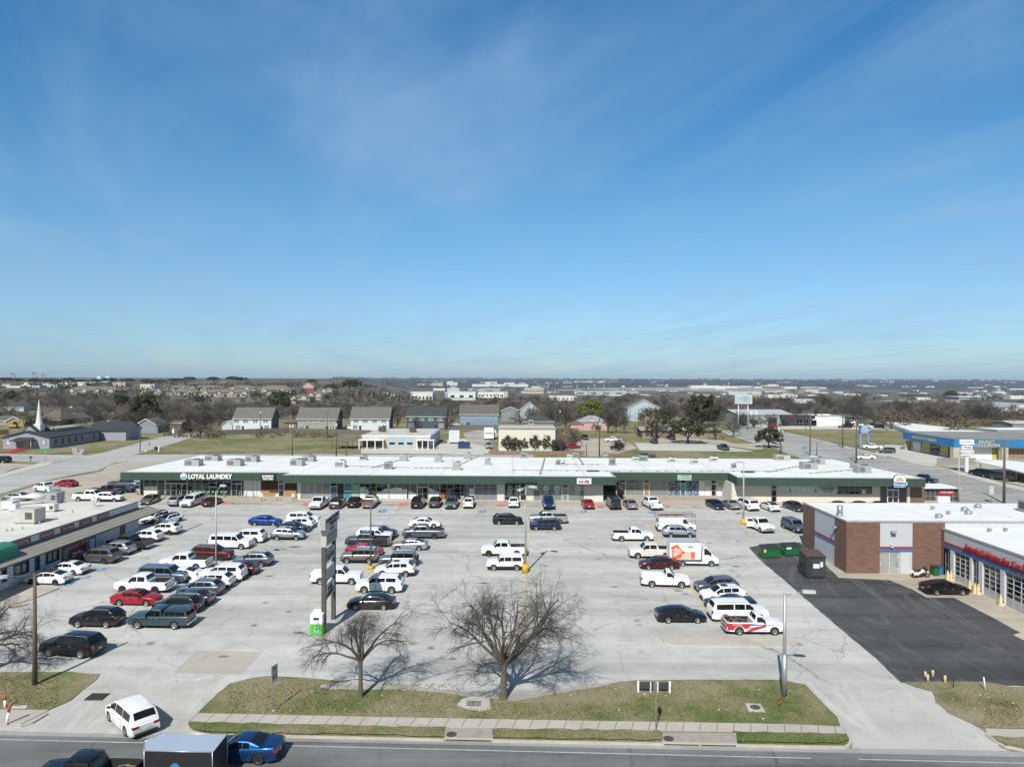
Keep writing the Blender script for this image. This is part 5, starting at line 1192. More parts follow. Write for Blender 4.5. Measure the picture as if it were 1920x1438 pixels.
fz_=MB().box(W.L*.35,W.L*.68,-1.3,-.5,.0,1.0);o=fz_.build('body',WHITE);o.matrix_world=W.mw;o.name='ice_freezer';MB().box(W.L*.34,W.L*.69,-1.32,-.48,1.003,1.07).build('lid',WHITE,o);tag(o,'white chest freezer in front of the screened patio','freezer')
def wsign(name,label,W_,px0,px1,py0,py1,mat,th=.18,out=.06,edge=None):
 u0,u1=W_.u(px0,py1),W_.u(px1,py1);z0,z1=W_.z(.5*(px0+px1),py1),W_.z(.5*(px0+px1),py0)
 c=W_.mw@Vector(((u0+u1)/2,-out,(z0+z1)/2))
 t=thing(name,label,'sign',c,W_.ang);w_,h_=u1-u0,z1-z0
 if mat:MB().box(-w_/2,w_/2,-th,0,-h_/2,h_/2).build('panel',mat,t)
 return t,w_,h_
fl,fc,fr_,fe=Wall(pA,pB,SOF),Wall(pC,pD,SOF),Wall(pE,pF,SOF),Wall(pG,pH,SOF)
t,w_,h_=wsign('shop_sign','white channel letters of the laundry with a round blue green logo',fl,339,437,887,899,None)
lettering('LOYAL LAUNDRY',t,(w_*.073,-.10,0),1.28,WHITE,ext=.09,offset=.05,fit=(w_*.84,h_*.78))
m=MB();r_=h_*.52;cxl=-w_/2+r_
m.tube([(cxl,0,0),(cxl,-.14,0)],[r_,r_],24);m.build('logo',[WHITE],t)
m=MB();m.poly([(cxl+r_*.85*math.cos(a),-.146,r_*.85*math.sin(a))for a in[R(d)for d in range(185,345,12)]]);m.build('logo_wave',M('logo_blue',(.03,.35,.62),.4),t)
m=MB();m.poly([(cxl-.5,-.148,-.05),(cxl,-.148,-.22),(cxl+.52,-.148,.05),(cxl+.5,-.148,.25),(cxl,-.148,-.02)]);m.poly([(cxl+.1,-.148,.28),(cxl+.3,-.148,.2),(cxl+.42,-.148,.42),(cxl+.2,-.148,.46)]);m.build('logo_leaf',M('logo_green',(.12,.5,.12),.4),t)
t,w_,h_=wsign('shop_sign','black sign box with white tattoo lettering on two lines',fl,490,517,888,901,BLACK,.3)
lettering('BONEHEAD',t,(0,-.33,h_*.2),.66,WHITE,offset=.03,fit=(w_*.78,h_*.30));lettering('TATTOO',t,(0,-.33,-h_*.2),.72,WHITE,offset=.035,fit=(w_*.74,h_*.34))
t,w_,h_=wsign('shop_sign','white sign box with one big dark word and a pink letter',fc,1081.5,1108.5,896.3,907,WHITE,.25)
lettering('H',t,(-w_*.27,-.27,-.14),.75,BLACK,offset=.02);lettering('PE',t,(w_*.2,-.27,-.14),.75,BLACK,offset=.02);lettering('O',t,(-w_*.07,-.27,-.14),.62,M('sign_pink',(.65,.08,.14),.5),offset=.035);lettering('MINISTRY OF',t,(0,-.27,.36),.2,GREYP)
t,w_,h_=wsign('shop_sign','mint green salon sign with small dark writing',fr_,1270,1296,889.8,900,M('mint_sign',(.30,.52,.38),.5,.1),.12)
lettering('LA PELUQUERIA',t,(.1,-.14,.36),.27,BLACK,squeeze=.85);lettering('UNISEX   CORTES\nTINTES   PEINADOS',t,(.25,-.14,-.12),.22,GREYP,squeeze=.9)
MB().tube([(-w_*.4,-.13,-.3),(-w_*.4,-.14,-.3)],[.16,.16],12).build('small_badge',M('badge_orange',(.5,.25,.12),.5),t)
wsg=Wall(we.a.xy,(we.a+we.d*we.L).xy,3.5)
t,w_,h_=wsign('shop_sign','white plaque of the sports bar with dark serif letters',wsg,1534,1569,913,923,LGREY,.08,.11)
lettering('SHUCKERS',t,(0,-.10,.18),.55,BLACK,offset=.008,squeeze=.95);lettering('SPORTS BAR',t,(0,-.10,-.26),.3,BLACK)
t,w_,h_=wsign('shop_sign','badge shaped blue and white seafood sign at the roof edge',fe,1672,1700,889.5,913,None)
pts=[(-.42,-.5),(.3,-.5),(.5,-.3),(.5,-.1),(.36,-.06),(.4,.1),(.36,.3),(.16,.48),(-.16,.5),(-.36,.36),(-.46,.12),(-.4,-.08),(-.5,-.2)]
def pl(k,y0,y1,mat,nm,sel=None):
 m=MB();q=[(x*w_*k,z*h_*k)for x,z in(sel or pts)]
 n=len(q);a=[(x,y0,z)for x,z in q];b=[(x,y1,z)for x,z in q]
 m.poly(b);m.poly(a[::-1])
 for i in range(n):j=(i+1)%n;m.poly([a[i],a[j],b[j],b[i]])
 return m.build(nm,mat,t)
pl(1.06,-.05,-.22,BLACK,'backing');pl(.98,-.22,-.25,WHITE,'panel');pl(.72,-.25,-.26,M('badge_tan',(.55,.36,.22),.6),'picture',[(-.4,-.06),(.4,-.06),(.3,.2),(.1,.4),(-.15,.4),(-.33,.2)])
pl(.98,-.25,-.265,M('badge_blue',(.03,.16,.42),.5,.3,2),'ribbon',[(-.46,-.46),(.28,-.46),(.46,-.3),(.44,-.12),(-.44,-.10),(-.48,-.2)])
lettering("Fishmonger's",t,(-.05,-.28,-.29*h_),.52,WHITE,squeeze=.8,shear=.3,offset=.008)
t,w_,h_=wsign('awning_bar','long green light cover mounted on the fascia',fc,946.5,1005.5,900.5,905.3,None);t['category']='light cover'
MB().box(-w_/2,w_/2,-.45,0,-h_/2+.1,h_/2).build('cover',FASC,t);MB().box(-w_/2+.02,w_/2-.02,-.42,-.02,-h_/2,-h_/2+.1).build('lamp_slot',BLACK,t)
ACG=M('ac_grey',(.33,.33,.345),.5,.1);ACL=M('ac_louvre',(.09,.09,.09),.7,.3);ACW=M('ac_white',(.64,.64,.63),.5,.08);ACN=M('ac_green_grey',(.33,.37,.35),.5,.1);ACT=M('ac_tan',(.42,.38,.31),.6,.1)
ACM={'g':ACG,'w':ACW,'n':ACN,'t':ACT}
acs=[('P',1435,735,115,55,'g'),('P',1583,697,105,45,'g'),('P',1750,735,110,55,'g'),('P',1880,705,90,50,'g'),('Q',300,733,95,55,'g'),('Q',388,702,90,45,'g'),('Q',625,745,80,58,'w'),('Q',802,690,52,38,'g'),('Q',988,760,60,62,'g'),('Q',1102,697,56,55,'n'),('Q',1365,705,55,60,'n'),('Q',1503,765,60,68,'n'),('Q',1585,682,50,52,'n'),('Q',1738,725,46,48,'n'),('R',87,675,46,46,'g'),('R',478,677,44,46,'g'),('R',433,673,40,28,'w'),('R',348,728,40,42,'g'),('R',385,732,44,40,'w'),('R',755,730,50,62,'g'),('R',988,700,68,48,'g'),('R',928,697,44,34,'w'),('R',1205,708,56,38,'w'),('R',1375,720,58,42,'w'),('R',1520,702,58,40,'w'),('R',1668,752,34,40,'g'),('S',118,692,108,45,'t'),('S',320,760,112,58,'g'),('S',390,722,84,55,'g'),('S',345,688,48,34,'w'),('S',658,752,50,42,'g'),('S',727,788,104,62,'g')]
adj={'g':'grey','w':'white','n':'pale green','t':'tan'}
where=['first on the left roof edge over the laundry','farther back above the laundry','over the tattoo end of the laundry sign','at the back above the tattoo shop','with a dark louvre, front of a pair','with a dark louvre, back of a pair','with a sloping cowl','small, near the back edge, behind the cowl unit','tall, front row over the paper covered windows','near the back edge, leftmost green one','near the back, second green one','tall, in the front row, green','farthest back of the green ones','rightmost of the green ones','near the back edge before the cream building','behind the two part unit','low, beside a grey one at the back','half of a two part unit, louvred','half of a two part unit, low','tall, over the white word sign','largest at the back over the recess','low, left of the large grey one','with round ducts near the back edge','on a stand over the hair shop','wide and low near the back right','small, alone near the right lamp','wide, at the back right corner','front of three over the sports bar','back of three over the sports bar','low, behind the pair over the bar','half hidden behind the right end unit','large, at the right end of the roof']
for(z,x,y,wpx,hpx,c),wh in zip(acs,where):
 p=atz(*zz(z,x,y),RZ+.05);s_=p.y/F/4.0
 w_,h_=wpx*s_*.95,hpx*s_*.9;d_=min(w_*.9,2.2)
 t=thing('rooftop_unit',adj[c]+' rooftop air unit '+wh,'air unit',(p.x,p.y+d_/2,RZ),R(-1),group='air units on the long white roof')
 MB().box(-w_/2,w_/2,-d_/2,d_/2,.16,h_).build('casing',ACM[c],t);MB().box(-w_/2-.12,w_/2+.12,-d_/2-.12,d_/2+.12,0,.16).build('kerb_base',ACN,t)
 m=MB();k=0
 for i in range(5):m.box(-w_*.44,w_*(.02 if w_>2 else.4),-d_/2-.02,-d_/2,.3+i*(h_-.5)/5,.3+i*(h_-.5)/5+(h_-.5)/8)
 m.build('louvre',ACL if c!='n' else ACG,t)
 m=MB();m.cyl(w_*.2,0,h_,h_+.12,min(w_,d_)*.26,14);m.build('fan',ACL,t)
rn=random.Random(21)
m=MB()
for(xa,ya,xb,yb,n)in((700,877,778,855,16),(848,878,900,855,10),(1013,890,1022,858,12),(1085,858,1094,872,6),(640,874,770,878,4),(780,878,850,879,7),(1065,871,1135,872,5),(1165,883,1460,884.5,14),(1520,888,1620,880,10),(1440,886,1500,874,8),(960,882,1160,884,8)):
 for i in range(n):
  p=atz(xa+(xb-xa)*(i+rn.uniform(-.2,.2))/n,ya+(yb-ya)*i/n,RZ);m.box(p.x-.22,p.x+.22,p.y-.12,p.y+.12,RZ+.002,RZ+.14)
 a,b=atz(xa,ya,RZ),atz(xb,yb,RZ);m.tube([(a.x,a.y,RZ+.14),(b.x,b.y,RZ+.14)],.035,4)
tag(m.build('roof_pipes',M('pipe_blocks',(.2,.19,.18),.8,.3)),'thin roof pipes on small blocks crossing the long white roof','pipes')
for k,(px,py)in enumerate(((1112,884),(1402,886))):
 p=atz(px,py,RZ);t=thing('roof_hatch',('dark slatted roof vent over the white word sign' if k==0 else 'dark slatted roof vent beside the right lamp post'),'roof vent',(p.x,p.y,RZ));m=MB()
 for i in range(5):m.box(-1.1,1.1,-.5+i*.22,-.4+i*.22,.05,.22)
 m.build('slats',DARKM,t);MB().box(-1.25,1.25,-.6,.6,0,.06).build('frame',ACN,t)
m=MB()
for px in(938,965):a,b=atz(px,858,RZ),atz(px-25,889,RZ);
P0,P1=G(-70,1140),G(260,995)
dirv=(P1-P0);dirv.z=0;dirv.normalize();Pn=P1-dirv*48
wz=2.1
cw=Wall((Pn.x,Pn.y),(P1.x,P1.y),wz)
cafe=thing('cafe_building','low white painted strip building with grey shingled porch roof','building',Vector((P1.x-10,P1.y-20,wz)));crel=Matrix.Translation(-cafe.location)
CWALL=brick_mat('white_painted_block',(.74,.75,.78),(.79,.80,.83),(.68,.69,.72),.4,.2)
L_=cw.L;zr_=6.9-wz;ze=5.35-wz
cmw=crel@cw.mw
MB().box(0,L_,0,.3,-1.4,ze+.1).build('wall',CWALL,cafe,mw=cmw);MB().box(L_-.3,L_,.3,30,-.6,zr_-.1).build('wall',CWALL,cafe,mw=cmw)
MB().box(-.0,L_+.5,.55,32,zr_-.35,zr_).build('roof',membrane('warm_white_roof',(.66,.635,.59),.5,2.2),cafe,mw=cmw)
GREENT=M('dark_green_trim',(.05,.09,.085),.6,.15)
MB().box(0,L_+.55,.38,.53,ze+.75,zr_+.02).build('sign_band',M('band_white',(.60,.62,.64),.6,.05),cafe,mw=cmw)
m=MB();m.box(0,L_+.6,.33,.56,zr_+.022,zr_+.10);m.box(0,L_+.58,.30,.378,ze+.62,ze+.80);m.build('band_trim',GREENT,cafe,mw=cmw)
sh=stripe_mat('weathered_shingles',(.26,.255,.225),.22,.68,.95,2);m=MB();oh=1.75
nt_=sh.node_tree
m.box(0,1,0,1,0,1)if False else None
rows=[]
m.poly([(0,-oh,ze-.15),(L_+3.2,-oh,ze-.15),(L_+3.2,.36,ze+.62),(0,.36,ze+.62)]);m.poly([(0,.36,ze+.5),(L_+3.2,.36,ze+.5),(L_+3.2,-oh,ze-.27),(0,-oh,ze-.27)])
m.poly([(0,-oh,ze-.27),(L_+3.2,-oh,ze-.27),(L_+3.2,-oh,ze-.15),(0,-oh,ze-.15)]);m.poly([(L_+3.2,-oh,ze-.27),(L_+3.2,.36,ze+.5),(L_+3.2,.36,ze+.62),(L_+3.2,-oh,ze-.15)])
m.build('porch_roof',sh,cafe,mw=cmw)
MB().box(0,L_+3.22,-oh-.04,-oh-.003,ze-.30,ze-.13).build('gutter',M('gutter_brown',(.08,.07,.06),.6),cafe,mw=cmw)
MB().box(L_+3.0,L_+3.12,-oh+.1,-oh+.22,-.5,ze-.2).build('porch_post',GREENT,cafe,mw=cmw);m=MB();m.box(L_,L_+3.0,3,3.1,-.5,ze+.5)
def cwin(a,b,z0,z1,nv=1,frm=None):
 u0,u1=cw.u(a,1040),cw.u(b,1040);o=MB().box(u0,u1,-.03,0,z0,z1).build('window',GLASS,cafe,mw=cmw);frame_mb(u0,u1,z0,z1,nv,(),.17,-.09,-.031).build('frame',frm or GREENT,o);return o
for a,b,z0,z1,nv in((3.5,11,.9,2.3,1),(26,53,.95,2.25,2),(66,73,.75,2.3,1),(86,110,1.0,2.35,2)):
 o=cwin(a,b,z0,z1,nv)
 if nv==2:
  u0,u1=cw.u(a+2,1040),cw.u(b-4,1040);m=MB();w2=(u1-u0)
  for k in range(2):m.box(u0+.15+k*w2*.5,u0+.1+k*w2*.5+w2*.4,-.04,-.031,z0+.2,z1-.2)
  m.build('posters',M('faded_poster',(.40,.36,.38),.5,.3,2),o)
for a,b,mt in((166,178,WHITE),(225.5,233.5,M('brown_door',(.13,.10,.085),.6))):
 u0,u1=cw.u(a,1020),cw.u(b,1020);o=MB().box(u0,u1,-.04,0,-.2,2.15).build('door',mt,cafe,mw=cmw);frame_mb(u0,u1,-.2,2.15,1,(),.16,-.08,-.041).build('frame',GREENT,o)
t=thing('mural','dark red wall sign with white script and a white pennant','mural',cw.mw@Vector(((cw.u(114.5,1040)+cw.u(162.5,1010))/2,-.05,1.2)),cw.ang);w_=cw.u(162.5,1020)-cw.u(114.5,1040)
MB().box(-w_/2,w_/2,-.04,.0,-1.55,1.55).build('panel',M('mural_red',(.36,.03,.05),.6,.15),t);lettering('West Side',t,(w_*.12,-.05,.85),1.0,M('mural_cream',(.6,.55,.48),.6),shear=.25,tilt=R(-7),squeeze=1.15)
lettering('CAFE',t,(w_*.33,-.05,.15),.7,M('mural_dark',(.06,.03,.03),.6),shear=.2)
m=MB();m.poly([(-w_*.12,-.052,-.6),(w_*.12,-.052,-.65),(w_*.14,-.052,-.8),(w_*.4,-.052,-.45),(w_*.16,-.052,.05),(w_*.13,-.052,-.1),(-w_*.1,-.052,0)]);m.build('pennant',M('pennant_white',(.6,.6,.6),.6),t);lettering('HAND DIPPED',t,(w_*.05,-.058,-.35),.26,GREYP)
m=MB();m.poly([(-w_*.42,-.05,-.8),(-w_*.26,-.05,-.8),(-w_*.24,-.05,.9),(-w_*.44,-.05,.8)]);m.build('green_panel',M('mural_green',(.12,.36,.22),.6,.25,2),t)
for a,b,s in((25.5,63,'BURGERS & Fries'),(80,107,'BREAKFAST'),(119,144,'Tex Mex'),(154,177,'Catfish'),(187,209,'CHICKEN FRIED')):
 u0,u1=cw.u(a,990),cw.u(b,970);t=thing('menu_sign','red menu board reading '+s.split()[0].lower()+' along the parapet','sign',cw.mw@Vector(((u0+u1)/2,.36,ze+1.15)),cw.ang,group='red menu boards on the parapet')
 w_=u1-u0;MB().box(-w_/2,w_/2,-.05,.0,-.28,.34).build('panel',M('menu_red',(.34,.035,.055),.6,.15),t);lettering(s,t,(0,-.06,.03),.52,M('mural_cream',(.6,.55,.48),.6),squeeze=min(1.2,w_/(.33*len(s))))
a0,a1=cw.u(-30,1030),cw.u(20,1020);t=thing('barrel_awning','rounded green awning on top of the porch roof','awning',cw.mw@Vector(((a0+a1)/2,.45,ze+.9)),cw.ang);w_=a1-a0
m=MB();ppts=[(-1.25,-.75),(-1.25,.2)]+[(-1.25+1.1*(1-math.cos(q)),.2+.7*math.sin(q))for q in(R(30),R(60),R(90))]+[(.45,.9),(.45,-.6)]
for i in range(len(ppts)):
 j=(i+1)%len(ppts);m.poly([(-w_/2,ppts[i][0],ppts[i][1]),(w_/2,ppts[i][0],ppts[i][1]),(w_/2,ppts[j][0],ppts[j][1]),(-w_/2,ppts[j][0],ppts[j][1])])
m.poly([(w_/2,q[0],q[1])for q in ppts][::-1]);m.poly([(-w_/2,q[0],q[1])for q in ppts]);m.build('canvas',M('awning_green',(.03,.21,.145),.7,.12),t)
def roofbox(lbl,z,x,y,w_,h_,d_,mat,zroof,name='rooftop_unit',cat='air unit',lou=True,rz=0):
 p=atz(*zz(z,x,y),zroof);t=thing(name,lbl,cat,(p.x,p.y+d_/2,zroof),rz);MB().box(-w_/2,w_/2,-d_/2,d_/2,.25,h_).build('casing',mat,t);MB().box(-w_/2+.1,w_/2-.1,-d_/2+.1,d_/2-.1,0,.25).build('base',ACN,t)
 if lou:MB().box(w_*.05,w_*.4,-d_/2-.02,-d_/2,h_*.35,h_*.8).build('louvre',ACL,t)
 return t
roofbox('large beige rooftop unit near the parapet of the cafe building','A',215,400,2.6,1.9,2.2,M('ac_beige',(.46,.46,.41),.5,.1),6.9)
roofbox('small grey cooler on legs on the cafe roof','A',438,290,1.5,1.15,1.0,ACW,6.9)
t=roofbox('dark grey rooftop unit with a long white duct on the cafe roof','A',450,215,1.9,1.6,1.9,ACG,6.9)
MB().tube([(-.9,-.6,1.1),(-2.4,-1.2,1.3),(-4.2,-2.6,.9),(-4.6,-3.0,.2)],[.5,.5,.5,.45],8).build('duct',ACW,t)
roofbox('white ventilation box at the left edge of the cafe roof','A',62,275,1.6,1.3,1.4,ACW,6.9,lou=False)
roofbox('white exhaust fan between the boxes of the cafe roof','A',110,290,.9,1.1,.9,ACW,6.9,'exhaust_fan','fan',False)
p=atz(*A(850,240),6.9);t=thing('satellite_dish','round satellite dish standing on the cafe roof','satellite dish',(p.x,p.y,6.9));MB().tube([(0,0,0),(0,0,.6)],.04,6).build('mast',STEEL,t)
m=MB();m.tube([(0,-.02,.95),(0,-.12,.97),(0,-.18,.99)],[.05,.3,.45],16);m.build('dish',M('dish_grey',(.42,.42,.41),.5),t)
MB().tube([(0,-.12,.9),(0,-.7,.8)],.02,5).build('feed_arm',STEEL,t)
m=MB()
for k,(x,y)in enumerate(((110,455),(200,440),(355,395),(500,355),(650,290),(60,460))):p=atz(*A(x,y),6.9);m.cyl(p.x,p.y,6.9,7.25,.09,8)
tag(m.build('vent_pipes',ACG),'short vent pipes scattered on the cafe roof','pipes')
rx,ry,ry2,rz_=40.3,85.4,98.2,2.25
RB=Vector((rx,ry,rz_));shop=thing('repair_shop','brick and white car repair shop with flat white roof','building',RB);
BRK=brick_mat('red_brown_brick',(.165,.072,.05),(.22,.095,.058),(.19,.155,.13));ROOFB=membrane('bright_white_roof',(.78,.78,.77),.22,2.4);RW=M('pale_panel',(.50,.52,.54),.7,.05)
TT=8.5-rz_;WW=7.72-rz_;wxx=51.75-rx
MB().box(.13,39,.13,ry2-ry-.02,TT-.4,TT).build('roof',ROOFB,shop)
MB().box(wxx+.13,45,-34,-.002,WW-.4,WW).build('roof',ROOFB,shop)
MB().box(wxx+.41,39.5,.02,.3,WW-.6,TT-.145).build('clerestory_wall',RW,shop)
m=MB();m.box(-.05,40,-.05,.12,TT-.14,TT+.05);m.box(-.05,.12,.12,ry2-ry,TT-.14,TT+.05);m.box(wxx-.05,wxx+.12,-34,-.07,WW-.18,WW+.05);m.build('roof_edge',M('edge_grey',(.32,.33,.34),.6),shop)
us=lambda px:at(px,1040,ry).x-rx
b0,b1,b2=us(1650),us(1711),us(1761)
for q in((0,b0),(b1,wxx+.4)):MB().box(q[0],q[1],0,.4,-.6,TT-.145).build('brick_wall',BRK,shop)
yb=lambda px:(40.3*F/(px-960))-ry
ya,yb_=yb(1566.5),yb(1529)
for q in((.4,ya),(yb_,ry2-ry)):MB().box(0,.4,q[0],q[1],-.6,TT-.145).build('brick_wall',BRK,shop)
m=MB();m.box(b0,b1,.03,.4,2.65,TT-.145);m.box(.03,.4,ya,yb_,-.6,TT-.145);m.box(.4,40,ry2-ry-.4,ry2-ry,-.6,TT-.145);m.box(us(1688),b1,.06,.4,-.3,2.65);m.build('panel_walls',RW,shop)
SR,SB=M('stripe_red',(.35,.03,.06),.6,.08),M('stripe_blue',(.06,.16,.36),.6,.08)
m=MB();m.box(b0,b1,.0,.03,2.95,3.2);m.box(0,.03,ya,yb_,2.95,3.2);m.box(wxx-.05,wxx-.0,-34,-.6,3.72,4.02);m.build('red_stripe',SR,shop)
m=MB();m.box(b0,b1,.0,.03,2.6,2.94);m.box(0,.03,ya,yb_,2.6,2.94);m.box(wxx-.05,wxx-.0,-34,-.6,3.3,3.71);m.build('blue_stripe',SB,shop)
o=MB().box(b0+.03,us(1687),.25,.3,-.2,2.58).build('gated_doorway',M('shaded_door',(.26,.27,.27),.6),shop);m=MB();x0,x1=b0+.05,us(1687)-.02
for i in range(22):
 for s_ in(1,-1):
  a=x0+(x1-x0)*i/22;q=a+s_*.45;q=min(max(q,x0),x1);m.tube([(a,.17,-.15),(q,.17,.75)],.014,4,caps=False);m.tube([(q,.17,.75),(a,.17,1.65)],.014,4,caps=False);m.tube([(a,.17,1.65),(q,.17,2.4)],.014,4,caps=False)
for x in(x0,(x0+x1)/2,x1):m.box(x-.04,x+.04,.12,.2,-.2,2.5)
m.box(x0,x1,.13,.2,2.42,2.52);m.build('folding_gate',M('gate_white',(.62,.62,.6),.6),o)
dd=MB().box(us(1690),us(1706),.02,.06,-.25,2.3).build('door',M('door_pale',(.56,.57,.58),.6),shop);MB().box(us(1704),us(1705),-.02,.02,.9,1.0).build('handle',STEEL,dd)
t=thing('wall_lamp','boxy floodlight on the white panel between the brick bays','lamp',RB+Vector((us(1673),.0,4.9)));MB().box(-.28,.28,-.5,-.1,.0,.25).build('housing',GREYP,t);MB().box(-.05,.05,-.12,.03,-.1,.12).build('bracket',DARKM,t)
t=thing('wall_lamp','small round lamp above the folding gate stripe','lamp',RB+Vector((us(1671),.0,3.25)));MB().box(-.16,.16,-.28,.0,-.15,.2).build('housing',M('lamp_tan',(.45,.43,.38),.5),t)
t=thing('wall_lamp','floodlight on the left brick corner of the repair shop','lamp',RB+Vector((0,ya*.8,4.9)));MB().box(-.5,-.12,-.25,.25,.0,.25).build('housing',GREYP,t);MB().box(-.14,.0,-.05,.05,-.1,.12).build('bracket',DARKM,t)
Yp=lambda px:51.75*F/(px-960)-ry
m=MB();m.box(wxx,wxx+.35,-34,-.05,3.28,WW-.185);m.build('upper_wall',RW,shop);m=MB();m.box(wxx-.05,wxx+.4,-.55,-.01,-.6,WW-.185);m.build('brick_pier',BRK,shop)
bays=[('window',1772.5,1784.5),('door',1791,1821),('window',1825.5,1838),('door',1845,1879),('door',1887,1931),('window',1936,1955),('door',1962,2014),('door',2024,2090)]
piers=[];last=-.55
for k,a,b in bays:
 y1,y0=Yp(a),Yp(b);piers.append((y1,last));last=y0
 if k=='door':
  o=MB().box(wxx+.16,wxx+.2,y0,y1,-.55,3.28).build('bay_door',GLASS,shop);m=MB();nn=3
  for i in range(nn+1):yy=y0+(y1-y0)*i/nn;m.box(wxx+.11,wxx+.158,yy-.05,yy+.05,-.55,3.28)
  for i in range(7):zz_=.02+3.2*i/6;m.box(wxx+.115,wxx+.159,y0,y1,zz_-.035,zz_+.035)
  m.build('frame',M('bay_frame_white',(.55,.56,.56),.5),o);MB().box(wxx+.118,wxx+.156,y0,y1,-.55,.5).build('bottom_panel',M('bay_panel',(.42,.43,.43),.5),o)
 else:
  o=MB().box(wxx+.2,wxx+.24,y0,y1,-.55,3.28).build('window',GLASS,shop);m=MB()
  for i in range(3):yy=y0+(y1-y0)*i/2;m.box(wxx+.13,wxx+.198,yy-.06,yy+.06,-.55,3.28)
  m.box(wxx+.14,wxx+.199,y0,y1,1.2,1.3);m.box(wxx+.14,wxx+.199,y0,y1,-.5,-.1);m.build('frame',ALU,o)
piers.append((-34,last));m=MB()
for y0,y1 in piers:
 lo,hi=min(y0,y1),max(y0,y1)
 m.box(wxx-.04,wxx+.35,lo,hi,-.6,3.275)
m.build('pillars',M('pillar_white',(.60,.62,.63),.6,.05),shop)
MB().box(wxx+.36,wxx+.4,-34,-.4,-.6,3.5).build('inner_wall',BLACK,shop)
t=thing('shop_sign','red raised slogan letters along the repair shop wing','sign',RB+Vector((wxx-.12,Yp(1862),4.0)),R(-90));lettering("America's Home for Car Service",t,(1.55,-.06,.38),.98,M('sign_letter_red',(.42,.02,.02),.4),ext=.06,offset=.02,fit=(11.8,.72))
MB().box(-4.7,7.8,-.02,.06,-.08,-.02).build('rail',SR,t)
for z,x,y,lb,r_ in(('E',447,285,'tall galvanised vent stack at the front of the repair roof',0),('E',1240,305,'domed roof vent nearest the front of the repair roof',1),('E',1445,250,'domed vent, left of the back pair on the repair roof',1),('E',1475,275,'domed vent, front of the back pair on the repair roof',1),('E',1552,225,'domed vent at the back of the repair roof',1),('E',1190,235,'tiny vent near the middle of the repair roof',2),('E',1315,275,'tiny vent between the domes of the repair roof',2),('E',1645,415,'small square vent on the wing roof',2),('E',1772,412,'second small vent on the wing roof',2)):
 p=atz(*zz(z,x,y),8.5 if y<340 else 7.72);zb_=8.5 if y<340 else 7.72;t=thing('roof_vent',lb,'roof vent',(p.x,p.y,zb_));m=MB()
 if r_==0:MB().cyl(0,0,0,.35,.42,14,r2=.3).build('flashing',STEEL,t);m.cyl(0,0,.3,1.25,.36,14);m.build('stack',STEEL,t)
 elif r_==1:MB().cyl(0,0,0,.22,.3,12).build('collar',WHITE,t);m.cyl(0,0,.22,.3,.46,14);m.dome(0,0,.3,.46,.3,14);m.build('cap',STEEL,t)
 else:m.box(-.15,.15,-.15,.15,.0,.3);m.box(-.22,.22,-.22,.22,.3,.42);m.build('hood',ACG,t)
p=atz(1916,960,8.5);t=thing('rooftop_unit','grey rooftop unit cut by the right edge of the picture','air unit',(p.x+1,p.y,8.5));MB().box(-.9,1.4,-1,1,.2,1.6).build('casing',ACG,t);MB().box(-.8,1.3,-.9,.9,0,.2).build('base',ACN,t);MB().box(-.92,-.9,-.7,.7,.4,1.3).build('louvre',ACL,t)
BARKH=M('grey_bark',(.115,.10,.085),.95,.25,3,bump=.5);TWIGH=M('grey_twigs',(.10,.09,.081),.95,.2,1)
BARKB=M('dark_bark',(.085,.075,.066),.95,.2,1.5)
def twig_mat(name,c1,c2):
 if name in MATS:return MATS[name]
 m,nt,b=newmat(name);oi=N(nt,'ShaderNodeObjectInfo')
 nz=noise(nt,coords(nt),.35,3)
 f=math_(nt,'ADD',math_(nt,'MULTIPLY',oi.outputs['Random'],.65),math_(nt,'MULTIPLY',nz,.35))
 nt.links.new(ramp(nt,f,[(.1,c1),(.9,c2)]),b.inputs['Base Color']);b.inputs['Roughness'].default_value=.95;b.inputs['Specular IOR Level'].default_value=.1
 MATS[name]=m;return m
TWIGB=twig_mat('winter_twigs',(.045,.041,.040),(.125,.109,.097))
def leaf_mat(name,c1,c2,c3):
 m,nt,b=newmat(name);v=coords(nt,False);oi=N(nt,'ShaderNodeObjectInfo')
 f=math_(nt,'ADD',noise(nt,v,1.1,5,.7),math_(nt,'MULTIPLY',math_(nt,'SUBTRACT',oi.outputs['Random'],.5),.16))
 nt.links.new(ramp(nt,f,[(.3,c1),(.5,c2),(.72,c3)]),b.inputs['Base Color']);b.inputs['Roughness'].default_value=.7;b.inputs['Specular IOR Level'].default_value=.2
 b.inputs['Transmission Weight'].default_value=0
 MATS[name]=m;return m
OAK=leaf_mat('live_oak_leaves',(.030,.036,.018),(.058,.066,.030),(.10,.105,.050))
LIME=leaf_mat('bright_green_leaves',(.07,.10,.015),(.115,.145,.02),(.18,.205,.035))
BROWN=leaf_mat('dry_brown_leaves',(.11,.075,.05),(.17,.115,.075),(.25,.18,.125))
SHRB=leaf_mat('shrub_leaves',(.045,.05,.025),(.09,.085,.045),(.16,.14,.09))
def perp(d,rn):
 a=Vector((rn.gauss(0,1),rn.gauss(0,1),rn.gauss(0,1)));a-=d*a.dot(d)
 return a.normalized()
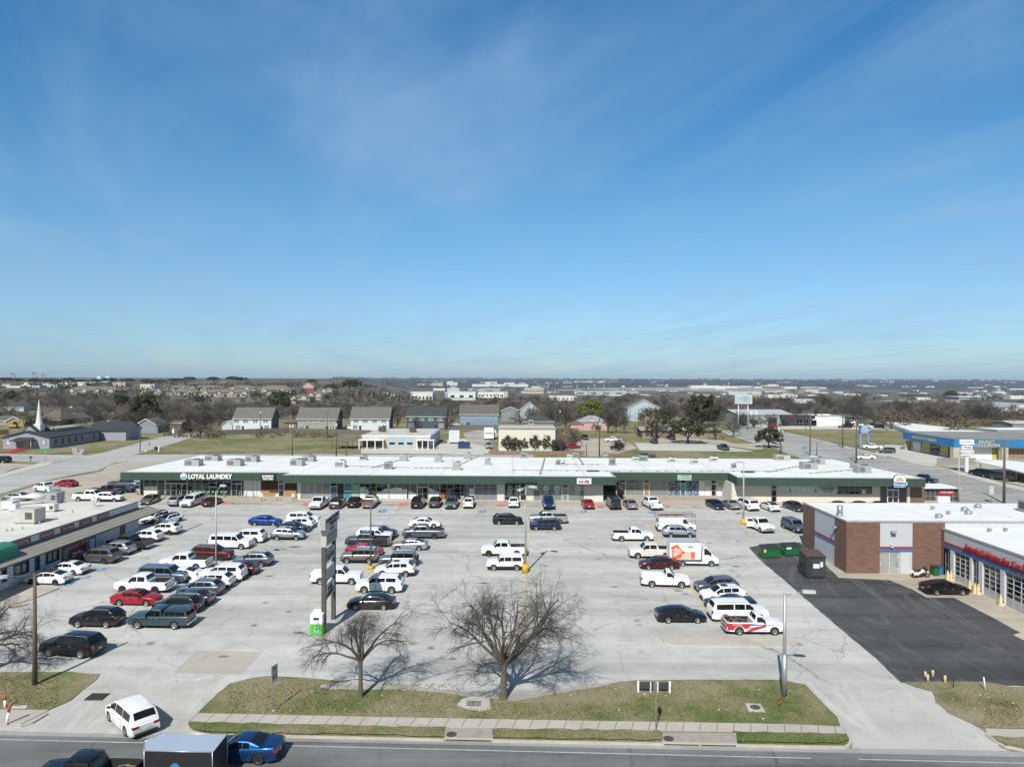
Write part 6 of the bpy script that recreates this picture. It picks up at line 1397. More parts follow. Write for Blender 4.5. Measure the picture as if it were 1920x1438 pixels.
def grow(rn,p,d,L,r,lev,cfg,trunk,crown,leaves=None):
 """one limb and everything it carries"""
 n=cfg['seg'][lev];pts,rad=[p.copy()],[r]
 r1=r*cfg['taper'][lev];step=L/n;dirs=[d.copy()]
 for i in range(n):
  d=(d+perp(d,rn)*cfg['wob'][lev]+Vector((0,0,cfg['up'][lev]-(cfg['arch'][lev]*i/n if 'arch' in cfg else 0)))).normalized()
  p=p+d*step;pts.append(p.copy());rad.append(r+(r1-r)*(i+1)/n);dirs.append(d.copy())
 (trunk if lev<=cfg['trunklev']else crown).tube(pts,rad,cfg['sides'][lev],0,caps=False)
 if lev+1<len(cfg['seg']):
  k=cfg['kids'][lev];k=max(1,int(round(k*(.75+.5*rn.random()))))
  for j in range(k):
   t=cfg['start'][lev]+(1-cfg['start'][lev])*((j+rn.random())/k)
   i=min(n-1,int(t*n));f=t*n-i
   q=pts[i].lerp(pts[i+1],f);dd=dirs[i+1]
   a=R(cfg['ang'][lev]*(.6+.8*rn.random()))
   side=perp(dd,rn)
   if cfg.get('flat')and lev>=1:side=(side+Vector((0,0,-side.z*.5))).normalized()
   nd=(dd*math.cos(a)+side*math.sin(a)).normalized()
   rr=(rad[i]*(1-f)+rad[i+1]*f)*cfg['rk'][lev]
   LL=L*cfg['lk'][lev]*(.65+.6*rn.random())*(1-.35*t if lev else 1)
   grow(rn,q,nd,LL,rr,lev+1,cfg,trunk,crown,leaves)
 elif leaves is not None:leaves.append((pts[-1],d))
 if leaves is not None and lev==len(cfg['seg'])-2:leaves.append((pts[-1],d))
def hero(seed,trunk_h,trunk_r,limbs,stubs,cfg):
 rn=random.Random(seed);T,Cc=MB(),MB()
 lean=Vector((rn.uniform(-.05,.05),0,0))
 tp=[Vector((0,0,-.1)),Vector((0,0,.25))+lean*.2,Vector((lean.x,.02,trunk_h*.55)),Vector((lean.x*2,0,trunk_h))]
 T.tube(tp,[trunk_r*1.5,trunk_r*1.08,trunk_r*.92,trunk_r*.9],10,caps=False)
 for(az,el,L,r)in limbs:
  d=Vector((math.cos(R(az))*math.cos(R(el)),math.sin(R(az))*math.cos(R(el)),math.sin(R(el))))
  grow(rn,tp[-1]-Vector((0,0,rn.uniform(.0,.35))),d,L,r,0,cfg,T,Cc)
 for(az,el,L,r)in stubs:
  d=Vector((math.cos(R(az))*math.cos(R(el)),math.sin(R(az))*math.cos(R(el)),math.sin(R(el))));p=tp[-1]
  T.tube([p-d*.2,p+d*L*.5+Vector((rn.uniform(-.1,.1),0,0)),p+d*L],[r,r*.85,r*.7],7)
 return T,Cc
HC=dict(arch=[.30,.16,.10,.06,.0],seg=[7,6,4,3,2],taper=[.30,.32,.38,.5,.6],wob=[.20,.26,.30,.32,.3],up=[.06,.0,-.05,-.10,-.10],sides=[7,5,4,3,3],kids=[9,8,7,5],start=[.40,.25,.15,.1],ang=[46,46,46,45],rk=[.52,.52,.58,.7],lk=[.52,.55,.54,.58],trunklev=0)
def put_tree(T,Cc,label,loc,name='bare_tree',mats=(None,None),cat='tree',group=None,tilt=False,rz=0):
 t=thing(name,label,cat,loc,rz,group);T.build('trunk',mats[0]or BARKH,t);Cc.build('crown',mats[1]or TWIGH,t);return t
p=G(944,1310)
limbs=[(0,48,6.6,.17),(14,34,6.6,.15),(345,40,5.9,.14),(180,52,5.6,.15),(170,34,5.4,.14),(192,66,5.2,.13),(25,64,5.4,.14),(80,56,4.6,.13),(265,52,4.4,.13),(315,50,4.8,.12),(145,54,4.8,.12),(215,14,3.4,.10),(350,74,5.0,.12),(100,78,4.6,.12)]
T,Cc=hero(5,2.75,.27,limbs,[(200,78,1.9,.12),(90,86,2.3,.12),(20,80,1.5,.1)],HC)
put_tree(T,Cc,'wide bare tree with pruned limb stubs by the drain grate',(p.x,p.y,p.z))
p=G(676,1308)
limbs=[(8,54,4.3,.12),(20,36,4.1,.10),(175,56,4.0,.12),(185,32,3.8,.10),(90,64,3.6,.11),(270,55,3.4,.11),(230,44,3.4,.1),(330,64,3.8,.1),(120,75,3.6,.1)]
T,Cc=hero(9,2.9,.17,limbs,[],HC)
put_tree(T,Cc,'smaller bare tree with a slim forked trunk on the grass',(p.x,p.y,p.z))
p=G(-32,1262)
limbs=[(0,35,4.3,.15),(10,60,3.8,.14),(345,20,3.8,.13),(180,45,4.0,.15),(90,50,3.6,.13),(270,45,3.6,.13),(320,40,3.8,.13),(40,30,3.8,.12),(200,20,4,.13)]
T,Cc=hero(15,2.3,.27,limbs,[],HC)
put_tree(T,Cc,'bare tree reaching in from the left edge behind the lamp pole',(p.x,p.y,p.z))
def bare_variant(seed,h,spread,dens=1.0,tr=.030):
 rn=random.Random(seed);T,Cc=MB(),MB()
 cfg=dict(seg=[4,4,3,2],taper=[.35,.35,.5,.6],wob=[.18,.25,.3,.3],up=[.03,.0,-.01,-.02],sides=[5,4,3,3],kids=[7,int(6*dens),int(6*dens)],start=[.2,.12,.1],ang=[46,48,50],rk=[.55,.6,.68],lk=[.52,.52,.5],trunklev=0)
 th=h*.22;T.tube([(0,0,-.6),(0,0,.3),(rn.uniform(-.2,.2),0,th)],[h*.045,h*.035,h*.03],6,caps=False)
 nl=8
 for i in range(nl):
  az=360*i/nl+rn.uniform(-20,20);el=rn.choice((25,40,55,70))+rn.uniform(-6,6)
  d=Vector((math.cos(R(az))*math.cos(R(el))*spread,math.sin(R(az))*math.cos(R(el))*spread,math.sin(R(el)))).normalized()
  grow(rn,Vector((0,0,th*rn.uniform(.75,1))),d,h*rn.uniform(.5,.62),h*.020,0,cfg,T,Cc)
 return T.mesh('trunk',[BARKB]),Cc
def thicken(mb_,tr):return mb_
BV=[]
for i,(sd_,h_,sp_)in enumerate(((1,10,1.0),(2,10,.8),(3,10,1.15),(4,10,.95),(6,10,1.05))):
 tm_,Cc=bare_variant(sd_,h_,sp_);BV.append((tm_,Cc.mesh('crown',[TWIGB])))
def leafy_variant(seed,mat,shape=(1,1,.72),n_cl=85,per=46,leaf=.26,hollow=.55,trunk_h=.28,gap=.22,name='crown'):
 """crown of radius 1 x scale: leaf clumps on and inside an uneven dome"""
 rn=random.Random(seed);T,Cc=MB(),MB();Rr=5.0
 T.tube([(0,0,-.5),(0,0,.4),(.15,0,Rr*trunk_h*1.4)],[.42,.32,.26],7,caps=False)
 cz=Rr*(trunk_h+shape[2]*.75)
 for i in range(7):
  a=i*2*math.pi/7+rn.uniform(-.3,.3);T.tube([(0,0,Rr*trunk_h),(1.6*math.cos(a),1.6*math.sin(a),Rr*trunk_h+1.5),(3.4*math.cos(a)*shape[0],3.4*math.sin(a)*shape[1],cz+rn.uniform(-.6,1))],[.17,.11,.04],5,caps=False)
 for c in range(n_cl):
  while True:
   v=Vector((rn.gauss(0,1),rn.gauss(0,1),rn.gauss(0,1))).normalized()
   if v.z>-.45:break
  k=hollow+(1-hollow)*rn.random()**.6
  k*=1+.22*mnoise.noise((v.x*1.7+seed,v.y*1.7,v.z*1.7))
  if rn.random()<gap*.5:continue
  c0=Vector((v.x*shape[0],v.y*shape[1],v.z*shape[2]))*Rr*k+Vector((0,0,cz));cr=rn.uniform(.5,1.05)
  for j in range(per):
   o=Vector((rn.gauss(0,.5),rn.gauss(0,.5),rn.gauss(0,.38)))*cr
   q=c0+o;nrm=(o.normalized()+Vector((rn.gauss(0,.6),rn.gauss(0,.6),.5+rn.gauss(0,.5)))).normalized()
   a=perp(nrm,rn);b=nrm.cross(a);s=leaf*rn.uniform(.6,1.4)
   Cc.poly([tuple(q-a*s-b*s*.6),tuple(q+a*s-b*s*.5),tuple(q+a*s*.5+b*s*.8),tuple(q-a*s*.7+b*s*.6)])
 return T.mesh('trunk',[BARKB]),Cc.mesh(name,[mat])
OV_=[leafy_variant(1,OAK,(1,1,.62)),leafy_variant(2,OAK,(1,.9,.78),90),leafy_variant(3,OAK,(1.1,1,.55),80)]
LV=leafy_variant(5,LIME,(1,1,.55),80);BRV=leafy_variant(6,BROWN,(1,1,.75),60,20,.28,.4,.35,.5);SHV=leafy_variant(7,SHRB,(.55,.55,.85),60,34,.26,.3,.1,.4);BSH=leafy_variant(8,SHRB,(.9,.9,.55),50,30,.2,.4,.08,.3)
SPARSE=leafy_variant(9,OAK,(1,.9,.8),46,30,.26,.5,.3,.7)
def plant(var,loc,s,label,name,group=None,rz=None,sz=None,cat='tree'):
 t=bpy.data.objects.new(name,None);COL.objects.link(t);sz=sz or s
 t.matrix_world=Matrix.Translation(loc)@Matrix.Rotation(rz if rz is not None else random.uniform(0,6.28),4,'Z')@Matrix.Diagonal((s,s,sz,1))
 tag(t,label,cat,group)
 for nm,me_ in zip(('trunk','crown'),var):
  o=bpy.data.objects.new(nm,me_);COL.objects.link(o);o.parent=t
 return t
def tree_px(var,px,pyb,wpx,hpx,label,name='live_oak',base=10.0,group=None,hbase=None,rz=None,cat='tree'):
 p=G(px,pyb);s_=p.y/F
 return plant(var,p,wpx*s_/base,label,name,group,rz,hpx*s_/(hbase or base),cat)
tree_px(OV_[1],1317,801,64,61,'very large round live oak left of the billboard',hbase=8.2)
tree_px(OV_[0],1290,831,68,52,'broad live oak shading the rear drive',hbase=7.5)
tree_px(OV_[2],1441,839,46,42,'round live oak at the edge of the right street',hbase=7.2)
tree_px(SPARSE,1232,822,50,64,'thin oak with patches of green leaning over the low house',hbase=8.5);tree_px(BV[3],1228,823,46,58,'bare tree growing among the thin green oak','bare_tree')
tree_px(LV,1106,792,49,46,'bright yellow green tree behind the pink house','leafy_tree',hbase=7.2)
for px,pyb,w_,h_,lb in((226,772,34,32,'dark evergreen left of the taller one behind the church'),(272,797,52,56,'tall dark evergreen behind the church wing'),(21,757,26,28,'dark round evergreen near the left edge'),(525,773,46,40,'dark evergreen below the pale apartments'),(1560,772,16,20,'small evergreen near the dry hill'),(655,731,26,22,'evergreen at the top of the hill street'),(668,729,22,20,'right one of the evergreens at the top of the hill street'),(620,738,26,20,'evergreen beside the pink apartment block'),(1783,748,22,18,'dark evergreen left of the blue roofed hall')):
 tree_px(OV_[1 if w_>30 else 0],px,pyb,w_,h_,lb,'evergreen_tree',hbase=8.0)
for px,py in((8,716),(33,716),(64,718),(84,717),(98,718),(128,716),(180,717),(205,717),(276,717),(285,720),(330,716),(355,715),(400,715),(436,714),(452,715),(300,718),(150,718),(585,718),(240,716)):
 tree_px(OV_[px%3],px,py,20+px%9,6.5+px%3,'dark evergreen on the skyline of the left suburb','evergreen_tree',group='dark evergreens along the left skyline',hbase=7.2)
tree_px(BRV,1672,805,34,42,'tree with dry brown leaves, left of the pair','brown_leaf_tree',hbase=9);tree_px(BRV,1697,806,34,40,'tree with dry brown leaves, right of the pair','brown_leaf_tree',hbase=9,rz=2)
tree_px(BRV,1792,816,50,40,'spreading tree with tan leaves behind the collision shop','brown_leaf_tree',hbase=9,rz=1)
for k,(px,pyb,w_,h_,lb)in enumerate(((1155,812,40,60,'tall bare tree right of the pink house'),(1140,812,36,56,'bare tree touching the pink house roof'),(1172,813,34,54,'bare tree at the left of the pale blue gable'),(1342,825,42,44,'bare spreading tree right of the broad oak'),(1375,819,40,44,'bare tree on the corner by the right street'),(375,823,44,56,'bare shrubby tree at the bend of the left street'),(308,818,44,50,'bare tree in front of the low blue house'),(745,806,26,38,'bare tree between white and dark blue houses'),(780,806,26,30,'small bare tree in front of the dark blue house'),(843,808,28,44,'bare tree between the two blue houses'),(975,800,36,42,'bare tree in front of the pale blue gable'),(1078,838,32,42,'small bare tree by the tan drive'),(1160,846,44,30,'low bare spreading tree in front of the parked pickups'),(1052,846,30,30,'small bare shrub tree left of the red suv'),(1608,800,50,66,'tall pale barked tree above the dealership'),(1640,800,46,50,'bare tree right of the dealership canopy'),(1590,793,44,54,'bare tree behind the white dealership wall'),(1030,800,36,48,'bare tree behind the cream building'),(1060,805,36,50,'bare tree left of the pink house'))):
 tree_px(BV[k%5],px,pyb,w_,h_,lb,'bare_tree')
for k,(px,pyb,w_,h_)in enumerate(((952,845,26,34),(966,845,24,30),(982,845,16,28),(1004,845,22,36),(1024,845,20,36),(1040,846,16,26))):
 tree_px(SHV,px,pyb,w_,h_,('leftmost','second','third','fourth','fifth','rightmost')[k]+' tall shrub along the cream building','shrub',base=5.6,hbase=8.8,group='shrubs along the cream building',cat='shrub')
tree_px(BSH,318,815,10,5,'low green bush by the small blue house','shrub',base=9,hbase=5.5,cat='shrub');tree_px(BSH,1118,807,18,14,'green bush in front of the pink house','shrub',base=9,hbase=5.5,cat='shrub')
tree_px(BSH,733,840.5,5,5,'small yellow green bush by the clinic wall','shrub',base=9,hbase=5.5,cat='shrub')
KEEP=[]
def keepout(x,y,r):KEEP.append((x,y,r))
WOODS=[]
def woods(n,x0,x1,y0,y1,hmin,hmax,label,group,seed):
 rn=random.Random(seed)
 for i in range(n):
  for _ in range(30):
   px,py=rn.uniform(x0,x1),rn.uniform(y0,y1);p=G(px,py)
   if all((p.x-a)**2+(p.y-b)**2>r*r for a,b,r in KEEP):break
  else:continue
  s=rn.uniform(hmin,hmax)/10
  plant(BV[rn.randrange(5)],p,s*rn.uniform(.95,1.25),label,'bare_tree',group,rn.uniform(0,6.28),s)
WIRES=[]
def pole(px,pyb,pyt,r,label,mat=None,arm=0,can=0,name='utility_pole',cat='utility pole',lean=0,group=None,armz=.5):
 p=G(px,pyb);q=at(px,pyt,p.y);h=q.z-p.z
 t=thing(name,label,cat,p,0,group)
 MB().tube([(0,0,-.3),(0,0,h)],[r,r*.72],8).build('pole',mat or WOODP,t)
 if arm:
  m=MB();m.box(-arm/2,arm/2,-.08,.08,h-armz,h-armz+.16)
  m.build('crossarm',mat or WOODP,t);m=MB()
  for x in(-.46,-.2,.2,.46):m.tube([(arm*x,0,h-armz+.16),(arm*x,0,h-armz+.4)],.05,5)
  for i,x in enumerate((-.46,-.2,.2,.46)):MB().tube([(arm*x,0,h-armz+.16),(arm*x,0,h-armz+.4)],.05,5).build('insulator',GREYP,t)
 for i in range(can):
  x=(i-(can-1)/2)*.75;MB().cyl(x if can>1 else.1,-.42,h*.80-.5 if not arm else h-2.4,h*.80+.55 if not arm else h-1.3,.3,10).build('transformer',M('transformer_grey',(.45,.48,.5),.5,.08),t)
 t['_']=0;del t['_']
 return t,Vector((p.x,p.y,p.z+h))
pl_={}
for k,(z,x,yb,yt,r,lb,mt,arm,can)in{'a':('Q',35,510,295,.16,'grey pole in front of the white and blue house',None,0,1),'b':('Q',272,668,385,.16,'pole with two transformers behind the roof, left of the pavilion',None,0,2),'c':('Q',602,668,380,.2,'dark pole with a transformer beside the metal pavilion',None,1.8,1),'d':('Q',535,522,325,.14,'thin dark pole in front of the grey green house',None,1.2,0),'e':('R',655,662,365,.2,'reddish pole with a transformer behind the white roof',REDW,0,1),'f':('R',950,516,305,.17,'reddish pole on the lawn left of the low house',REDW,0,0),'g':('R',922,500,330,.13,'thin grey pole next to the reddish lawn pole',None,0,0),'h':('S',315,662,322,.2,'tall grey pole at the near kerb of the right street',None,1.6,0),'i':('S',560,597,335,.22,'dark pole with crossarm on the field edge',None,2.6,0),'j':('S',662,708,380,.22,'dark pole with crossarm nearest the street, right of the field pole',None,3.0,0),'k':('S',97,650,405,.18,'pole with a transformer by the round live oak',None,0,1),'l':('P',537,420,265,.2,'pole with two white transformers behind the church roof',None,0,2),'m':('P',1051,630,420,.15,'grey pole at the left street corner',None,0,0),'n':('R',358,440,300,.14,'thin pole with a transformer behind the cream building',None,0,1),'o':('R',1388,430,325,.12,'reddish pole right of the broad oak',REDW,0,0),'p':('S',1560,400,318,.18,'pole with crossarm in the scrub beyond the collision shop',None,3.5,0),'q':('S',1845,460,378,.16,'pole at the grey shed by the right edge',None,3,0),'s':('S',285,460,340,.12,'thin pole in front of the dealership',None,1.4,0),'t':('R',1575,345,268,.2,'brown pole left of the billboard',REDW,0,0),'u':('S',366,660,560,.15,'short pole beside the tall street pole',None,0,0),'v':('R',558,662,560,.14,'short pole with slack cables behind the roof',None,0,0),'w':('P',125,400,300,.15,'thin pole left of the church spire',None,0,0),'x':('Q',677,656,548,.14,'short pole under the metal pavilion',None,0,0)}.items():
 pl_[k]=pole(*zz(z,x,yb),zz(z,x,yt)[1],r,lb,mt,arm,can)[1]
pl_['r']=pole(*zz('S',1770,1016),zz('S',1770,540)[1],.24,'brown wooden pole with a crossarm right of the bicycle sign',WOODP,4.2,0)[1]
def wire(a,b,sag=1.0,dz=0,dx=0,r=.018):
 a=a+Vector((dx,0,dz));b=b+Vector((dx,0,dz));return[(a.lerp(b,i/10)-Vector((0,0,sag*4*(i/10)*(1-i/10))))for i in range(11)]
for lb,prs in(('thin power lines over the lots behind the shops',(('a','d'),('d','c'),('b','c'),('c','e'),('e','h'),('h','j'),('j','i'),('n','f'),('f','o'),('v','e'))),('thin power lines crossing behind the church and the two storey houses',(('w','l'),('l','m'),('m','a'),('k','h'))),('thin power lines along the right street',(('j','r'),('i','s')))):
 m=MB()
 for a,b in prs:
  m.tube(wire(pl_[a],pl_[b],1.2),.02,3,caps=False);m.tube(wire(pl_[a],pl_[b],1.0,-.5,.5),.02,3,caps=False)
 tag(m.build('power_lines',M('wire_dark',(.04,.04,.04),.7)),lb,'power lines')
def lot_lamp(pxb,pyb,pyt,r,label,mat,arms,basec=None,name='lamp_post'):
 p=G(pxb,pyb);q=at(pxb,pyt,p.y);h=q.z-p.z;t=thing(name,label,'lamp post',p)
 MB().tube([(0,0,0),(0,0,h)],[r,r*.6],8).build('pole',mat,t)
 if basec:MB().cyl(0,0,-.02,1.05 if basec!=2 else.4,.38,14).build('concrete_base',M('yellow_concrete',(.62,.38,.03),.7,.15),t)
 for(dx,dy,dz,w_)in arms:
  o=MB().tube([(0,0,h-.15),(dx*.5,dy*.5,h-.1+dz*.6),(dx,dy,h-.05+dz)],.045,6).build('arm',mat,t)
  a=math.atan2(dy,dx);mw_=Matrix.Translation((dx,dy,h-.05+dz))@Matrix.Rotation(a,4,'Z')
  MB().prism([(-.1,-w_*.35),(.15,-w_*.5),(.8,-w_*.45),(.9,0),(.8,w_*.45),(.15,w_*.5),(-.1,w_*.35)],-.09,.10).build('lamp_head',M('lamp_head_grey',(.50,.52,.53),.45,.08),t,mw=mw_)
 return t,h
lot_lamp(405,1067,921,.13,'thin grey lamp post in the left double row',M('pole_light_grey',(.42,.42,.42),.5,.08),[(1.0,-.8,.9,.5)])
t,h_=lot_lamp(695,1066,938,.12,'dark thin lamp post by the tan boxy suv',M('pole_dark',(.10,.10,.10),.6),[(.4,-.6,.4,.4)],2)
t,h_=lot_lamp(985,1073,913,.14,'grey lamp post with a yellow concrete base in the middle of the lot',M('pole_grey',(.33,.33,.32),.5,.1),[(.55,-.3,.15,.6),(-.45,-.9,-.1,.5)],1)
lot_lamp(1394,985,866,.14,'grey lamp post on the small island by the sports bar',M('pole_light_grey',(.42,.42,.42),.5),[(-.7,-.5,.1,.5)],1)
lot_lamp(1797.5,941,850,.13,'tall grey lamp post at the street behind the repair shop',M('pole_light_grey',(.42,.42,.42),.5),[(.2,-.5,.1,.6)])
t,h_=lot_lamp(1470.5,1305,1112,.17,'tall galvanised street lamp on the right grass strip',STEEL,[(1.35,-.2,.25,.45)])
MB().cyl(0,0,0,3.2,.20,10).build('sleeve',STEEL,t)
t,h_=lot_lamp(65.5,1284,1075,.19,'thick wooden street lamp pole on the left grass strip',WOODP,[(-1.6,-.9,.05,.5)],None,'street_lamp')
def ROOFM(n,c):return M(n,c,.9,.18,1.2)
RG,RDK,RBR,RTA=ROOFM('grey_shingles',(.135,.13,.12)),ROOFM('dark_shingles',(.05,.055,.06)),ROOFM('brown_shingles',(.12,.105,.09)),ROOFM('taupe_shingles',(.17,.15,.13))
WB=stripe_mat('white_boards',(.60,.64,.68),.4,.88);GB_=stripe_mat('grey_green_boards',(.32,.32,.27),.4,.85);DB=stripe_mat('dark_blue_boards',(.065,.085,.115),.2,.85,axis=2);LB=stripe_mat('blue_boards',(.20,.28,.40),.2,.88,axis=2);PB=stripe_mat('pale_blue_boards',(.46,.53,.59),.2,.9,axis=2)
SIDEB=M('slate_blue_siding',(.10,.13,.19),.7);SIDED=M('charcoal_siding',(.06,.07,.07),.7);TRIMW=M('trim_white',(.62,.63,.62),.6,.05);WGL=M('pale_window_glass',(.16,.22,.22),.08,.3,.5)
def house(label,pxl,pxr,pyb,eave_py,ridge_py,depth,wall,roof,ridge='x',side=None,wins=(),cat='house',name='house',group=None,hip=0,ov=.45,rz=0,low=(),trim=True,keep=True,wsz=(1.5,1.25)):
 """a pitched house standing on the ground; the front runs between two places of the photograph"""
 a,b=G(pxl,pyb),G(pxr,pyb);Y=(a.y+b.y)/2;w_=abs(b.x-a.x);c=(a+b)/2
 zb_=min(a.z,b.z);he=at(pxl,eave_py,Y).z-zb_
 if ridge=='x':hr=at(pxl,ridge_py,Y+depth/2).z-zb_
 else:hr=at(pxl,ridge_py,Y).z-zb_
 hr=max(hr,he+.8)
 t=thing(name,label,cat,(c.x,c.y,zb_),rz,group)
 if keep:keepout(c.x,c.y+depth/2,max(w_,depth)*.5+3)
 W2=w_/2;m=MB()
 m.box(-W2,W2,0,depth,-1.0,he)
 if ridge=='y' and not hip:m.poly([(-W2,0,he),(W2,0,he),(0,0,hr)]);m.poly([(W2,depth,he),(-W2,depth,he),(0,depth,hr)])
 elif not hip:m.poly([(W2,0,he),(W2,depth,he),(W2,depth/2,hr)]);m.poly([(-W2,depth,he),(-W2,0,he),(-W2,depth/2,hr)])
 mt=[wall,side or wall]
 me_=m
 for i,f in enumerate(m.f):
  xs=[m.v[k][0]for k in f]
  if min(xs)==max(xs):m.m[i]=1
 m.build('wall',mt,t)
 m=MB();o=ov;th_=.16
 def slab(P):
  m.poly(P);m.poly([(x,y,z-th_)for x,y,z in P][::-1])
  for i in range(len(P)):p,q=P[i],P[(i+1)%len(P)];m.poly([p,(p[0],p[1],p[2]-th_),(q[0],q[1],q[2]-th_),q])
 k=(hr-he)
 if hip:
  hx=min(W2*.75,depth/2);e=he-.02
  if ridge=='x':
   r0,r1=(-W2+hx,depth/2,hr),(W2-hx,depth/2,hr);A_,B_,C_,D_=(-W2-o,-o,e),(W2+o,-o,e),(W2+o,depth+o,e),(-W2-o,depth+o,e)
   for P in([A_,B_,r1,r0],[B_,C_,r1],[C_,D_,r0,r1],[D_,A_,r0]):m.poly(P)
   m.poly([A_,D_,C_,B_])
 elif ridge=='x':
  s_=k/(depth/2)
  slab([(-W2-o,-o,he-s_*o+.06),(W2+o,-o,he-s_*o+.06),(W2+o,depth/2,hr+.06),(-W2-o,depth/2,hr+.06)]);slab([(W2+o,depth+o,he-s_*o+.06),(-W2-o,depth+o,he-s_*o+.06),(-W2-o,depth/2,hr+.06),(W2+o,depth/2,hr+.06)])
 else:
  s_=k/W2
  slab([(-W2-o,depth+o,he-s_*o+.06),(-W2-o,-o,he-s_*o+.06),(0,-o,hr+.06),(0,depth+o,hr+.06)]);slab([(W2+o,-o,he-s_*o+.06),(W2+o,depth+o,he-s_*o+.06),(0,depth+o,hr+.06),(0,-o,hr+.06)])
 m.build('roof',roof,t)
 if trim:
  m=MB()
  if ridge=='x' or hip:m.box(-W2-o-.02,W2+o+.02,-o-.06,-o-.005,he-(k/(depth/2)*o if not hip else.02)-.16,he-(k/(depth/2)*o if not hip else.02)+.08)
  else:
   for sg in(-1,1):m.poly([(sg*(W2+o),-o-.02,he-k/W2*o-.25),(sg*(W2+o),-o-.02,he-k/W2*o+.1),(0,-o-.02,hr+.1),(0,-o-.02,hr-.25)][::(1 if sg>0 else-1)])
  m.build('fascia_trim',TRIMW,t)
 for(u,z,ww,wh)in wins:
  x=-W2+u*w_
  o_=MB().box(x-ww/2,x+ww/2,-.05,-.002,z*he-wh/2,z*he+wh/2).build('window',WGL,t);frame_mb(x-ww/2,x+ww/2,z*he-wh/2,z*he+wh/2,2 if ww>1 else 1,(),.14,-.09,-.051).build('frame',TRIMW,o_)
 for(u,ww,wh,mt_)in low:
  x=-W2+u*w_;MB().box(x-ww/2,x+ww/2,-.05,-.002,0,wh).build('door',mt_,t)
 return t,w_,he,hr
BD=M('dark_door',(.03,.03,.035),.5)
W4=[(u,.80,2.1,1.8)for u in(.14,.38,.62,.86)];LO=[(.12,.28,1.9,1.7),(.88,.28,1.9,1.7)];LD=[(.25,.95,2.0,BD),(.75,.95,2.0,BD)]
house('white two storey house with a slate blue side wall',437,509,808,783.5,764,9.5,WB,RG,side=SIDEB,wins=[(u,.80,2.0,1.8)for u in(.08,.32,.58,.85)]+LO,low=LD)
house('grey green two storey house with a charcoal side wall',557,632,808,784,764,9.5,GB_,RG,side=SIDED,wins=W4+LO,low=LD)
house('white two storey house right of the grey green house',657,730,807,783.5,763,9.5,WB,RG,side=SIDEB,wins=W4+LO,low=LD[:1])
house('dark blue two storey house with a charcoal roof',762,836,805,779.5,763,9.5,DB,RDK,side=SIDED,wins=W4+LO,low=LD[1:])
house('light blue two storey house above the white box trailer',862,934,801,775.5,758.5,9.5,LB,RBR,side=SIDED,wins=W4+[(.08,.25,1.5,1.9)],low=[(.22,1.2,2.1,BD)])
house('pale blue gabled house behind the cream building',975,1011,791,768,754,11,PB,RG,'y',wins=[])
house('low grey wing with a white gable edge beside the pale blue house',940,975,790,770,763,8,M('grey_wing',(.22,.24,.25),.7),RG,'y')
house('tall pale blue gabled house among bare trees',1177,1238,790,765,749,12,PB,RG,'y',wins=[(.7,.9,1.2,1.0)])
house('dark roofed bungalow behind the cream building',982,1038,803,790,778,10,M('brick_tan',(.25,.17,.13),.8),RDK,hip=1)
house('pink bungalow with a patched pale hip roof',1086,1138,807,790,779,11,M('pink_wall',(.52,.32,.32),.8,.1),M('patched_roof',(.30,.31,.32),.8,.5,.8),hip=1,wins=[(.75,.5,1.6,1.2)])
house('low pink shed overgrown by shrubs',1070,1092,807,795,790,7,M('pink_wall',(.52,.32,.32),.8,.1),RG,hip=1,trim=False)
house('long low tan house under the oaks',1205,1352,822,806,800,12,M('tan_brown_brick',(.27,.22,.17),.85,.15),M('tan_gravel_roof',(.34,.31,.27),.9),'x',wins=[(.2,.5,1.4,1.2),(.6,.5,1.8,1.2)],ov=.9,trim=False)  # tan brown brick, the same tone on every wall
house('small house with pale roof behind the oaks',1210,1240,800,778,772,9,M('tan_brick',(.30,.22,.17),.85),RBR,hip=1,trim=False)
CHW=M('lavender_grey_wall',(.30,.30,.36),.8,.06);CHR=ROOFM('charcoal_shingles',(.035,.042,.05))
a,b=G(6,841),G(94,841);cx_=(a.x+b.x)/2;wch=b.x-a.x;W2=wch/2
ch=thing('church','lavender grey church with charcoal roof and red entrance ramp','church',(cx_,a.y,a.z),R(1));keepout(cx_,a.y+15,20)
he,hr,dp=3.7,5.5,27
m=MB();m.box(-W2,W2,0,dp,-.8,he);m.poly([(-W2,0,he),(W2,0,he),(0,0,hr)]);m.box(W2-3,W2+8.5,dp+1.5,dp+12,-.8,3.5);m.poly([(W2+8.5,dp+1.5,3.5),(W2+8.5,dp+12,3.5),(W2+8.5,dp+6.75,6.2)])
m.build('wall',CHW,ch);m=MB()
for sg in(-1,1):m.poly([(sg*(W2+.5),-.5,he-.15),(sg*(W2+.5),dp+.5,he-.15),(0,dp+.5,hr+.05),(0,-.5,hr+.05)][::(1 if sg>0 else-1)]);m.poly([(sg*(W2+.5),-.5,he-.45),(sg*(W2+.5),-.5,he-.15),(0,-.5,hr+.05),(0,-.5,hr-.25)][::(-1 if sg<0 else 1)]);m.poly([(sg*(W2+.5),-.5,he-.45),(sg*(W2+.5),-.5,he-.15),(sg*(W2+.5),dp,he-.15),(sg*(W2+.5),dp,he-.45)])
m.poly([(W2-5,dp+1,3.4),(W2+9,dp+1,3.4),(W2+9,dp+6.75,6.3),(W2-5,dp+6.75,6.3)]);m.poly([(W2-5,dp+12.5,3.4),(W2+9,dp+12.5,3.4),(W2+9,dp+6.75,6.3),(W2-5,dp+6.75,6.3)][::-1])
m.poly([(-3,1.5,he+.6),(3,1.5,he+.6),(0,1.5,he+3.2)],1)
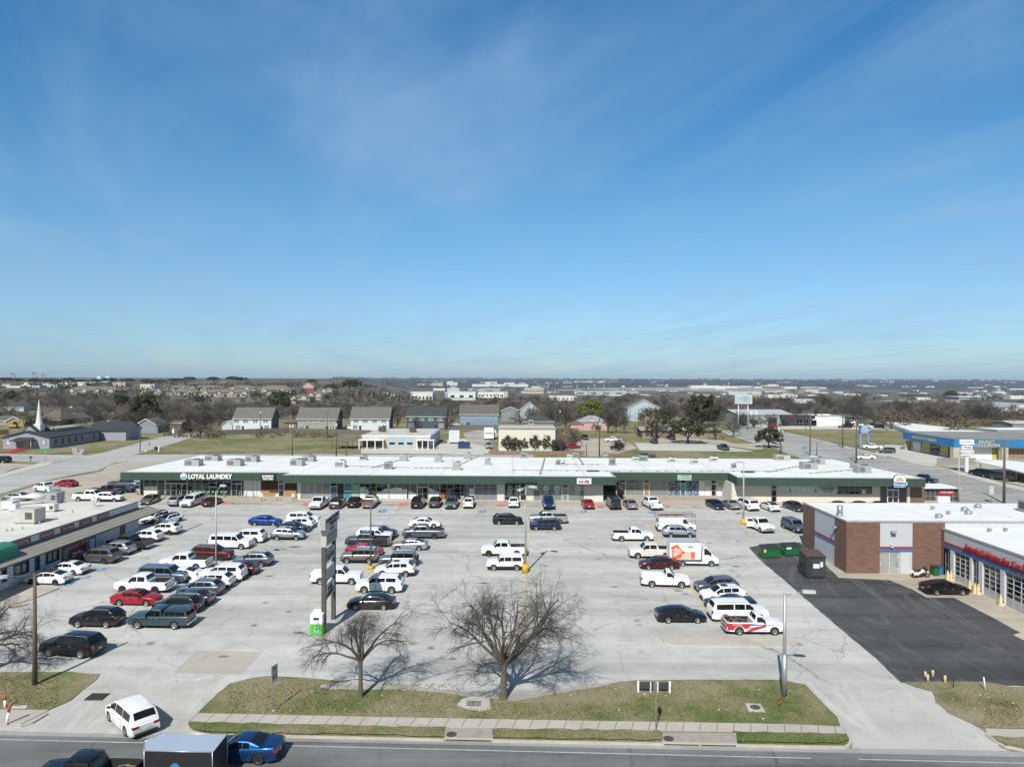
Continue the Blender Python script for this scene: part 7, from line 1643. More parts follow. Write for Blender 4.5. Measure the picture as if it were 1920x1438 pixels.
m.poly([(3.2,1.3,he+.5),(3.2,9,he+.5),(0,9,he+3.25),(0,1.3,he+3.25)]);m.poly([(-3.2,1.3,he+.5),(-3.2,9,he+.5),(0,9,he+3.25),(0,1.3,he+3.25)][::-1])
m.build('roof',[CHR,CHW],ch)
MB().box(-W2*.15,W2*.45,9.5,24,he+1.2,hr+.14).build('pale_roof_patch',M('pale_roof',(.42,.40,.36),.9),ch)
m=MB();sx_=.9;m.box(sx_-1.1,sx_+1.1,3.6,5.8,he+1.2,he+3.6);m.tube([(sx_,4.7,he+3.6),(sx_,4.7,he+5.0)],[1.0,.75],8,smooth=False);m.tube([(sx_,4.7,he+5.0),(sx_,4.7,he+11.2)],[.72,.06],8,smooth=False);m.build('spire',M('spire_white',(.66,.68,.70),.5,.05),ch)
m=MB();m.poly([(-3.6,-2.8,2.5),(3.4,-2.8,2.5),(2.2,0,3.5),(-2.4,0,3.5)]);m.poly([(-3.6,-2.8,2.5),(-2.4,0,3.5),(-3.6,0,2.5)]);m.poly([(3.4,-2.8,2.5),(3.4,0,2.5),(2.2,0,3.5)]);m.poly([(-3.6,-2.8,2.48),(-3.6,0,2.48),(3.4,0,2.48),(3.4,-2.8,2.48)])
m.build('entrance_canopy',CHR,ch);m=MB();m.tube([(-3.3,-2.6,0),(-3.3,-2.6,2.5)],.08,5);m.tube([(3.1,-2.6,0),(3.1,-2.6,2.5)],.08,5)
for x in(-3.3,3.1):MB().tube([(x,-2.6,-.2),(x,-2.6,2.5)],.08,5).build('canopy_post',TRIMW,ch)
MB().box(-.8,.8,-.06,0,0,2.2).build('door',M('church_door',(.42,.40,.36),.6),ch)
for u,ww in((-W2+1.5,1.0),(-W2+3.9,.9),(W2-4.2,.9),(W2-1.7,1.1)):
 o=MB().box(u-ww/2,u+ww/2,-.05,-.002,1.15,2.7).build('window',M('white_blind',(.6,.62,.62),.4),ch);frame_mb(u-ww/2,u+ww/2,1.15,2.7,1,(1.95,),.1,-.09,-.051).build('frame',BLACK,o)
for i in range(7):
 yy=2.6+i*3.5
 if i==5:MB().box(W2+.002,W2+.05,yy,yy+1.6,.2,2.6).build('door',CHW,ch);continue
 o=MB().box(W2+.002,W2+.05,yy,yy+.9,1.0,2.6).build('window',GLASS,ch);m=MB();m.box(W2+.05,W2+.09,yy-.08,yy+.02,1,2.6);m.box(W2+.05,W2+.09,yy+.88,yy+.98,1,2.6);m.box(W2+.052,W2+.091,yy,yy+.9,2.55,2.65);m.box(W2+.052,W2+.091,yy,yy+.9,1.75,1.82);m.build('frame',BLACK,o)
p0,p1,p2,p3=G(5,850),G(20,850),G(63,839.5),G(40,838.5)
t=thing('entrance_ramp','bright red ramp and deck in front of the church door','ramp',p2);q=[(v.x-p2.x,v.y-p2.y)for v in(p0,p1,p2,p3)]
MB().prism(q,-.1,.18).build('ramp',M('ramp_red',(.42,.035,.05),.7),t);MB().box(-12,.2,.3,2.0,0,.3).build('deck',MATS['ramp_red'],t)
m=MB()
for i in range(6):m.tube([(-10+i*1.1,.35,.3),(-10+i*1.1,.35,1.2)],.03,4)
m.tube([(-10,.35,1.2),(-4.5,.35,1.2)],.03,4);m.build('railing',MATS['ramp_red'],t)
p=G(144,851);t=thing('church_sign','low grey double board sign on the church lawn','sign',p,R(-12));MB().box(-1.6,.3,-.1,.1,.4,1.8).build('board',M('board_grey',(.30,.30,.30),.7),t);MB().box(.6,2.2,.3,.5,.4,1.5).build('board',MATS['board_grey'],t);MB().box(-1.2,1.8,-.05,.12,-.1,.4).build('plinth',CURB,t)
TN=M('clinic_tan',(.47,.42,.37),.85,.08)
a,b=G(679,841),G(807,841);t=thing('clinic','low beige and white flat roofed clinic with blue panels and awnings','building',((a.x+b.x)/2,a.y,a.z));w_=b.x-a.x;W2=w_/2;keepout(t.location.x,t.location.y+15,22)
he=at(700,815.5,a.y).z-a.z;dpt=30
MB().box(-W2,W2,0,dpt,-.5,he-.55).build('wall',TN,t);MB().box(-W2-.1,W2+.1,-.1,dpt+.1,he-.56,he-.12).build('parapet',WHITE,t);MB().box(-W2,W2,0,dpt,he-.12,he-.05).build('roof',M('dirty_white_roof',(.50,.48,.44),.9,.3,.35),t)
m=MB();m.poly([(W2+.03,.1,0),(W2+.03,dpt,0),(W2+.03,dpt,he-.6),(W2+.03,.1,he-.6)]);m.build('side_panels',stripe_mat('blue_grey_side',(.24,.30,.38),2.4,1.7,width=.1),t)
for u in(.44,.57,.70):MB().box(-W2+u*w_-.9,-W2+u*w_+.9,-.08,-.002,.3,he-.65).build('blue_panel',M('clinic_blue',(.33,.46,.58),.7,.05),t)
for u in(.44,.57,.70):MB().box(-W2+u*w_-.85,-W2+u*w_+.85,-.12,-.085,1.3,2.0).build('window',GLASS,t)
for x0,x1 in((-W2-.8,-W2+w_*.34),(W2-4.2,W2+1.6)):
 MB().box(x0,x1,-2.6,-.12,2.75,2.95).build('awning',WHITE,t);n=4
 for i in range(n):MB().box(x0+.2+(x1-x0-.6)*i/(n-1),x0+.45+(x1-x0-.6)*i/(n-1),-2.4,-2.15,-.1,2.75).build('awning_post',WHITE,t)
 MB().box(max(x0,-W2)+.3,min(x1,W2)-.3,-.1,-.003,.5,2.5).build('window',GLASS,t)
for u in(.15,.22):m=MB();m.tube([(-W2+u*w_-.8+.8*(1-math.cos(q)),-2.65,2.6+.8*math.sin(q))for q in[R(i*18)for i in range(11)]],.14,5);m.build('arch',WHITE,t)
for px,py in((717,809),(774.5,810)):
 p=atz(px,py,a.z+he);t2=thing('rooftop_unit','dark framed cooler on the clinic roof, '+('left one' if px<740 else 'right one'),'air unit',(p.x,p.y,a.z+he-.05));MB().box(-1,1,-1,1,.2,1.6).build('casing',M('rust_dark',(.09,.07,.06),.8),t2);m=MB()
 for x in(-1.05,1.05):m.tube([(x,-1.05,0),(x,-1.05,1.9)],.06,4)
 m.tube([(-1.05,-1.05,1.9),(1.05,-1.05,1.9)],.06,4);m.build('stand',DARKM,t2)
CB=M('cream_stucco',(.66,.635,.55),.85,.05)
a,b=G(935,845),G(1041,845);t=thing('cream_building','plain cream building with a pale metal roof behind the shrubs','building',((a.x+b.x)/2,a.y,a.z));w_=b.x-a.x;W2=w_/2;he=at(980,803.5,a.y).z-a.z;keepout(t.location.x,t.location.y+6,12)
MB().box(-W2,W2,0,13,-.5,he).build('wall',[CB],t);MB().box(W2+.003,W2+2.2,1,12.5,-.5,he-1.0).build('brown_lean_to',M('brown_boards',(.10,.075,.06),.8),t)
m=MB();m.box(-W2-.2,W2+.2,-.2,13.2,he+.002,he+.2);m.build('roof',stripe_mat('old_metal_roof',(.50,.49,.46),1.6,.8,width=.04),t);MB().box(-W2-.22,W2+.22,-.24,-.205,he-.12,he+.22).build('gutter',GREYP,t)
p=atz(995.5,797,a.z+he+.2);t2=thing('rooftop_unit','pale cooler on the cream building roof','air unit',(p.x,p.y,a.z+he+.2));MB().box(-.7,.7,-.7,.7,.1,1.7).build('casing',ACN,t2);MB().box(-.5,.5,-.72,-.7,.5,1.4).build('louvre',ACL,t2);MB().box(-.6,.6,-.6,.6,0,.1).build('base',ACN,t2)
BW=brick_mat('garden_brick',(.24,.13,.10),(.20,.11,.085),(.3,.26,.22))
def lowwall(label,z,pts,h,mat=BW,th=.35,name='brick_wall',cat='wall'):
 P=[GZ(z,*q)for q in pts];t=None
 W=Wall(P[0].xy,P[-1].xy,min(p.z for p in P));o=MB().box(0,W.L,0,th,-.3,h).build(name,mat);o.matrix_world=W.mw;tag(o,label,cat);return o
lowwall('low brick garden wall in front of the cream building','R',[(-150,652),(545,650)],1.1);lowwall('low brick wall right of the reddish pole','R',[(722,662),(905,660)],.8);lowwall('low brick wall at the back of the tan drive','R',[(575,528),(690,526)],.7)
FENW=stripe_mat('weathered_fence',(.15,.135,.12),.16,.62,width=.2)
lowwall('weathered wooden fence below the white and grey green houses','P',[(1690,500),(2180,482)],1.9,FENW,.08,'wooden_fence','fence');lowwall('weathered wooden fence below the third white house','Q',[(240,482),(860,500)],1.8,FENW,.08,'wooden_fence','fence');lowwall('wooden fence behind the camper and box trailer','Q',[(1420,458),(1830,462)],2.0,FENW,.08,'wooden_fence','fence')
lowwall('grey wooden fence along the carport lot','S',[(1268,728),(1560,728)],1.9,stripe_mat('grey_fence',(.30,.28,.25),.16,.6,width=.2),.08,'wooden_fence','fence');lowwall('brown fence at the left edge behind the lawn','P',[(-60,505),(66,500)],2.0,stripe_mat('brown_fence',(.12,.08,.055),.16,.7,width=.2),.08,'wooden_fence','fence')
a,b=GZ('Q',570,610),GZ('Q',752,598);t=thing('metal_pavilion','open metal pavilion with a thin reddish edged roof on the field','pavilion',((a.x+b.x)/2,a.y,a.z));w_=b.x-a.x
for x in(-w_/2,w_/2,0):
 for y in(0,8):MB().tube([(x,y,0),(x,y,3.2)],.07,5).build('post',DARKM,t)
MB().box(-w_/2-.4,w_/2+.4,-.5,8.5,3.2,3.35).build('roof',M('dull_roof',(.17,.16,.17),.6),t);MB().box(-w_/2-.42,w_/2-2,-.56,-.505,3.12,3.36).build('roof_edge',M('edge_red',(.35,.12,.10),.6),t)
def boxy(name,label,cat,z,x0,x1,yb,yt,dep,mat,wheels=True,windows=False,roofm=None):
 a,b=GZ(z,x0,yb),GZ(z,x1,yb);h=at(*zz(z,x0,yt),a.y).z-a.z;t=thing(name,label,cat,((a.x+b.x)/2,a.y,a.z),R(3));w_=b.x-a.x
 m=MB();m.box(-w_/2,w_/2,0,dep,.55,h,0,1);m.build('body',[mat,roofm or mat],t)
 if wheels:
  for sg in(-1,1):MB().tube([(sg*(w_/2-.25),dep*.6,.38),(sg*(w_/2-.02),dep*.6,.38)],[.38,.38],12).build('wheel',TYRE,t)
 return t,w_,h
t,w_,h=boxy('box_trailer','tall white box trailer beside the clinic','trailer','Q',1447,1525,568,472,6,WHITE,roofm=M('trailer_roof2',(.4,.42,.44),.4));MB().box(-w_/2+.15,w_/2-.15,-.04,0,.7,h-.2).build('door',stripe_mat('trailer_door',(.6,.61,.62),.6,.85,axis=2),t)
t,w_,h=boxy('camper','white travel camper with dark lettering across its front','camper','Q',1712,1783,540,456,8,WHITE);MB().box(-w_*.4,w_*.4,-.05,0,h*.55,h*.68).build('lettering_band',GREYP,t);MB().box(w_/2,w_/2+.9,2,5,.9,h*.8).build('slide_out',WHITE,t);m=MB();m.tube([(0,0,.5),(0,-1.6,.4)],.1,5);m.build('hitch',DARKM,t)
def dumpster(label,p,w_,d_,h,mat,rz=0,lid=None,slope=.25,tilt=True,labelplate=None):
 t=thing('dumpster',label,'dumpster',(p.x,p.y,gz(p.x,p.y)+.01),rz,tilt=tilt);m=MB();h2=h-slope
 m.prism([(-w_/2,0),(w_/2,0),(w_/2,d_),(-w_/2,d_)],.12,lambda x,y:h2+slope*(y/d_));m.build('body',mat,t);m=MB()
 m.box(-w_/2-.08,w_/2+.08,-.06,d_+.06,.0,.10);m.build('skids',DARKM,t)
 for i in range(5):
  x=-w_/2+w_*(i+.5)/5;MB().box(x-.05,x+.05,-.06,-.002,.16,h2-.1).build('rib',mat,t)
 MB().box(-w_/2-.05,w_/2+.05,-.07,-.004,h2-.12,h2+.02).build('rim',mat,t)
 for sg in(-1,1):MB().box(sg*(w_/2+.002),sg*(w_/2+.14),d_*.3,d_*.7,h2*.55,h2*.75).build('lift_pocket',mat,t)if sg>0 else MB().box(-w_/2-.14,-w_/2-.002,d_*.3,d_*.7,h2*.55,h2*.75).build('lift_pocket',mat,t)
 m=MB();m.poly([(-w_/2-.06,-.1,h2+.03),(w_/2+.06,-.1,h2+.03),(w_/2+.06,d_+.05,h+.05),(-w_/2-.06,d_+.05,h+.05)]);m.poly([(-w_/2-.06,-.1,h2+.025),(w_/2+.06,-.1,h2+.025),(w_/2+.06,d_+.05,h+.045),(-w_/2-.06,d_+.05,h+.045)][::-1]);m.build('lid',lid or M('lid_black',(.03,.035,.035),.6),t)
 return t
DG=M('dumpster_green',(.012,.13,.045),.5,.15)
t=dumpster('green dumpster with a yellow sticker, left of the pair',GZ('D',1665,700),2.3,1.4,1.4,DG,R(3));MB().box(-1.1,-.8,-.09,-.062,.75,1.15).build('sticker',YELL,t)
t=dumpster('green dumpster half in the dark patch, right of the pair',GZ('D',1860,682),2.3,1.4,1.4,DG,R(12));MB().box(-1.1,-.4,-.09,-.062,.95,1.2).build('sticker',WHITE,t)
t=dumpster('big black dumpster with white notices at the brick corner',GZ('E',255,788),2.15,2.6,2.75,M('dumpster_black',(.035,.04,.045),.55,.25),R(-3),M('rusty_lid',(.10,.06,.05),.8,.4),.15)
MB().box(-.35,.35,-.1,-.064,1.25,1.75).build('notice',WHITE,t);MB().box(.45,.75,-.1,-.064,1.4,2.0).build('notice',WHITE,t);MB().box(-.5,.95,-.075,-.06,.3,2.3).build('door_panel',M('dumpster_dark',(.05,.055,.06),.6),t)
t=dumpster('blue dumpster on the drive by the clinic',GZ('Q',1559,604),3.6,2.2,1.9,M('dumpster_blue',(.02,.045,.17),.5),0,tilt=False);t=dumpster('green dumpster at the grey metal hall',GZ('R',1902,413),3.2,2,1.9,DG,0,tilt=False)
CBL=stripe_mat('ribbed_blue',(.025,.19,.44),.8,.8,.5,0,width=.06);CYL=M('shop_yellow',(.50,.42,.10),.7,.1);STN=M('pale_stone',(.45,.42,.36),.9,.25,2)
c=G(1789,862);zc=c.z;L0=G(1694,843.5)
t=thing('collision_shop','body shop with ribbed blue fascia and yellow walls','building',(c.x,c.y,zc));keepout(c.x+15,c.y+14,24)
Wl=Wall((L0.x,L0.y),(c.x,c.y),zc);relc=Matrix.Translation((-c.x,-c.y,-zc));zf0,zf1=3.4,5.7;Lf=Wl.L
MB().box(0,Lf,1.8,2.0,-.3,5.2).build('wall',CYL,t,mw=relc@Wl.mw);Wf=Wall((c.x,c.y),(c.x+40,c.y-1.0),zc);MB().box(2,40,2.0,2.2,-.3,5.2).build('wall',CYL,t,mw=relc@Wf.mw)
MB().box(-.2,Lf+.1,-.1,.1,zf0,zf1).build('fascia',CBL,t,mw=relc@Wl.mw);MB().box(.102,40,-.1,.1,zf0,zf1).build('fascia',CBL,t,mw=relc@Wf.mw)
m=MB();m.prism([(L0.x-c.x,L0.y-c.y),(0,0),(40,-1.0),(42,30),(L0.x-c.x+4,33)],zf1-.35,zf1-.2);m.build('roof',M('gravel_grey_roof',(.24,.235,.22),.9,.15,.4),t)
MB().box(0,Lf,1.6,1.79,-.2,1.1).build('stone_base',STN,t,mw=relc@Wl.mw)
for u0,u1,mt_ in((.10,.26,LGREY),(.46,.62,GLASS),(.80,.97,GLASS)):
 o=MB().box(Lf*u0,Lf*u1,1.52,1.59,-.2,3.0).build('door' if mt_ is LGREY else 'window',mt_,t,mw=relc@Wl.mw)
 if mt_ is GLASS:frame_mb(Lf*u0,Lf*u1,-.2,3.0,4,(1.2,2.2),.1,1.46,1.519).build('frame',DARKM,o)
MB().box(-.4,1.4,-.4,1.2,-.2,zf0).build('stone_pillar',STN,t);MB().box(12.5,14.2,-1.1,.5,-.2,zf0).build('stone_pillar',STN,t);m=MB();m.prism([(0,-.6),(1.6,-.6),(1.6,.6),(0,.6)],-.3,lambda x,y:1.4+1.6*(x/1.6));m.build('stone_buttress',STN,t,mw=relc@Wl.mw@Matrix.Translation((-.8,.8,0)))
for u0,u1 in((5.5,11.5),(22.5,31)):o=MB().box(u0,u1,1.92,1.99,-.2,3.3).build('garage_door',WHITE,t,mw=relc@Wf.mw)
MB().box(14.5,22,1.9,1.99,-.2,2.6).build('brown_gate',stripe_mat('brown_gate',(.30,.20,.14),1.2,.6),t,mw=relc@Wf.mw)
sl_=thing('shop_sign',"yellow lettering on the slanting left face of the body shop fascia",'sign',Wl.mw@Vector((Lf*.44,-.13,(zf0+zf1)/2)),Wl.ang);lettering("READ'S AUTO COLLISION",sl_,(0,-.03,0),1.1,M('sign_yellow',(.52,.46,.17),.5),fit=(Lf*.48,.95),offset=.02)
sl_=thing('shop_sign','yellow two line lettering on the front of the body shop fascia','sign',Wf.mw@Vector((8.7,-.13,(zf0+zf1)/2)),Wf.ang);lettering("READ'S\nCOLLISION",sl_,(0,-.03,0),1.1,MATS['sign_yellow'],fit=(7.0,1.9),offset=.03)
o=boxy('workshop','low grey blue workshop with a white roof at the right edge','building','S',1712,2050,505,462,12,M('blue_grey_metal',(.26,.28,.33),.6),False,roofm=ROOFW)[0]
a=GZ('S',1000,470);t=thing('long_white_roof','long low building with a white roof behind the body shop','building',G(1735,815));q=[atz(x,y,5.6)for x,y in((1660,791),(1700,792.5),(1905,816),(1870,822),(1725,813.5))];l_=t.location;MB().prism([(v.x-l_.x,v.y-l_.y)for v in q],1.7,2.1).build('roof',ROOFW,t);MB().prism([(v.x-l_.x,v.y-l_.y+.3)for v in q],-1.6,1.7).build('wall',LGREY,t)
zc_=6.0;q=[atz(x,y,zc_)for x,y in((1823,863),(1880,862.5),(2060,880),(2060,910),(1918,885))];l_=G(1870,890);t=thing('carport','flat white carport roof over dark parked trucks','carport',l_);MB().prism([(v.x-l_.x,v.y-l_.y)for v in q],zc_-.25-l_.z,zc_-l_.z).build('roof',WHITE,t)
for v in(q[0].lerp(q[4],.2),q[0].lerp(q[4],.9),q[1].lerp(q[2],.3),q[1].lerp(q[2],.05)):MB().tube([(v.x-l_.x,v.y-l_.y+.3,-.5),(v.x-l_.x,v.y-l_.y+.3,zc_-.25-l_.z)],.09,6).build('post',DARKM,t)
p=G(1812,884.5);S_=p.y/F;t=thing('pole_sign','white pole with three stacked sign boards, the lowest reading BICYCLES','sign',p,R(0));hz_=lambda py:at(1812,py,p.y).z-p.z
MB().box(-.38,.38,-.2,.2,-.3,hz_(834)).build('pole',M('sign_pole_white',(.62,.68,.74),.5,.04),t);X_=lambda px:at(px,850,p.y).x-p.x
for a,b,c_,d_,s,col,fit in((1799,1824.5,824,833,'Jolly Mobility Jr.',GREYP,(3.0,.6)),(1802,1821.5,835,842.5,'TREK',BLACK,(2.2,.55)),(1799,1824.5,844,854,'BICYCLES',RED,(3.4,.75))):
 MB().box(X_(a),X_(b),-.35,.25,hz_(d_),hz_(c_)).build('board',WHITE,t);MB().box(X_(a)-.02,X_(b)+.02,-.3,.2,hz_(d_)-.12,hz_(d_)-.003).build('board_edge',BLUE,t);lettering(s,t,((X_(a)+X_(b))/2,-.38,(hz_(c_)+hz_(d_))/2),1,col,fit=fit)
p=GZ('S',722,592);t=thing('pole_sign','blue sign on two light blue posts at the street field','sign',p);hz_=lambda py:at(1620,py,p.y).z-p.z;X_=lambda px:at(px,820,p.y).x-p.x
for px in(1613,1627.5):MB().box(X_(px)-.2,X_(px)+.2,-.2,.2,-.3,hz_(811)).build('post',M('post_blue',(.16,.36,.55),.5),t)
MB().box(X_(1611),X_(1630),-.3,.28,hz_(812.5),hz_(800)).build('board',M('board_blue',(.03,.13,.40),.5),t);lettering("READ'S\nCOLLISION\n817-246",t,(X_(1620.5),-.33,(hz_(812.5)+hz_(800))/2),1,WHITE,fit=(3.1,1.9),offset=.02)
p=G(1394,806);hz_=lambda py:at(1394,py,p.y).z-p.z;X_=lambda px:at(px,750,p.y).x-p.x;t=thing('billboard','billboard on two posts showing a pale blue vehicle picture','billboard',p)
for px in(1384.5,1402.5):MB().tube([(X_(px),0,-.5),(X_(px),0,hz_(756))],.35,8).build('post',STEEL,t)
MB().box(X_(1377.5),X_(1410),-.4,.4,hz_(757.5),hz_(739)).build('panel',M('billboard_pale',(.48,.49,.46),.6,.12,.2),t)
m=MB();zc_=(hz_(757.5)+hz_(739))/2;m.poly([(X_(1381),-.42,zc_),(X_(1392),-.42,zc_-.3),(X_(1392),-.42,zc_+1.6),(X_(1381),-.42,zc_+1.8)]);m.poly([(X_(1392.5),-.43,zc_-1.2),(X_(1406),-.43,zc_-1.2),(X_(1407),-.43,zc_+.2),(X_(1401),-.43,zc_+1.4),(X_(1394),-.43,zc_+1.2)]);m.build('picture',M('picture_blue',(.30,.48,.58),.5,.35,.5),t);MB().box(X_(1377),X_(1410.5),-.5,.5,hz_(757.8),hz_(757.4)).build('catwalk',DARKM,t)
a,b=G(1385,798),G(1487,798);t=thing('metal_hall','pale green grey metal hall with a low pitched roof and a dark roller door','building',((a.x+b.x)/2,a.y,a.z));w_=b.x-a.x;he=at(1430,778,a.y).z-a.z;keepout(t.location.x,t.location.y+9,20)
MB().box(-w_/2,w_/2,0,18,-.5,he).build('wall',stripe_mat('metal_siding',(.28,.32,.31),.9,.9),t);m=MB();m.poly([(-w_/2-.3,-.4,he),(w_/2+.3,-.4,he),(w_/2+.3,18,he+1.9),(-w_/2-.3,18,he+1.9)]);m.poly([(-w_/2-.3,18,he+1.88),(w_/2+.3,18,he+1.88),(w_/2+.3,-.4,he-.06),(-w_/2-.3,-.4,he-.06)]);m.build('roof',M('metal_roof',(.45,.48,.48),.5),t)
MB().box(w_*.05,w_*.19,-.06,-.002,-.2,he*.75).build('roller_door',BD,t);MB().box(-w_*.5,-w_*.38,-3,-.01,-.4,he-.3).build('dark_annex',M('blue_black_boards',(.07,.085,.10),.7),t)
p=GZ('R',1816,437);hz_=lambda py:at(1414,py,p.y).z-p.z;t=thing('pole_sign','white board on two dark poles in front of the metal hall','sign',p)
for x in(-.6,.3):MB().tube([(x,0,-.3),(x,0,hz_(771))],.16,6).build('post',BD,t)
MB().box(-1.8,1.4,-.15,.15,hz_(777),hz_(771)).build('board',WHITE,t);lettering('LUXURY\nMOTORS',t,(-.2,-.2,(hz_(777)+hz_(771))/2),1,BLACK,fit=(2.2,.9))
a,b=G(1470,798.5),G(1584,798.5);t=thing('dealership','white flat roofed dealership with a black canopy front','building',((a.x+b.x)/2,a.y,a.z));w_=b.x-a.x;X_=lambda px:at(px,790,a.y).x-(a.x+b.x)/2;he=at(1550,781,a.y).z-a.z;keepout(t.location.x,t.location.y+9,22)
MB().box(X_(1521),X_(1584),0,18,-.5,he).build('wall',M('bright_white_wall',(.72,.73,.73),.7,.04),t);MB().box(X_(1521)-.2,X_(1584)+.2,-.1,18,he+.002,he+.3).build('roof',M('roof_pale_green',(.40,.43,.42),.6),t)
MB().box(X_(1473),X_(1520.5),1.0,16,-.5,he).build('showroom',M('showroom_grey',(.22,.22,.22),.7),t);m=MB();m.prism([(X_(1463),-2),(X_(1520.8),-4.5),(X_(1520.8),.9),(X_(1463),.9)],he*.78,he*1.18);m.build('black_canopy',BD,t)
for px0,px1 in((1484,1491),(1494,1506),(1508,1517)):o=MB().box(X_(px0),X_(px1),.9,.99,0,he*.7).build('window',GLASS,t);frame_mb(X_(px0),X_(px1),0,he*.7,2,(1.2,),.2,.8,.899).build('frame',ALU,o)
MB().box(X_(1521.5),X_(1531),-.1,-.002,0,he*.62).build('window',GLASS,t);lettering('MOTORS',t,(X_(1480),-3.1,he*.98),1,RED,fit=(2.6,.7))
for px in(1526,1537,1551):MB().box(X_(px),X_(px)+4,6,9,he+.31,he+.8).build('skylight',WHITE,t)
MB().box(X_(1584)+.3,X_(1620),2,16,he-.35,he).build('side_canopy',M('roof_pale_green',(.40,.43,.42),.6),t)
for px in(1600,1619):MB().tube([(X_(px),2.4,-.3),(X_(px),2.4,he-.35)],.12,5).build('canopy_post',DARKM,t)
house('small blue grey house with a white gable edge on the left street',252,296,812,797,785,10,M('blue_grey_wall',(.22,.26,.31),.8),RG,'y',wins=[(.1,.5,1.4,1.6)])
house('little house with white columns half hidden by shrubs',318,340,812,793,788,9,M('dark_brick',(.13,.10,.09),.85),RBR,low=[(.3,.8,2.2,WHITE)])
house('tan gabled house behind the church with a white wall',112,143,793,784,776,12,M('tan_brick2',(.33,.24,.19),.85),RBR,'y',low=[(.5,4,2.2,WHITE)])
house('long brown roofed house with a carport behind the spire',68,113,797,787,768,14,M('carport_shade',(.12,.10,.09),.85),RBR,hip=1,ov=1)
house('olive green shed left of the church spire',10,45,799,790,781,9,M('olive_wall',(.26,.24,.12),.8),RBR,'y')
house('gabled brick house with pale patches beyond the church wing',197,230,795,783,773,12,M('pink_brick',(.36,.25,.21),.85),RTA,'y',low=[(.3,3,2.5,M('pale_patch',(.55,.53,.5),.8)),(.75,3,2.5,MATS['pale_patch'])])
house('dark roofed house behind the pole with transformers',112,160,783,774,764,14,M('brick_mid',(.28,.2,.16),.85),RDK,hip=1)
house('pale house with a slate roof near the left edge',10,45,771,763,755,12,M('cream_siding',(.55,.53,.47),.8),RDK,wins=[(.3,.5,1.6,1.2),(.7,.5,1.6,1.2)])
house('tan house at the far left behind trees',-10,12,797,788,779,10,M('tan_siding',(.34,.29,.22),.8),RBR)
house('white roofed open shed near the white two storey house',416,436,806,796,789,7,M('shed_pale',(.5,.52,.53),.7),M('white_sheet',(.62,.62,.6),.6),'y',trim=False)
house('low house with a grey roof between two storey houses',533,556,806,792,787,9,M('brick_red',(.22,.13,.10),.85),RG,hip=1,trim=False)
APW=M('apartment_pale',(.36,.33,.28),.85,.1,.3);APS=M('apartment_stone',(.35,.30,.24),.9,.15,.5)
def apartment(label,pxl,pxr,pyb,eave,ridge,group='three storey apartment blocks on the hill',n=None,wall=APW):
 t,w_,he,hr=house(label,pxl,pxr,pyb,eave,ridge,17,wall,RTA,hip=1,cat='apartments',name='apartment_block',group=group,ov=.8,trim=False)
 n=n or max(2,int(w_/11));W2=w_/2
 for i in range(n):
  x=-W2+w_*(i+.5)/n;wg=4.4;m=MB();m.box(x-wg/2,x+wg/2,-1.1,-.02,-1,he-.1);m.poly([(x-wg/2,-1.1,he-.1),(x+wg/2,-1.1,he-.1),(x,-1.1,he+1.5)]);m.build('bay',M('bay_cream',(.44,.40,.33),.8,.06),t)
  m=MB();m.poly([(x-wg/2-.4,-1.4,he-.3),(x,-1.4,he+1.7),(x,4,he+1.7),(x-wg/2-.4,4,he-.3)]);m.poly([(x+wg/2+.4,4,he-.3),(x,4,he+1.7),(x,-1.4,he+1.7),(x+wg/2+.4,-1.4,he-.3)]);m.build('bay_roof',RTA,t)
  for j in range(max(1,int(he/3))):
   for dx in(-1.0,1.0):MB().box(x+dx-.5,x+dx+.5,-1.16,-1.102,j*2.9+.9,j*2.9+2.4).build('window',GLASS,t)
  xx=x+w_/n/2
  if xx<W2-1.5:
   for j in range(max(1,int(he/3))):MB().box(xx-1.5,xx+1.5,-.06,-.004,j*2.9+.2,j*2.9+2.4).build('balcony_recess',BD,t)
 return t
apartment('long taupe roofed apartment block at the left behind bare trees',121,222,740,731.5,724)
apartment('apartment block left of centre in the front row of the hill',260,312,739,733,728.5);apartment('apartment block in the middle of the front row on the hill',310,372,741,735,729.5);apartment('front apartment block at the right of the hill row',372,472,744,736,729)
apartment('pale apartment block in the back row of the hill, left',300,360,731,727,722.5);apartment('pale apartment block in the back row of the hill, middle',350,418,733,727.5,722);apartment('apartment block with cream bays in the back row of the hill, right',422,478,736,728,722)
apartment('wide apartment block above the white two storey house',478,546,742,731,722.5);apartment('lower apartment block beside the pink building',540,580,756,745,740);apartment('taupe apartment block below the pink building',575,606,749,740,733);apartment('taupe apartment block right of the pink building',600,626,741,732,726.5)
house('pink apartment building with a red brick base',566,588,735,724,717.5,14,M('pale_pink_wall',(.50,.36,.33),.8),RTA,'y',cat='apartments',name='apartment_block',low=[(.5,12,4,M('red_brick_base',(.26,.07,.06),.85))])
BRT=M('orange_brick',(.36,.22,.15),.85,.08)
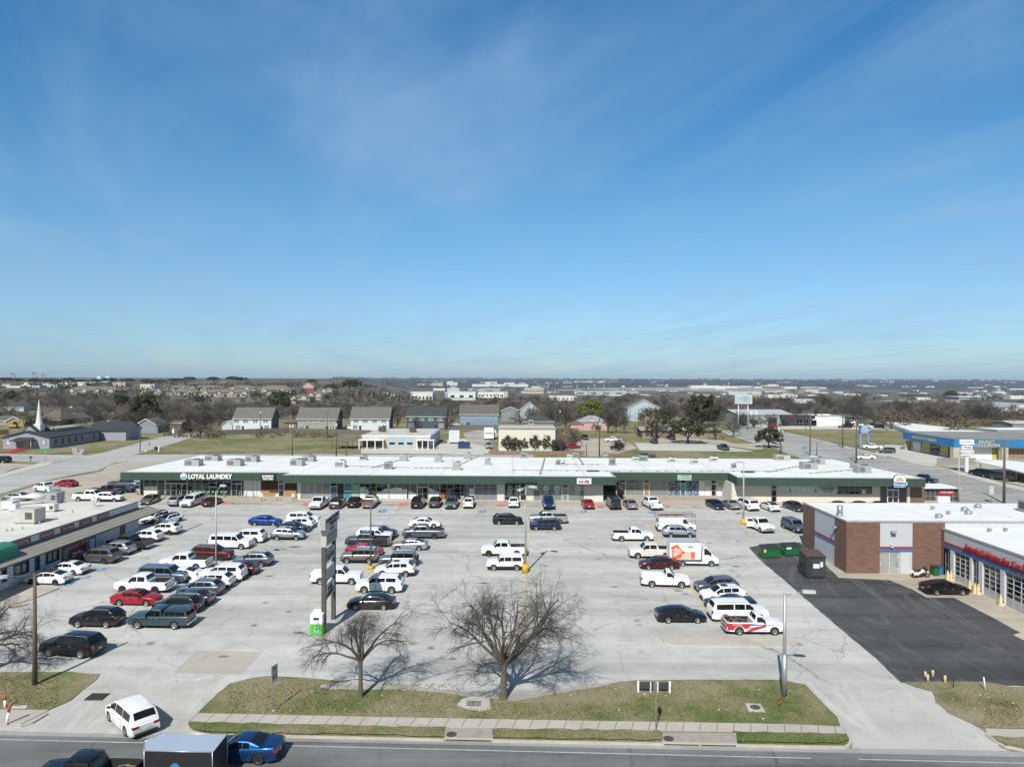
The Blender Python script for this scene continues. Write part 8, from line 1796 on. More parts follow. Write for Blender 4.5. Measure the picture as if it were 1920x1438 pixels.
for pxl,pxr,pyb,pyt,lb in((659,684,741,733,'orange brick flat roofed block at the hill street'),(690,728,741,733.5,'orange brick flat roofed block in the middle of the row'),(682,722,732,726,'long orange brick block behind the others'),(728,744,739,731,'small orange brick block at the right of the row'),(712,742,731,725,'farthest orange brick block on the ridge')):
 a,b=G(pxl,pyb),G(pxr,pyb);t=thing('apartment_block',lb,'apartments',((a.x+b.x)/2,a.y,min(a.z,b.z)),0,'orange brick blocks on the ridge');w_=b.x-a.x;h=at(pxl,pyt,a.y).z-a.z;keepout(t.location.x,t.location.y+6,w_*.55);MB().box(-w_/2,w_/2,0,14,-3,h).build('wall',BRT,t);MB().box(-w_/2-.6,w_/2+.6,-.8,14.6,h+.003,h+.7).build('roof',RBR,t)
 for i in range(max(2,int(w_/6))):x=-w_/2+w_*(i+.5)/max(2,int(w_/6));MB().box(x-.9,x+.9,-.06,-.002,h*.45,h*.8).build('window',M('blind_pale',(.45,.43,.4),.5),t)
def flat(label,pxl,pxr,pyb,pyt,mat,depth=25,wins=0,wm=None,name='building',cat='building',group=None,roof=None,band=None,keep=True):
 a,b=G(pxl,pyb),G(pxr,pyb);Y=min(a.y,b.y);zb_=min(a.z,b.z);w_=abs(b.x-a.x);h=at((pxl+pxr)/2,pyt,Y).z-zb_;t=thing(name,label,cat,((a.x+b.x)/2,Y,zb_),0,group)
 if keep:keepout(t.location.x,Y+depth/2,max(w_,depth)*.5)
 MB().box(-w_/2,w_/2,0,depth,-6,h).build('wall',mat,t);MB().box(-w_/2-.3,w_/2+.3,-.3,depth+.3,h+.003,h+.5).build('roof',roof or ROOFW,t)
 for i in range(wins):x=-w_/2+w_*(i+.5)/wins;ww=w_/wins*.22;MB().box(x-ww,x+ww,-.08,-.002,h*.35,h*.62).build('window',wm or GLASS,t)
 if band:MB().box(-w_/2,w_/2,-.1,-.003,h*band[0],h*band[1]).build('band',band[2],t)
 return t
PWH=M('far_white_wall',(.66,.66,.62),.8,.04,.2);PBL_=M('far_blue_panel',(.22,.34,.42),.7);FBE=M('far_beige_wall',(.47,.43,.37),.85,.08,.1);FGR=M('far_grey_wall',(.40,.42,.42),.8,.08,.1);FRD=M('far_red_brick',(.22,.12,.10),.85)
flat('long white school block with small dark window groups, left part',770,834,748,736,PWH,wins=6);flat('white school block with a blue stripe, middle part',840,892,750,735.5,PWH,wins=3,band=(.18,.3,PBL_));flat('white school block with square windows, right part',896,945,746,735.5,PWH,wins=7);flat('blue glazed link between the white school blocks',834,840,748,737,PBL_);flat('blue grey stair tower at the left end of the school',769.5,775,748.5,736.5,PBL_,6);flat('tan end block of the white school',944,952,745,735.5,FBE)
flat('pale wall in front of the woods left of the school',728,768,746,741,PWH,10);flat('low pale building behind the school with dark eaves',812,836,732,728,PWH,roof=RDK);house('pale blue gabled house behind the school',838,862,734,728,724.5,12,PB,RBR,'y');flat('long white roofed hall behind the school',876,938,733,729,FGR);flat('red roofed hall behind the white school',910,944,730,726.5,FRD,roof=M('red_roof',(.28,.09,.08),.7))
flat('curved pale one storey building below the airfield',1029,1075,751,743,PWH,16,wins=6);flat('tan hotel block with several storeys near the valley road',983,1019,738,727.5,FBE,14,wins=9);flat('long pale warehouse with a taller end block',1077,1170,741,733.5,FGR,20,wins=4);flat('tall right end of the pale warehouse',1160,1174,741,733,FGR,22)
flat('pale metal hall behind the billboard',1366,1424,741,735,PBL_ if False else M('far_pale_blue',(.46,.53,.56),.7),25);flat('beige block with windows right of the billboard',1410,1425,747,737.5,FBE,18,wins=4);flat('white sheds right of the billboard',1440,1492,746,741,PWH,20);flat('pale canopy of a fuel station in the valley',1490,1530,756,750,M('far_pale_blue',(.46,.53,.56),.7),15,band=(.5,.8,PWH))
flat('dark blue roofed long hall on the right',1798,1845,749,744.5,M('blue_hall',(.06,.17,.36),.6),25,band=(.0,.35,FGR));house('large pale metal barn near the right edge',1880,1960,775,766,756,30,M('barn_white',(.62,.66,.70),.6),M('barn_roof',(.38,.40,.40),.5),'y',trim=False);flat('white wall with a painted sign in the scrub',1728,1762,776,770,PWH,6);flat('pale shop with a pink sign in the scrub',1762,1802,776,768.5,FGR,10,band=(.3,.6,M('pinkish',(.42,.25,.3),.7)));flat('white trailer shed by the dry hill',1718,1742,750,746,PWH,8);flat('pale roofed hall at the right edge',1895,1940,748,743,PWH,25);house('grey shed cut by the right edge',1900,1960,806,794,790,14,M('shed_grey',(.26,.26,.26),.8),M('shed_roof',(.5,.5,.48),.6),trim=False)
flat('tan block on the left hill behind the trees',211,236,724.5,718,FBE,15);flat('white block on the left hill with a dark side',263,290,728,721.5,PWH,15,wins=5);
for k,(l_,r_,b_,t_)in enumerate(((0,20,724,721.5),(12,40,727,724.5),(40,60,725,722),(60,75,727,724),(45,52,722,718),(72,92,722,719.5),(85,108,726,722),(118,135,724,720),(135,162,723,719.5),(145,162,719,717),(110,130,720,718),(165,180,719,717),(190,208,716,714))):flat('low white roofed building on the left skyline',l_,r_,b_,t_,PWH if k%3 else FGR,12,group='low pale buildings on the left skyline')
rn=random.Random(77);kinds=[PWH,PWH,FBE,FGR]
big=((838,850,723.5,715,PWH),(850,858,723.5,717,PWH),(909,932,722,716,PWH),(945,965,723,717.5,PWH),(885,990,725,720.5,PWH),(972,985,724,718,FBE),(780,835,722,719.5,FBE),(810,832,723.5,718.5,FBE),(1022,1048,719.5,717,PWH),(1055,1072,719,716.5,PWH),(1075,1100,717,715,PWH),(1100,1133,717.5,714.5,PWH),(1138,1162,716.5,714.8,FBE),(1240,1252,724.5,721,PWH),(1295,1345,728,723,PWH),(1320,1325,725,719.2,FBE),(1346,1380,728,724,PWH),(1384,1410,727,724,PWH),(1414,1434,728,725,PWH),(1435,1471,728.5,724.5,FRD),(1440,1458,725,720.5,PWH),(1471,1492,729,725,PWH),(1510,1533,735,730,FBE),(1215,1236,724,721.2,M('far_blue_roofs',(.05,.17,.40),.7)),(1040,1090,733,731,FRD))
for l_,r_,b_,t_,mt_ in big:flat('large pale industrial hall in the distant valley',l_,r_,b_,t_,mt_,60,group='industrial halls in the distant valley',keep=False)
for i in range(95):
 px=rn.uniform(960,1900);py=rn.choice((rn.uniform(729,745),rn.uniform(717,729),rn.uniform(733,742)));w_=rn.uniform(5,24)
 flat('small pale building in the distant valley',px,px+w_,py,py-rn.uniform(.9,2.6),kinds[rn.randrange(4)],25,group='small pale buildings in the distant valley',keep=False)
for i in range(40):
 px=rn.uniform(760,1900);py=rn.uniform(713.8,717.5);flat('pale building on the far wooded ridge',px,px+rn.uniform(3,14),py,py-rn.uniform(.5,1.0),kinds[rn.randrange(3)],60,group='pale buildings on the far ridge',keep=False)
def mast(label,px,pyb,pyt,Y,r,name='mast',tank=None,cat='mast',group=None,lattice=False):
 a,b=at(px,pyb,Y),at(px,pyt,Y);t=thing(name,label,cat,a,0,group);h=b.z-a.z
 if lattice:
  for sg in(-1,1):
   for sy in(-1,1):MB().tube([(sg*r*3,sy*r*3,0),(sg*r*.6,sy*r*.6,h)],r*.28,4).build('leg',STEEL,t)
  for z in(.62,.78,.93):MB().box(-r*4.5,r*4.5,-r*.3,r*.3,h*z,h*z+r*.5).build('crossarm',STEEL,t)
 else:MB().tube([(0,0,0),(0,0,h)],[r,r*.7],6).build('pole' if not tank else 'stem',tank or STEEL,t)
 if tank:m=MB();q=r*tank_k;m.tube([(0,0,h-q*.9),(0,0,h-q*.6),(0,0,h-q*.1),(0,0,h)],[q*.5,q,q,q*.5],12);m.build('tank',tank,t)
 return t
tank_k=3.2;TW=M('tank_white',(.66,.66,.66),.5);TBL=M('tank_blue',(.30,.55,.66),.5)
for px,pyb,pyt,tk,lb in((1281.5,712,707.8,TW,'white water tower on the far ridge left of the valley view'),(1305,712,709.3,TW,'small white water tower on the far ridge'),(1366,725,718,TW,'white water tower by the airfield'),(1422,724,718.5,TW,'pale water tower behind the red brick hall'),(1410.5,714,709,TW,'white water tower above the billboard'),(1711,715.5,710.5,TBL,'pale blue water tower on the right ridge')):mast(lb,px,pyb,pyt,4800,2.2,'water_tower',tk,'water tower')
tank_k=1.02
for px,w_,lb in((187,10,'pale blue water tank on the left skyline, left one'),(204,11,'pale blue water tank on the left skyline, right one')):
 a=at(px,709.5,2000);t=thing('water_tank',lb,'water tank',a);m=MB();r_=w_*2000/F/2;h=4.6*2000/F;m.tube([(0,0,-12),(0,0,h*.75),(0,0,h)],[r_,r_,r_*.6],14);m.build('tank',TBL,t)
for px,pyb,pyt,lb in((23,712,699,'lattice power pylon at the far left skyline'),(63,712,698,'taller lattice pylon left of centre among the skyline pylons'),(80,713,700.5,'right lattice pylon on the left skyline')):mast(lb,px,pyb,pyt,1500,2.0,'power_pylon',None,'pylon',lattice=True)
mast('grey light mast on the left skyline',293,716,697.5,900,.45);mast('thin twin mast on the skyline, left one',608,716,703,1800,.7);mast('thin twin mast on the skyline, right one',619.5,716,704,1800,.7);mast('antenna above the pale blue tanks',204,712,697,1600,.4)
for k,px in enumerate((1028,1082,1103,1115,1132,1231,1240,1250)):mast('pale grey tall mast in the valley by the warehouse',px,741,717+(k%3)*3 if px<1200 else 728,620,.28,group='pale masts in the valley')
SHW='bare grey tree in the woods behind the houses';GW='bare trees of the woods behind the houses'
woods(44,175,480,774,806,8,11,SHW,GW,31);woods(22,-20,200,776,803,5,8,SHW,GW,38);woods(16,-20,240,752,772,6,9,SHW,GW,32);woods(40,480,780,772,789,6,8.5,SHW,GW,33)
woods(36,760,1010,752,785,6,9.5,SHW,GW,34);woods(44,1000,1450,758,806,7,11,SHW,GW,35);woods(16,1420,1620,762,786,10,14,SHW,GW,36);woods(36,1590,1930,766,794,7,11,SHW,GW,37)
rn=random.Random(5);m=MB()
def puff(p,w_,h,n):
 for j in range(n):
  q=Vector((rn.gauss(0,.33)*w_,rn.gauss(0,.33)*w_,abs(rn.gauss(.4,.28))*h));s=w_*rn.uniform(.05,.11);a=rn.uniform(0,6.28);c=p+q;u=Vector((math.cos(a),math.sin(a),rn.uniform(-.5,.5)))*s;v=Vector((rn.uniform(-.3,.3),rn.uniform(-.3,.3),1))*s
  m.poly([tuple(c-u-v*.7),tuple(c+u-v),tuple(c+u*.7+v),tuple(c-u*.8+v*.8)])
for i in range(520):
 px=rn.uniform(-40,1960);py=rn.choice((rn.uniform(727,742),rn.uniform(718,728),rn.uniform(742,756)))
 if px>1080 and 726<py<734:continue
 if px<760 and py<722:py+=5
 p=G(px,py);k=p.y/700
 puff(p,9*max(1,k*.7),6*max(1,k*.45),26)
tag(m.build('far_trees',M('far_tree_mass',(.062,.062,.048),.95,.35,.02,world=True)),'dark tree cover between the distant buildings','trees',kind='stuff')
m=MB()
for i in range(150):p=G(rn.uniform(1660,1930),rn.uniform(778,800));puff(p,5,2.6,30)
for i in range(50):p=G(rn.uniform(480,640),rn.uniform(812,821));puff(p,2.2,1.0,22)
for i in range(60):p=G(rn.uniform(1010,1080),rn.uniform(806,838));puff(p,3.0,2.0,24)
for i in range(50):p=G(rn.uniform(330,420),rn.uniform(800,822));puff(p,3,1.8,22)
tag(m.build('scrub',M('brown_scrub',(.12,.10,.07),.95,.4,.15,world=True)),'tangled brown scrub and brush at the field edges','scrub',kind='stuff')
m=MB()
for i in range(900):
 y=rn.uniform(5300,11500);t_=rn.uniform(-.25,.78);p=Vector((t_*y,y,gz(t_*y,y)));puff(p,75,24,9)
tag(m.build('ridge_woods',M('ridge_tree_mass',(.048,.05,.042),.95,.4,.004,world=True)),'dark woods covering the far ridge','woods',kind='stuff')
PST=M('pylon_brown',(.085,.075,.065),.85,.25,3)
a,b=G(606.5,1186),G(626,1160);X0=(a.x+b.x)/2;Ym=(a.y+b.y)/2;zg=gz(0,Ym)
t=thing('pylon_sign','tall brown two post pylon sign with stacked shop panels','sign',(X0,Ym,zg),R(90));hl=(b.y-a.y)/2
for x,z0 in((-hl,-.3),(hl,-.1)):MB().box(x-.19,x+.19,-.19,.19,z0,9.9).build('post',PST,t)
MB().box(-hl-.9,hl+1.0,-.34,.34,9.72,10.66).build('header',M('header_mottled',(.40,.41,.42),.8,.45,2.5),t);lettering('CHERRY LANE',t,(.05,-.37,10.42),1,BLACK,fit=(4.6,.36),offset=.02);lettering('VILLAGE',t,(.3,-.37,9.97),1,BLACK,fit=(2.6,.36),offset=.02)
MB().box(-hl-.2,hl+.5,-.26,.26,8.0,9.70).build('panel',M('panel_cream',(.48,.46,.41),.7,.1),t);lettering('HONEY',t,(.2,-.28,9.4),1,SR,fit=(1.5,.28));lettering('UNFINISHED\nFURNITURE',t,(.15,-.28,8.6),1,GREYP,fit=(3.5,.95))
for z0,z1,s,cl,f in((6.3,7.5,'TATTOO',BLACK,(2.6,.6)),(4.55,5.7,None,None,None),(2.9,4.15,'LOYAL\nLAUNDRY',MAROON,(2.5,.95))):
 MB().box(-hl+.21,hl-.21,-.14,.14,z0,z1).build('panel',M('panel_grey_white',(.50,.52,.55),.6,.08),t)
 if s:lettering(s,t,(0,-.16,(z0+z1)/2-(.1 if s=='TATTOO' else 0)),1,cl,fit=f,offset=.015)
 else:
  m=MB()
  for i in range(6):m.box(-1.2+(i%3)*.1,1.3-(i%2)*.3,-.165,-.142,z0+.14+i*.16,z0+.21+i*.16)
  m.build('small_print',GREYP,t)
lettering('BONEHEAD',t,(0,-.16,7.3),1,GREYP,fit=(2.4,.2))
p=G(593,1191.5);t=thing('donation_bin','green and white metal donation bin at the pylon sign','donation bin',p,R(-2),tilt=True);GN=M('bin_green',(.10,.48,.03),.5,.06)
MB().box(-.56,.56,0,1.25,.03,1.08).build('lower_box',GN,t);m=MB();m.prism([(-.56,0),(.56,0),(.56,1.25),(-.56,1.25)],1.08,lambda x,y:1.92+.12*y);m.build('upper_box',WHITE,t);MB().box(-.26,.26,-.06,-.002,1.5,1.68).build('chute',DARKM,t);MB().box(-.2,.24,-.02,-.003,.18,.85).build('label',M('bin_label',(.28,.52,.42),.5,.3,6),t);m=MB();m.tube([(.02,-.02,.62),(.02,-.03,.62)],[.15,.15],12);m.build('round_mark',M('mark_teal',(.03,.33,.30),.5),t);lettering('DONATE',t,(.02,-.03,.28),1,BLACK,fit=(.36,.1),ext=.003)
def plate_sign(name,label,px,pyb,pyt,w_,h_,rz,mat,texts=(),pr=.035,cat='sign',base=False,pmat=None,zt=None):
 p=G(px,pyb);h=at(px,pyt,p.y).z-p.z;t=thing(name,label,cat,p,rz);MB().tube([(0,.03,-.2),(0,.03,h-.02)],pr,6).build('post',pmat or STEEL,t);MB().box(-w_/2,w_/2,-.03,-.012,h-h_,h).build('plate',mat,t)
 for s,z,fit,m_ in texts:lettering(s,t,(0,-.035,h-z),1,m_,fit=fit,ext=.003)
 if base:MB().cyl(0,.03,-.05,.10,.14,8).build('footing',CURB,t)
 return t
plate_sign('speed_limit_sign','speed limit 40 sign on a grey post in the grass',514,1333,1246,.75,1.25,R(72),LGREY,(('SPEED\nLIMIT',.32,(.5,.38),BLACK),('40',.85,(.52,.45),BLACK)),base=True)
plate_sign('road_sign','narrow grey road sign seen edge on above the double drain',1229,1371,1277.5,.75,.95,R(-84),GREYP)
plate_sign('yard_sign','small red and yellow yard sign by the street lamp',1461.5,1324,1308,.55,.5,R(48),RED,(('SALE',.3,(.4,.15),YELL),),.012)
p=G(1227,1298);t=thing('low_sign_frame','low dark board between white posts on the right grass','sign',p,R(-2));k=p.y/F
for x in(-30.5,28.5):MB().box(x*k-.07,x*k+.07,-.07,.07,-.1,.88).build('post',WHITE,t)
MB().box(-30*k+.08,28*k-.08,-.03,.03,.28,.80).build('board',M('board_back',(.05,.05,.05),.8,.3),t);MB().box(-.35,-.25,-.08,-.032,.05,.84).build('stake',LGREY,t);MB().box(.18,.3,-.08,-.032,.0,.86).build('stake',LGREY,t)
CRM=M('cream_yellow',(.62,.50,.28),.7,.12)
for px,pyb,pyt,lb in((1735,1268,1258.5,'back left'),(1739.5,1277,1264,'front left'),(1749,1268,1256,'back right'),(1772,1280,1266,'single right')):
 p=G(px,pyb);h=at(px,pyt,p.y).z-p.z;t=MB().tube([(0,0,-.1),(0,0,h-.04),(0,0,h)],[.1,.1,.07],10).build('bollard',CRM);t.location=p;tag(t,lb+' cream bollard at the edge of the black asphalt','bollard','cream bollards by the black asphalt')
for px,pyb,pxt,pyt,r,mt,mt2,nm,lb in((1787.6,1289,1788,1261,.03,BLACK,None,'stake','thin black stake in the right grass'),(1848,1294,1844.5,1269,.05,WHITE,None,'marker_post','leaning white marker post in the right grass'),(9.6,1327,9,1302,.09,WHITE,M('marker_orange',(.55,.10,.03),.6),'marker_post','upright white and orange marker post at the left edge'),(11.5,1359,19,1319,.09,WHITE,M('marker_orange',(.55,.10,.03),.6),'marker_post','leaning white and orange marker post on the left walk')):
 p=G(px,pyb);q=at(pxt,pyt,p.y)-p;t=thing(nm,lb,'post',p);MB().tube([(0,0,-.1),tuple(q*(.62 if mt2 else 1))],r,8).build('shaft',mt,t)
 if mt2:MB().tube([tuple(q*.62),tuple(q*.95),tuple(q)],[r*1.1,r*1.1,r*.6],8).build('cap',mt2,t)
sheet('concrete_pad',[(24,1324),(53,1322.5),(47,1329.5),(20,1329.5)],.06,PALE)
for px,lb in((490.6,'left'),(519.6,'middle'),(549.6,'right')):plate_sign('no_parking_sign',lb+' red and white parking sign in front of the tattoo shop',px,940.5,925.5,.46,.55,0,WHITE,(('NO\nPARKING',.2,(.36,.3),RED),),.05,pmat=DARKM)
for i,px in enumerate((309.4,337,388,421,449,462,476)):
 p=G(px,933.5);t=MB().tube([(0,0,0),(0,0,1.0),(0,0,1.06)],[.09,.09,.05],8).build('bollard',STEEL);t.location=(p.x,p.y,p.z+.1);tag(t,'grey steel bollard in front of the laundry','bollard','grey steel bollards in front of the laundry')
p=G(1757,1080);t=thing('wheeled_bin','green wheeled bin with a dark lid beside the motorcycle','bin',p,tilt=True);MB().prism([(-.34,0),(.28,0),(.28,.7),(-.34,.7)],.06,1.0).build('body',M('bin_mid_green',(.012,.13,.03),.5),t);MB().box(-.38,.33,-.06,.74,1.003,1.14).build('lid',M('lid_dark',(.03,.04,.035),.6),t)
p=G(1765,1078.5);t=thing('wheeled_bin','blue bin half hidden behind the green bin','bin',p,tilt=True);MB().box(-.25,.25,.1,.7,.06,1.0).build('body',M('bin_blue',(.03,.16,.42),.5),t);MB().box(-.28,.28,.06,.74,1.003,1.08).build('lid',M('bin_blue_lid',(.02,.10,.3),.5),t)
for px,pyb,lb in((1777,1087.5,'leftmost, beside the bins'),(1783,1088.5,'second from the bins'),(1818,1105.5,'behind the nose of the black sedan'),(1827.5,1112,'left of the pair by the second pillar'),(1834,1113.5,'right of the pair by the second pillar'),(1876,1134.5,'nearest, at the last visible pillar')):
 p=G(px,pyb);t=thing('warning_cone','cream yellow folding cone, '+lb,'warning cone',p,R(35),'cream warning cones along the service bays');m=MB();m.tube([(0,0,0),(0,0,1.05),(0,0,1.15)],[.36,.10,.06],4,smooth=False);m.build('cone',CRM,t);MB().box(-.05,.05,-.28,-.2,.3,.5).build('black_mark',BLACK,t)
p=G(1729,1084);t=thing('motorcycle','white and black touring motorcycle parked by the brick wall','motorcycle',(p.x,p.y+.3,p.z),R(5),tilt=True)
for x in(-.8,.82):m=MB();m.tube([(x,-.07,.32),(x,.07,.32)],[.32,.32],14);w=m.build('wheel',TYRE,t);MB().tube([(x,-.08,.32),(x,.08,.32)],[.17,.17],10).build('rim',ALLOY,w)
m=MB();m.tube([(-.75,0,.55),(-.2,0,.62),(.25,0,.78),(.55,0,.72)],[.12,.2,.22,.12],8);m.build('tank',WHITE,t);m=MB();m.tube([(-.3,0,.35),(.35,0,.38)],[.2,.22],8);m.build('engine',DARKM,t)
m=MB();m.tube([(-.75,0,.82),(-.4,0,.78),(-.05,0,.86)],[.16,.2,.14],8);m.build('saddle',BLACK,t)
for sg in(-1,1):MB().tube([(-1.1,sg*.33,.55),(-.95,sg*.33,.58),(-.5,sg*.33,.56),(-.42,sg*.33,.54)],[.1,.2,.19,.1],8).build('saddlebag',WHITE,t);MB().tube([(.45,sg*.05,.95),(.35,sg*.4,1.05),(.2,sg*.45,1.0)],.025,5).build('handlebar',DARKM,t)
m=MB();m.tube([(.45,0,.9),(.6,0,1.0),(.78,0,.95)],[.25,.33,.1],8);m.build('fairing',BLACK,t);MB().box(.5,.54,-.25,.25,1.1,1.35).build('windscreen',TINT,t);m=MB();m.tube([(.65,-.1,.85),(.85,-.1,.35)],.03,5);m.build('fork',CHROME,t)
m=MB();m.tube([(.55,0,.62),(.82,0,.68),(1.08,0,.5)],[.09,.12,.07],6);m.build('mudguard',WHITE,t)
SKIN=M('skin',(.42,.26,.18),.6,.06)
def person(label,px,pyb,h,face,pose,shirt,legs_,hair,rz):
 """one skinned body; joints are given for a height of 1.75 m, facing -y"""
 p=G(px,pyb);V,E,Rd=[],[],[]
 def j(co,r,par=None):
  V.append(co);Rd.append(r)
  if par is not None:E.append((par,len(V)-1))
  return len(V)-1
 st,fwd=pose;pel=j((0,0,.95),.135);ab=j((0,.01,1.12),.125,pel);chs=j((0,0,1.32),.145,ab);nk=j((0,0,1.47),.06,chs);hd0=j((0,-.015,1.56),.075,nk);hd=j((0,-.025,1.65),.095,hd0);j((0,-.015,1.73),.06,hd)
 for s in(-1,1):
  hp=j((s*.09,0,.90),.10,pel);kn=j((s*.11,-st*s-.02,.50),.062,hp);an=j((s*.12,-st*s*1.7+.02,.09),.042,kn);j((s*.13,-st*s*1.7-.14,.035),.036,an)
  sh=j((s*.185,0,1.41),.062,chs);el=j((s*.235,-.03-fwd*.10,1.13),.046,sh);wr=j((s*(.22-fwd*.06),-.10-fwd*.22,.92+fwd*.18),.030,el)
  d=Vector((0,-.35-fwd,-.8+fwd)).normalized();w_=Vector(V[wr]);pm=j(tuple(w_+d*.07),.034,wr)
  for i,(o,L_)in enumerate(((-.027,.07),(-.009,.078),(.009,.072),(.027,.058))):k1=j(tuple(Vector(V[pm])+d*.03+Vector((0,o,0))),.010,pm);k2=j(tuple(Vector(V[k1])+d*L_*.5+Vector((-s*.008,0,0))),.009,k1);j(tuple(Vector(V[k2])+d*L_*.4+Vector((-s*.018,0,0))),.007,k2)
  tb=j(tuple(w_+d*.03+Vector((-s*.012,-.035,0))),.011,wr);j(tuple(Vector(V[tb])+d*.045+Vector((-s*.015,-.012,0))),.009,tb)
 me_=bpy.data.meshes.new('body');me_.from_pydata(V,E,[]);o=bpy.data.objects.new('body',me_);COL.objects.link(o)
 md=o.modifiers.new('skin','SKIN');md.use_smooth_shade=True
 for v_,r in zip(me_.skin_vertices[0].data,Rd):v_.radius=(r,r*.85)
 me_.skin_vertices[0].data[0].use_root=True
 o.modifiers.new('sub','SUBSURF').levels=1;o.modifiers['sub'].render_levels=1
 dg=bpy.context.evaluated_depsgraph_get();me2=bpy.data.meshes.new_from_object(o.evaluated_get(dg));bpy.data.objects.remove(o)
 me2.name='body';me2.materials.clear()
 for mt in(SKIN,shirt,legs_,BLACK):me2.materials.append(mt)
 for f in me2.polygons:
  z=f.center.z;x=abs(f.center.x);f.material_index=3 if z<.09 else 2 if z<.98 and x<.19 else 1 if z<1.47 and(x<.2 or z>.95+fwd*.2)else 0;f.use_smooth=True
 t=bpy.data.objects.new('person',me2);COL.objects.link(t);t.matrix_world=Matrix.Translation((p.x,p.y,p.z+.0))@Matrix.Rotation(rz,4,'Z')@Matrix.Diagonal((h/1.75,)*3+(1,));tag(t,label,'person')
 m=MB();m.tube([(0,.015,1.58),(0,.02,1.66),(0,.01,1.74),(0,.0,1.785)],[.085,.106,.09,.03],10);m.build('hair',hair,t)
 for s in(-1,1):m=MB();m.tube([(s*.035,-.105,1.66),(s*.035,-.118,1.66)],[.014,.010],6);m.build('eye',BLACK,t);m=MB();m.tube([(s*.088,-.02,1.62),(s*.1,-.005,1.66)],[.014,.018],5);m.build('ear',SKIN,t)
 m=MB();m.tube([(0,-.105,1.66),(0,-.135,1.625),(0,-.11,1.615)],[.009,.016,.009],5);m.build('nose',SKIN,t);MB().box(-.028,.028,-.108,-.095,1.582,1.592).build('mouth',M('lips',(.28,.10,.09),.5),t)
 return t
HRD=M('dark_hair',(.02,.015,.012),.6);DNM=M('denim',(.035,.06,.12),.85,.2);PLD=M('plaid_shirt',(.16,.15,.17),.85,.7,9)
person('person in a dark hooded top and pale trousers by the laundry wall',298,937,1.72,0,(.10,.6),M('dark_hoodie',(.035,.035,.04),.9),M('pale_trousers',(.42,.41,.40),.9),M('hood_dark',(.03,.03,.035),.9),R(-30))
person('person in a plaid shirt and jeans at the cafe window',101,1061,1.80,0,(.08,.9),PLD,DNM,HRD,R(-80))
plate_sign('street_name_sign','green street name sign on the left street corner',85.5,866,841,1.8,.5,R(20),M('sign_green',(.02,.30,.16),.5),(),.05);plate_sign('street_name_sign','green street name sign behind the roof on the right street',1508,853,838,1.6,.5,R(10),MATS['sign_green'],(),.05)
plate_sign('stop_sign','small dark red stop sign on the left street',280,840,829.5,.75,.75,R(150),M('sign_back_red',(.12,.04,.04),.6),(),.05);plate_sign('road_sign','pale back of a road sign beside the right street',1859,943,911,.95,1.5,R(10),M('pale_sign_back',(.50,.51,.52),.6),(),.06)
p=G(57.5,866);t=thing('mailbox','dark mailbox on a post at the street corner','mailbox',p);MB().tube([(0,0,0),(0,0,1.1)],.08,6).build('post',BLACK,t);m=MB();m.tube([(-.3,0,1.25),(.35,0,1.25)],.2,8);m.build('box',BLACK,t)
p=G(293,847);t=thing('mailbox','black newspaper box leaning by a white post on the field corner','mailbox',p,R(20));MB().box(.5,.8,-.1,.1,-.1,1.7).build('post',WHITE,t);MB().box(-.5,.4,-.2,.2,.6,1.5).build('box',BLACK,t)
p=G(273,849);t=thing('fire_hydrant','white fire hydrant on the grass by the left street','hydrant',p);MB().cyl(0,0,0,.7,.16,8).dome(0,0,.7,.2,.15,8).build('body',WHITE,t);MB().tube([(-.25,0,.5),(.25,0,.5)],.08,6).build('nozzle',WHITE,t)
p=G(27,803);t=thing('excavator','small yellow excavator on bare ground left of the church','excavator',p,R(10));EY=M('digger_yellow',(.50,.28,.04),.6)
for y in(-.9,.9):MB().box(-1.6,1.6,y-.28,y+.28,0,.7).build('track',BLACK,t)
MB().box(-1.5,1.0,-1,1,.8,1.7).build('body',EY,t);MB().box(-.1,1.0,-1,.1,1.71,2.8).build('cab',TINT,t);m=MB();m.tube([(1.0,.5,1.5),(2.2,.5,4.0),(3.6,.5,3.6)],.18,5);m.tube([(3.6,.5,3.6),(4.0,.5,1.2)],.14,5);m.build('boom',EY,t);MB().box(3.6,4.3,.1,.9,.5,1.2).build('bucket',DARKM,t)
rn=random.Random(12);m=MB()
for i in range(60):
 px,py=rn.choice(((rn.uniform(520,1560),rn.uniform(1292,1340)),(rn.uniform(1150,1560),rn.uniform(1285,1350)),(rn.uniform(1760,1915),rn.uniform(1300,1360))));p=G(px,py);a=rn.uniform(0,6);s=rn.uniform(.03,.09);m.poly([(p.x+s*math.cos(a+k*1.57),p.y+s*math.sin(a+k*1.57),p.z+.07+.02*k)for k in range(4)])
tag(m.build('litter',M('litter_white',(.6,.6,.58),.7)),'scraps of white litter scattered on the grass','litter',kind='stuff')
m=MB()
def tufts(n,x0,x1,y0,y1,h):
 for i in range(n):
  p=G(rn.uniform(x0,x1),rn.uniform(y0,y1));a=rn.uniform(0,6.28);s=rn.uniform(.03,.08);dx,dy=s*math.cos(a),s*math.sin(a);hh=h*rn.uniform(.5,1.3)
  m.poly([(p.x-dx,p.y-dy,p.z+.04),(p.x+dx,p.y+dy,p.z+.04),(p.x+dx*.3+rn.uniform(-.05,.05),p.y+dy*.3+rn.uniform(-.05,.05),p.z+.05+hh)])
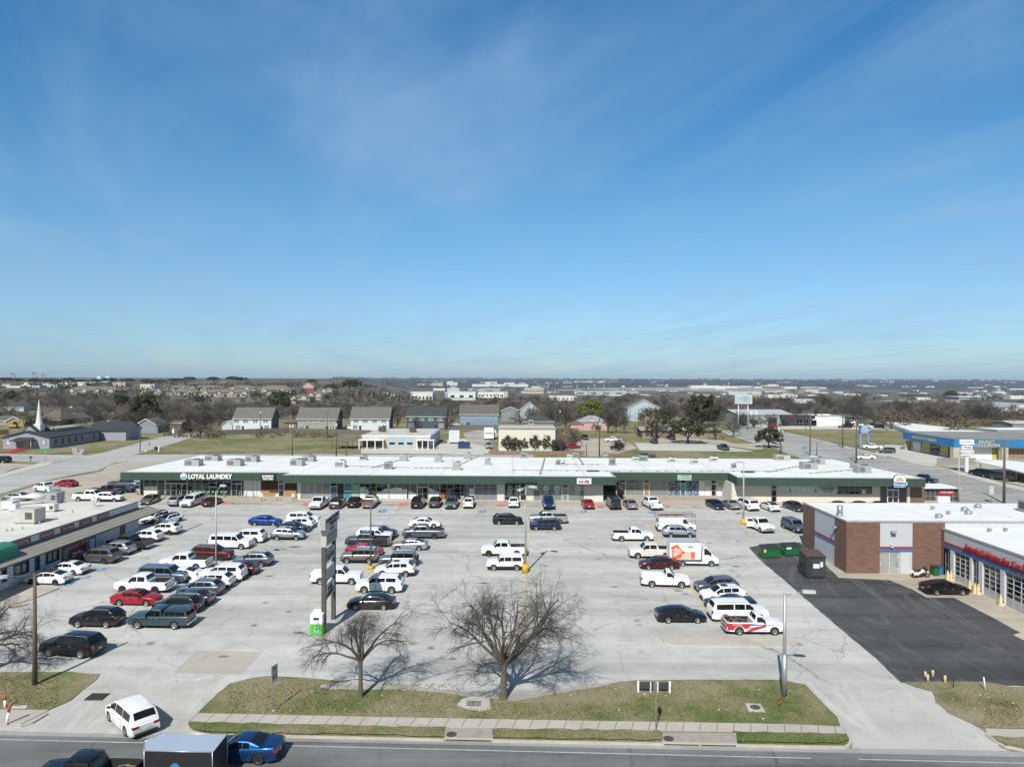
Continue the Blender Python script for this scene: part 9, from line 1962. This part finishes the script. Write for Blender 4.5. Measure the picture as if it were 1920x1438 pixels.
tufts(2600,430,860,1283,1338,.10);tufts(2600,1120,1500,1290,1352,.10);tufts(900,880,1120,1318,1345,.1);tufts(1200,1842,1915,1312,1362,.12);tufts(500,1790,1900,1298,1325,.1);tufts(800,0,110,1270,1326,.1);tufts(900,360,832,1359,1376,.09);tufts(600,930,1236,1371,1386,.09);tufts(500,1384,1588,1377,1392,.09)
tag(m.build('grass_tufts',GRASS),'short grass blades on the frontage strips','grass',kind='stuff')
m=MB();rn=random.Random(8)
def twigcloud(p,w_,h,n):
 c=p+Vector((0,0,h*.35))
 for j in range(n):
  d=Vector((rn.gauss(0,1),rn.gauss(0,1),rn.gauss(.35,.8))).normalized();r0,r1=rn.uniform(.1,.55),rn.uniform(.6,1.0);S=Vector((w_*.5,w_*.5,h*.62));a=c+Vector((d.x*S.x,d.y*S.y,d.z*S.z))*r0;e=(d+Vector((rn.gauss(0,.3),rn.gauss(0,.3),rn.gauss(0,.3)))).normalized();b=c+Vector((e.x*S.x,e.y*S.y,e.z*S.z))*r1
  if b.z<p.z+h*.12:continue
  u=(b-a).cross(Vector((0,1,0)));u=u.normalized()*w_*rn.uniform(.008,.016)if u.length>0 else Vector((.05,0,0));m.poly([tuple(a-u),tuple(a+u),tuple(b+u*.4),tuple(b-u*.4)])
def mass(n,x0,x1,y0,y1,w0,w1):
 for i in range(n):
  for _ in range(12):
   p=G(rn.uniform(x0,x1),rn.uniform(y0,y1))
   if all((p.x-a)**2+(p.y-b)**2>(r*.9)**2 for a,b,r in KEEP):break
  else:continue
  w_=rn.uniform(w0,w1);twigcloud(p,w_,w_*rn.uniform(.75,1.0),150)
mass(100,175,490,768,802,8,11.5);mass(40,-30,200,752,770,7,10);mass(14,-30,200,776,800,5,7);mass(80,480,790,773,789,6,8.5);mass(60,760,1010,764,785,6,9);mass(110,990,1460,762,800,8,12);mass(80,1420,1940,764,794,8,12);mass(46,240,490,753,768,5,7);mass(60,490,765,752,772,5,7);mass(50,-30,240,744,768,6,9);mass(60,990,1940,740,762,6,9)
tag(m.build('winter_woods',TWIGB),'grey brown winter woods filling the ground behind the houses','woods',kind='stuff')
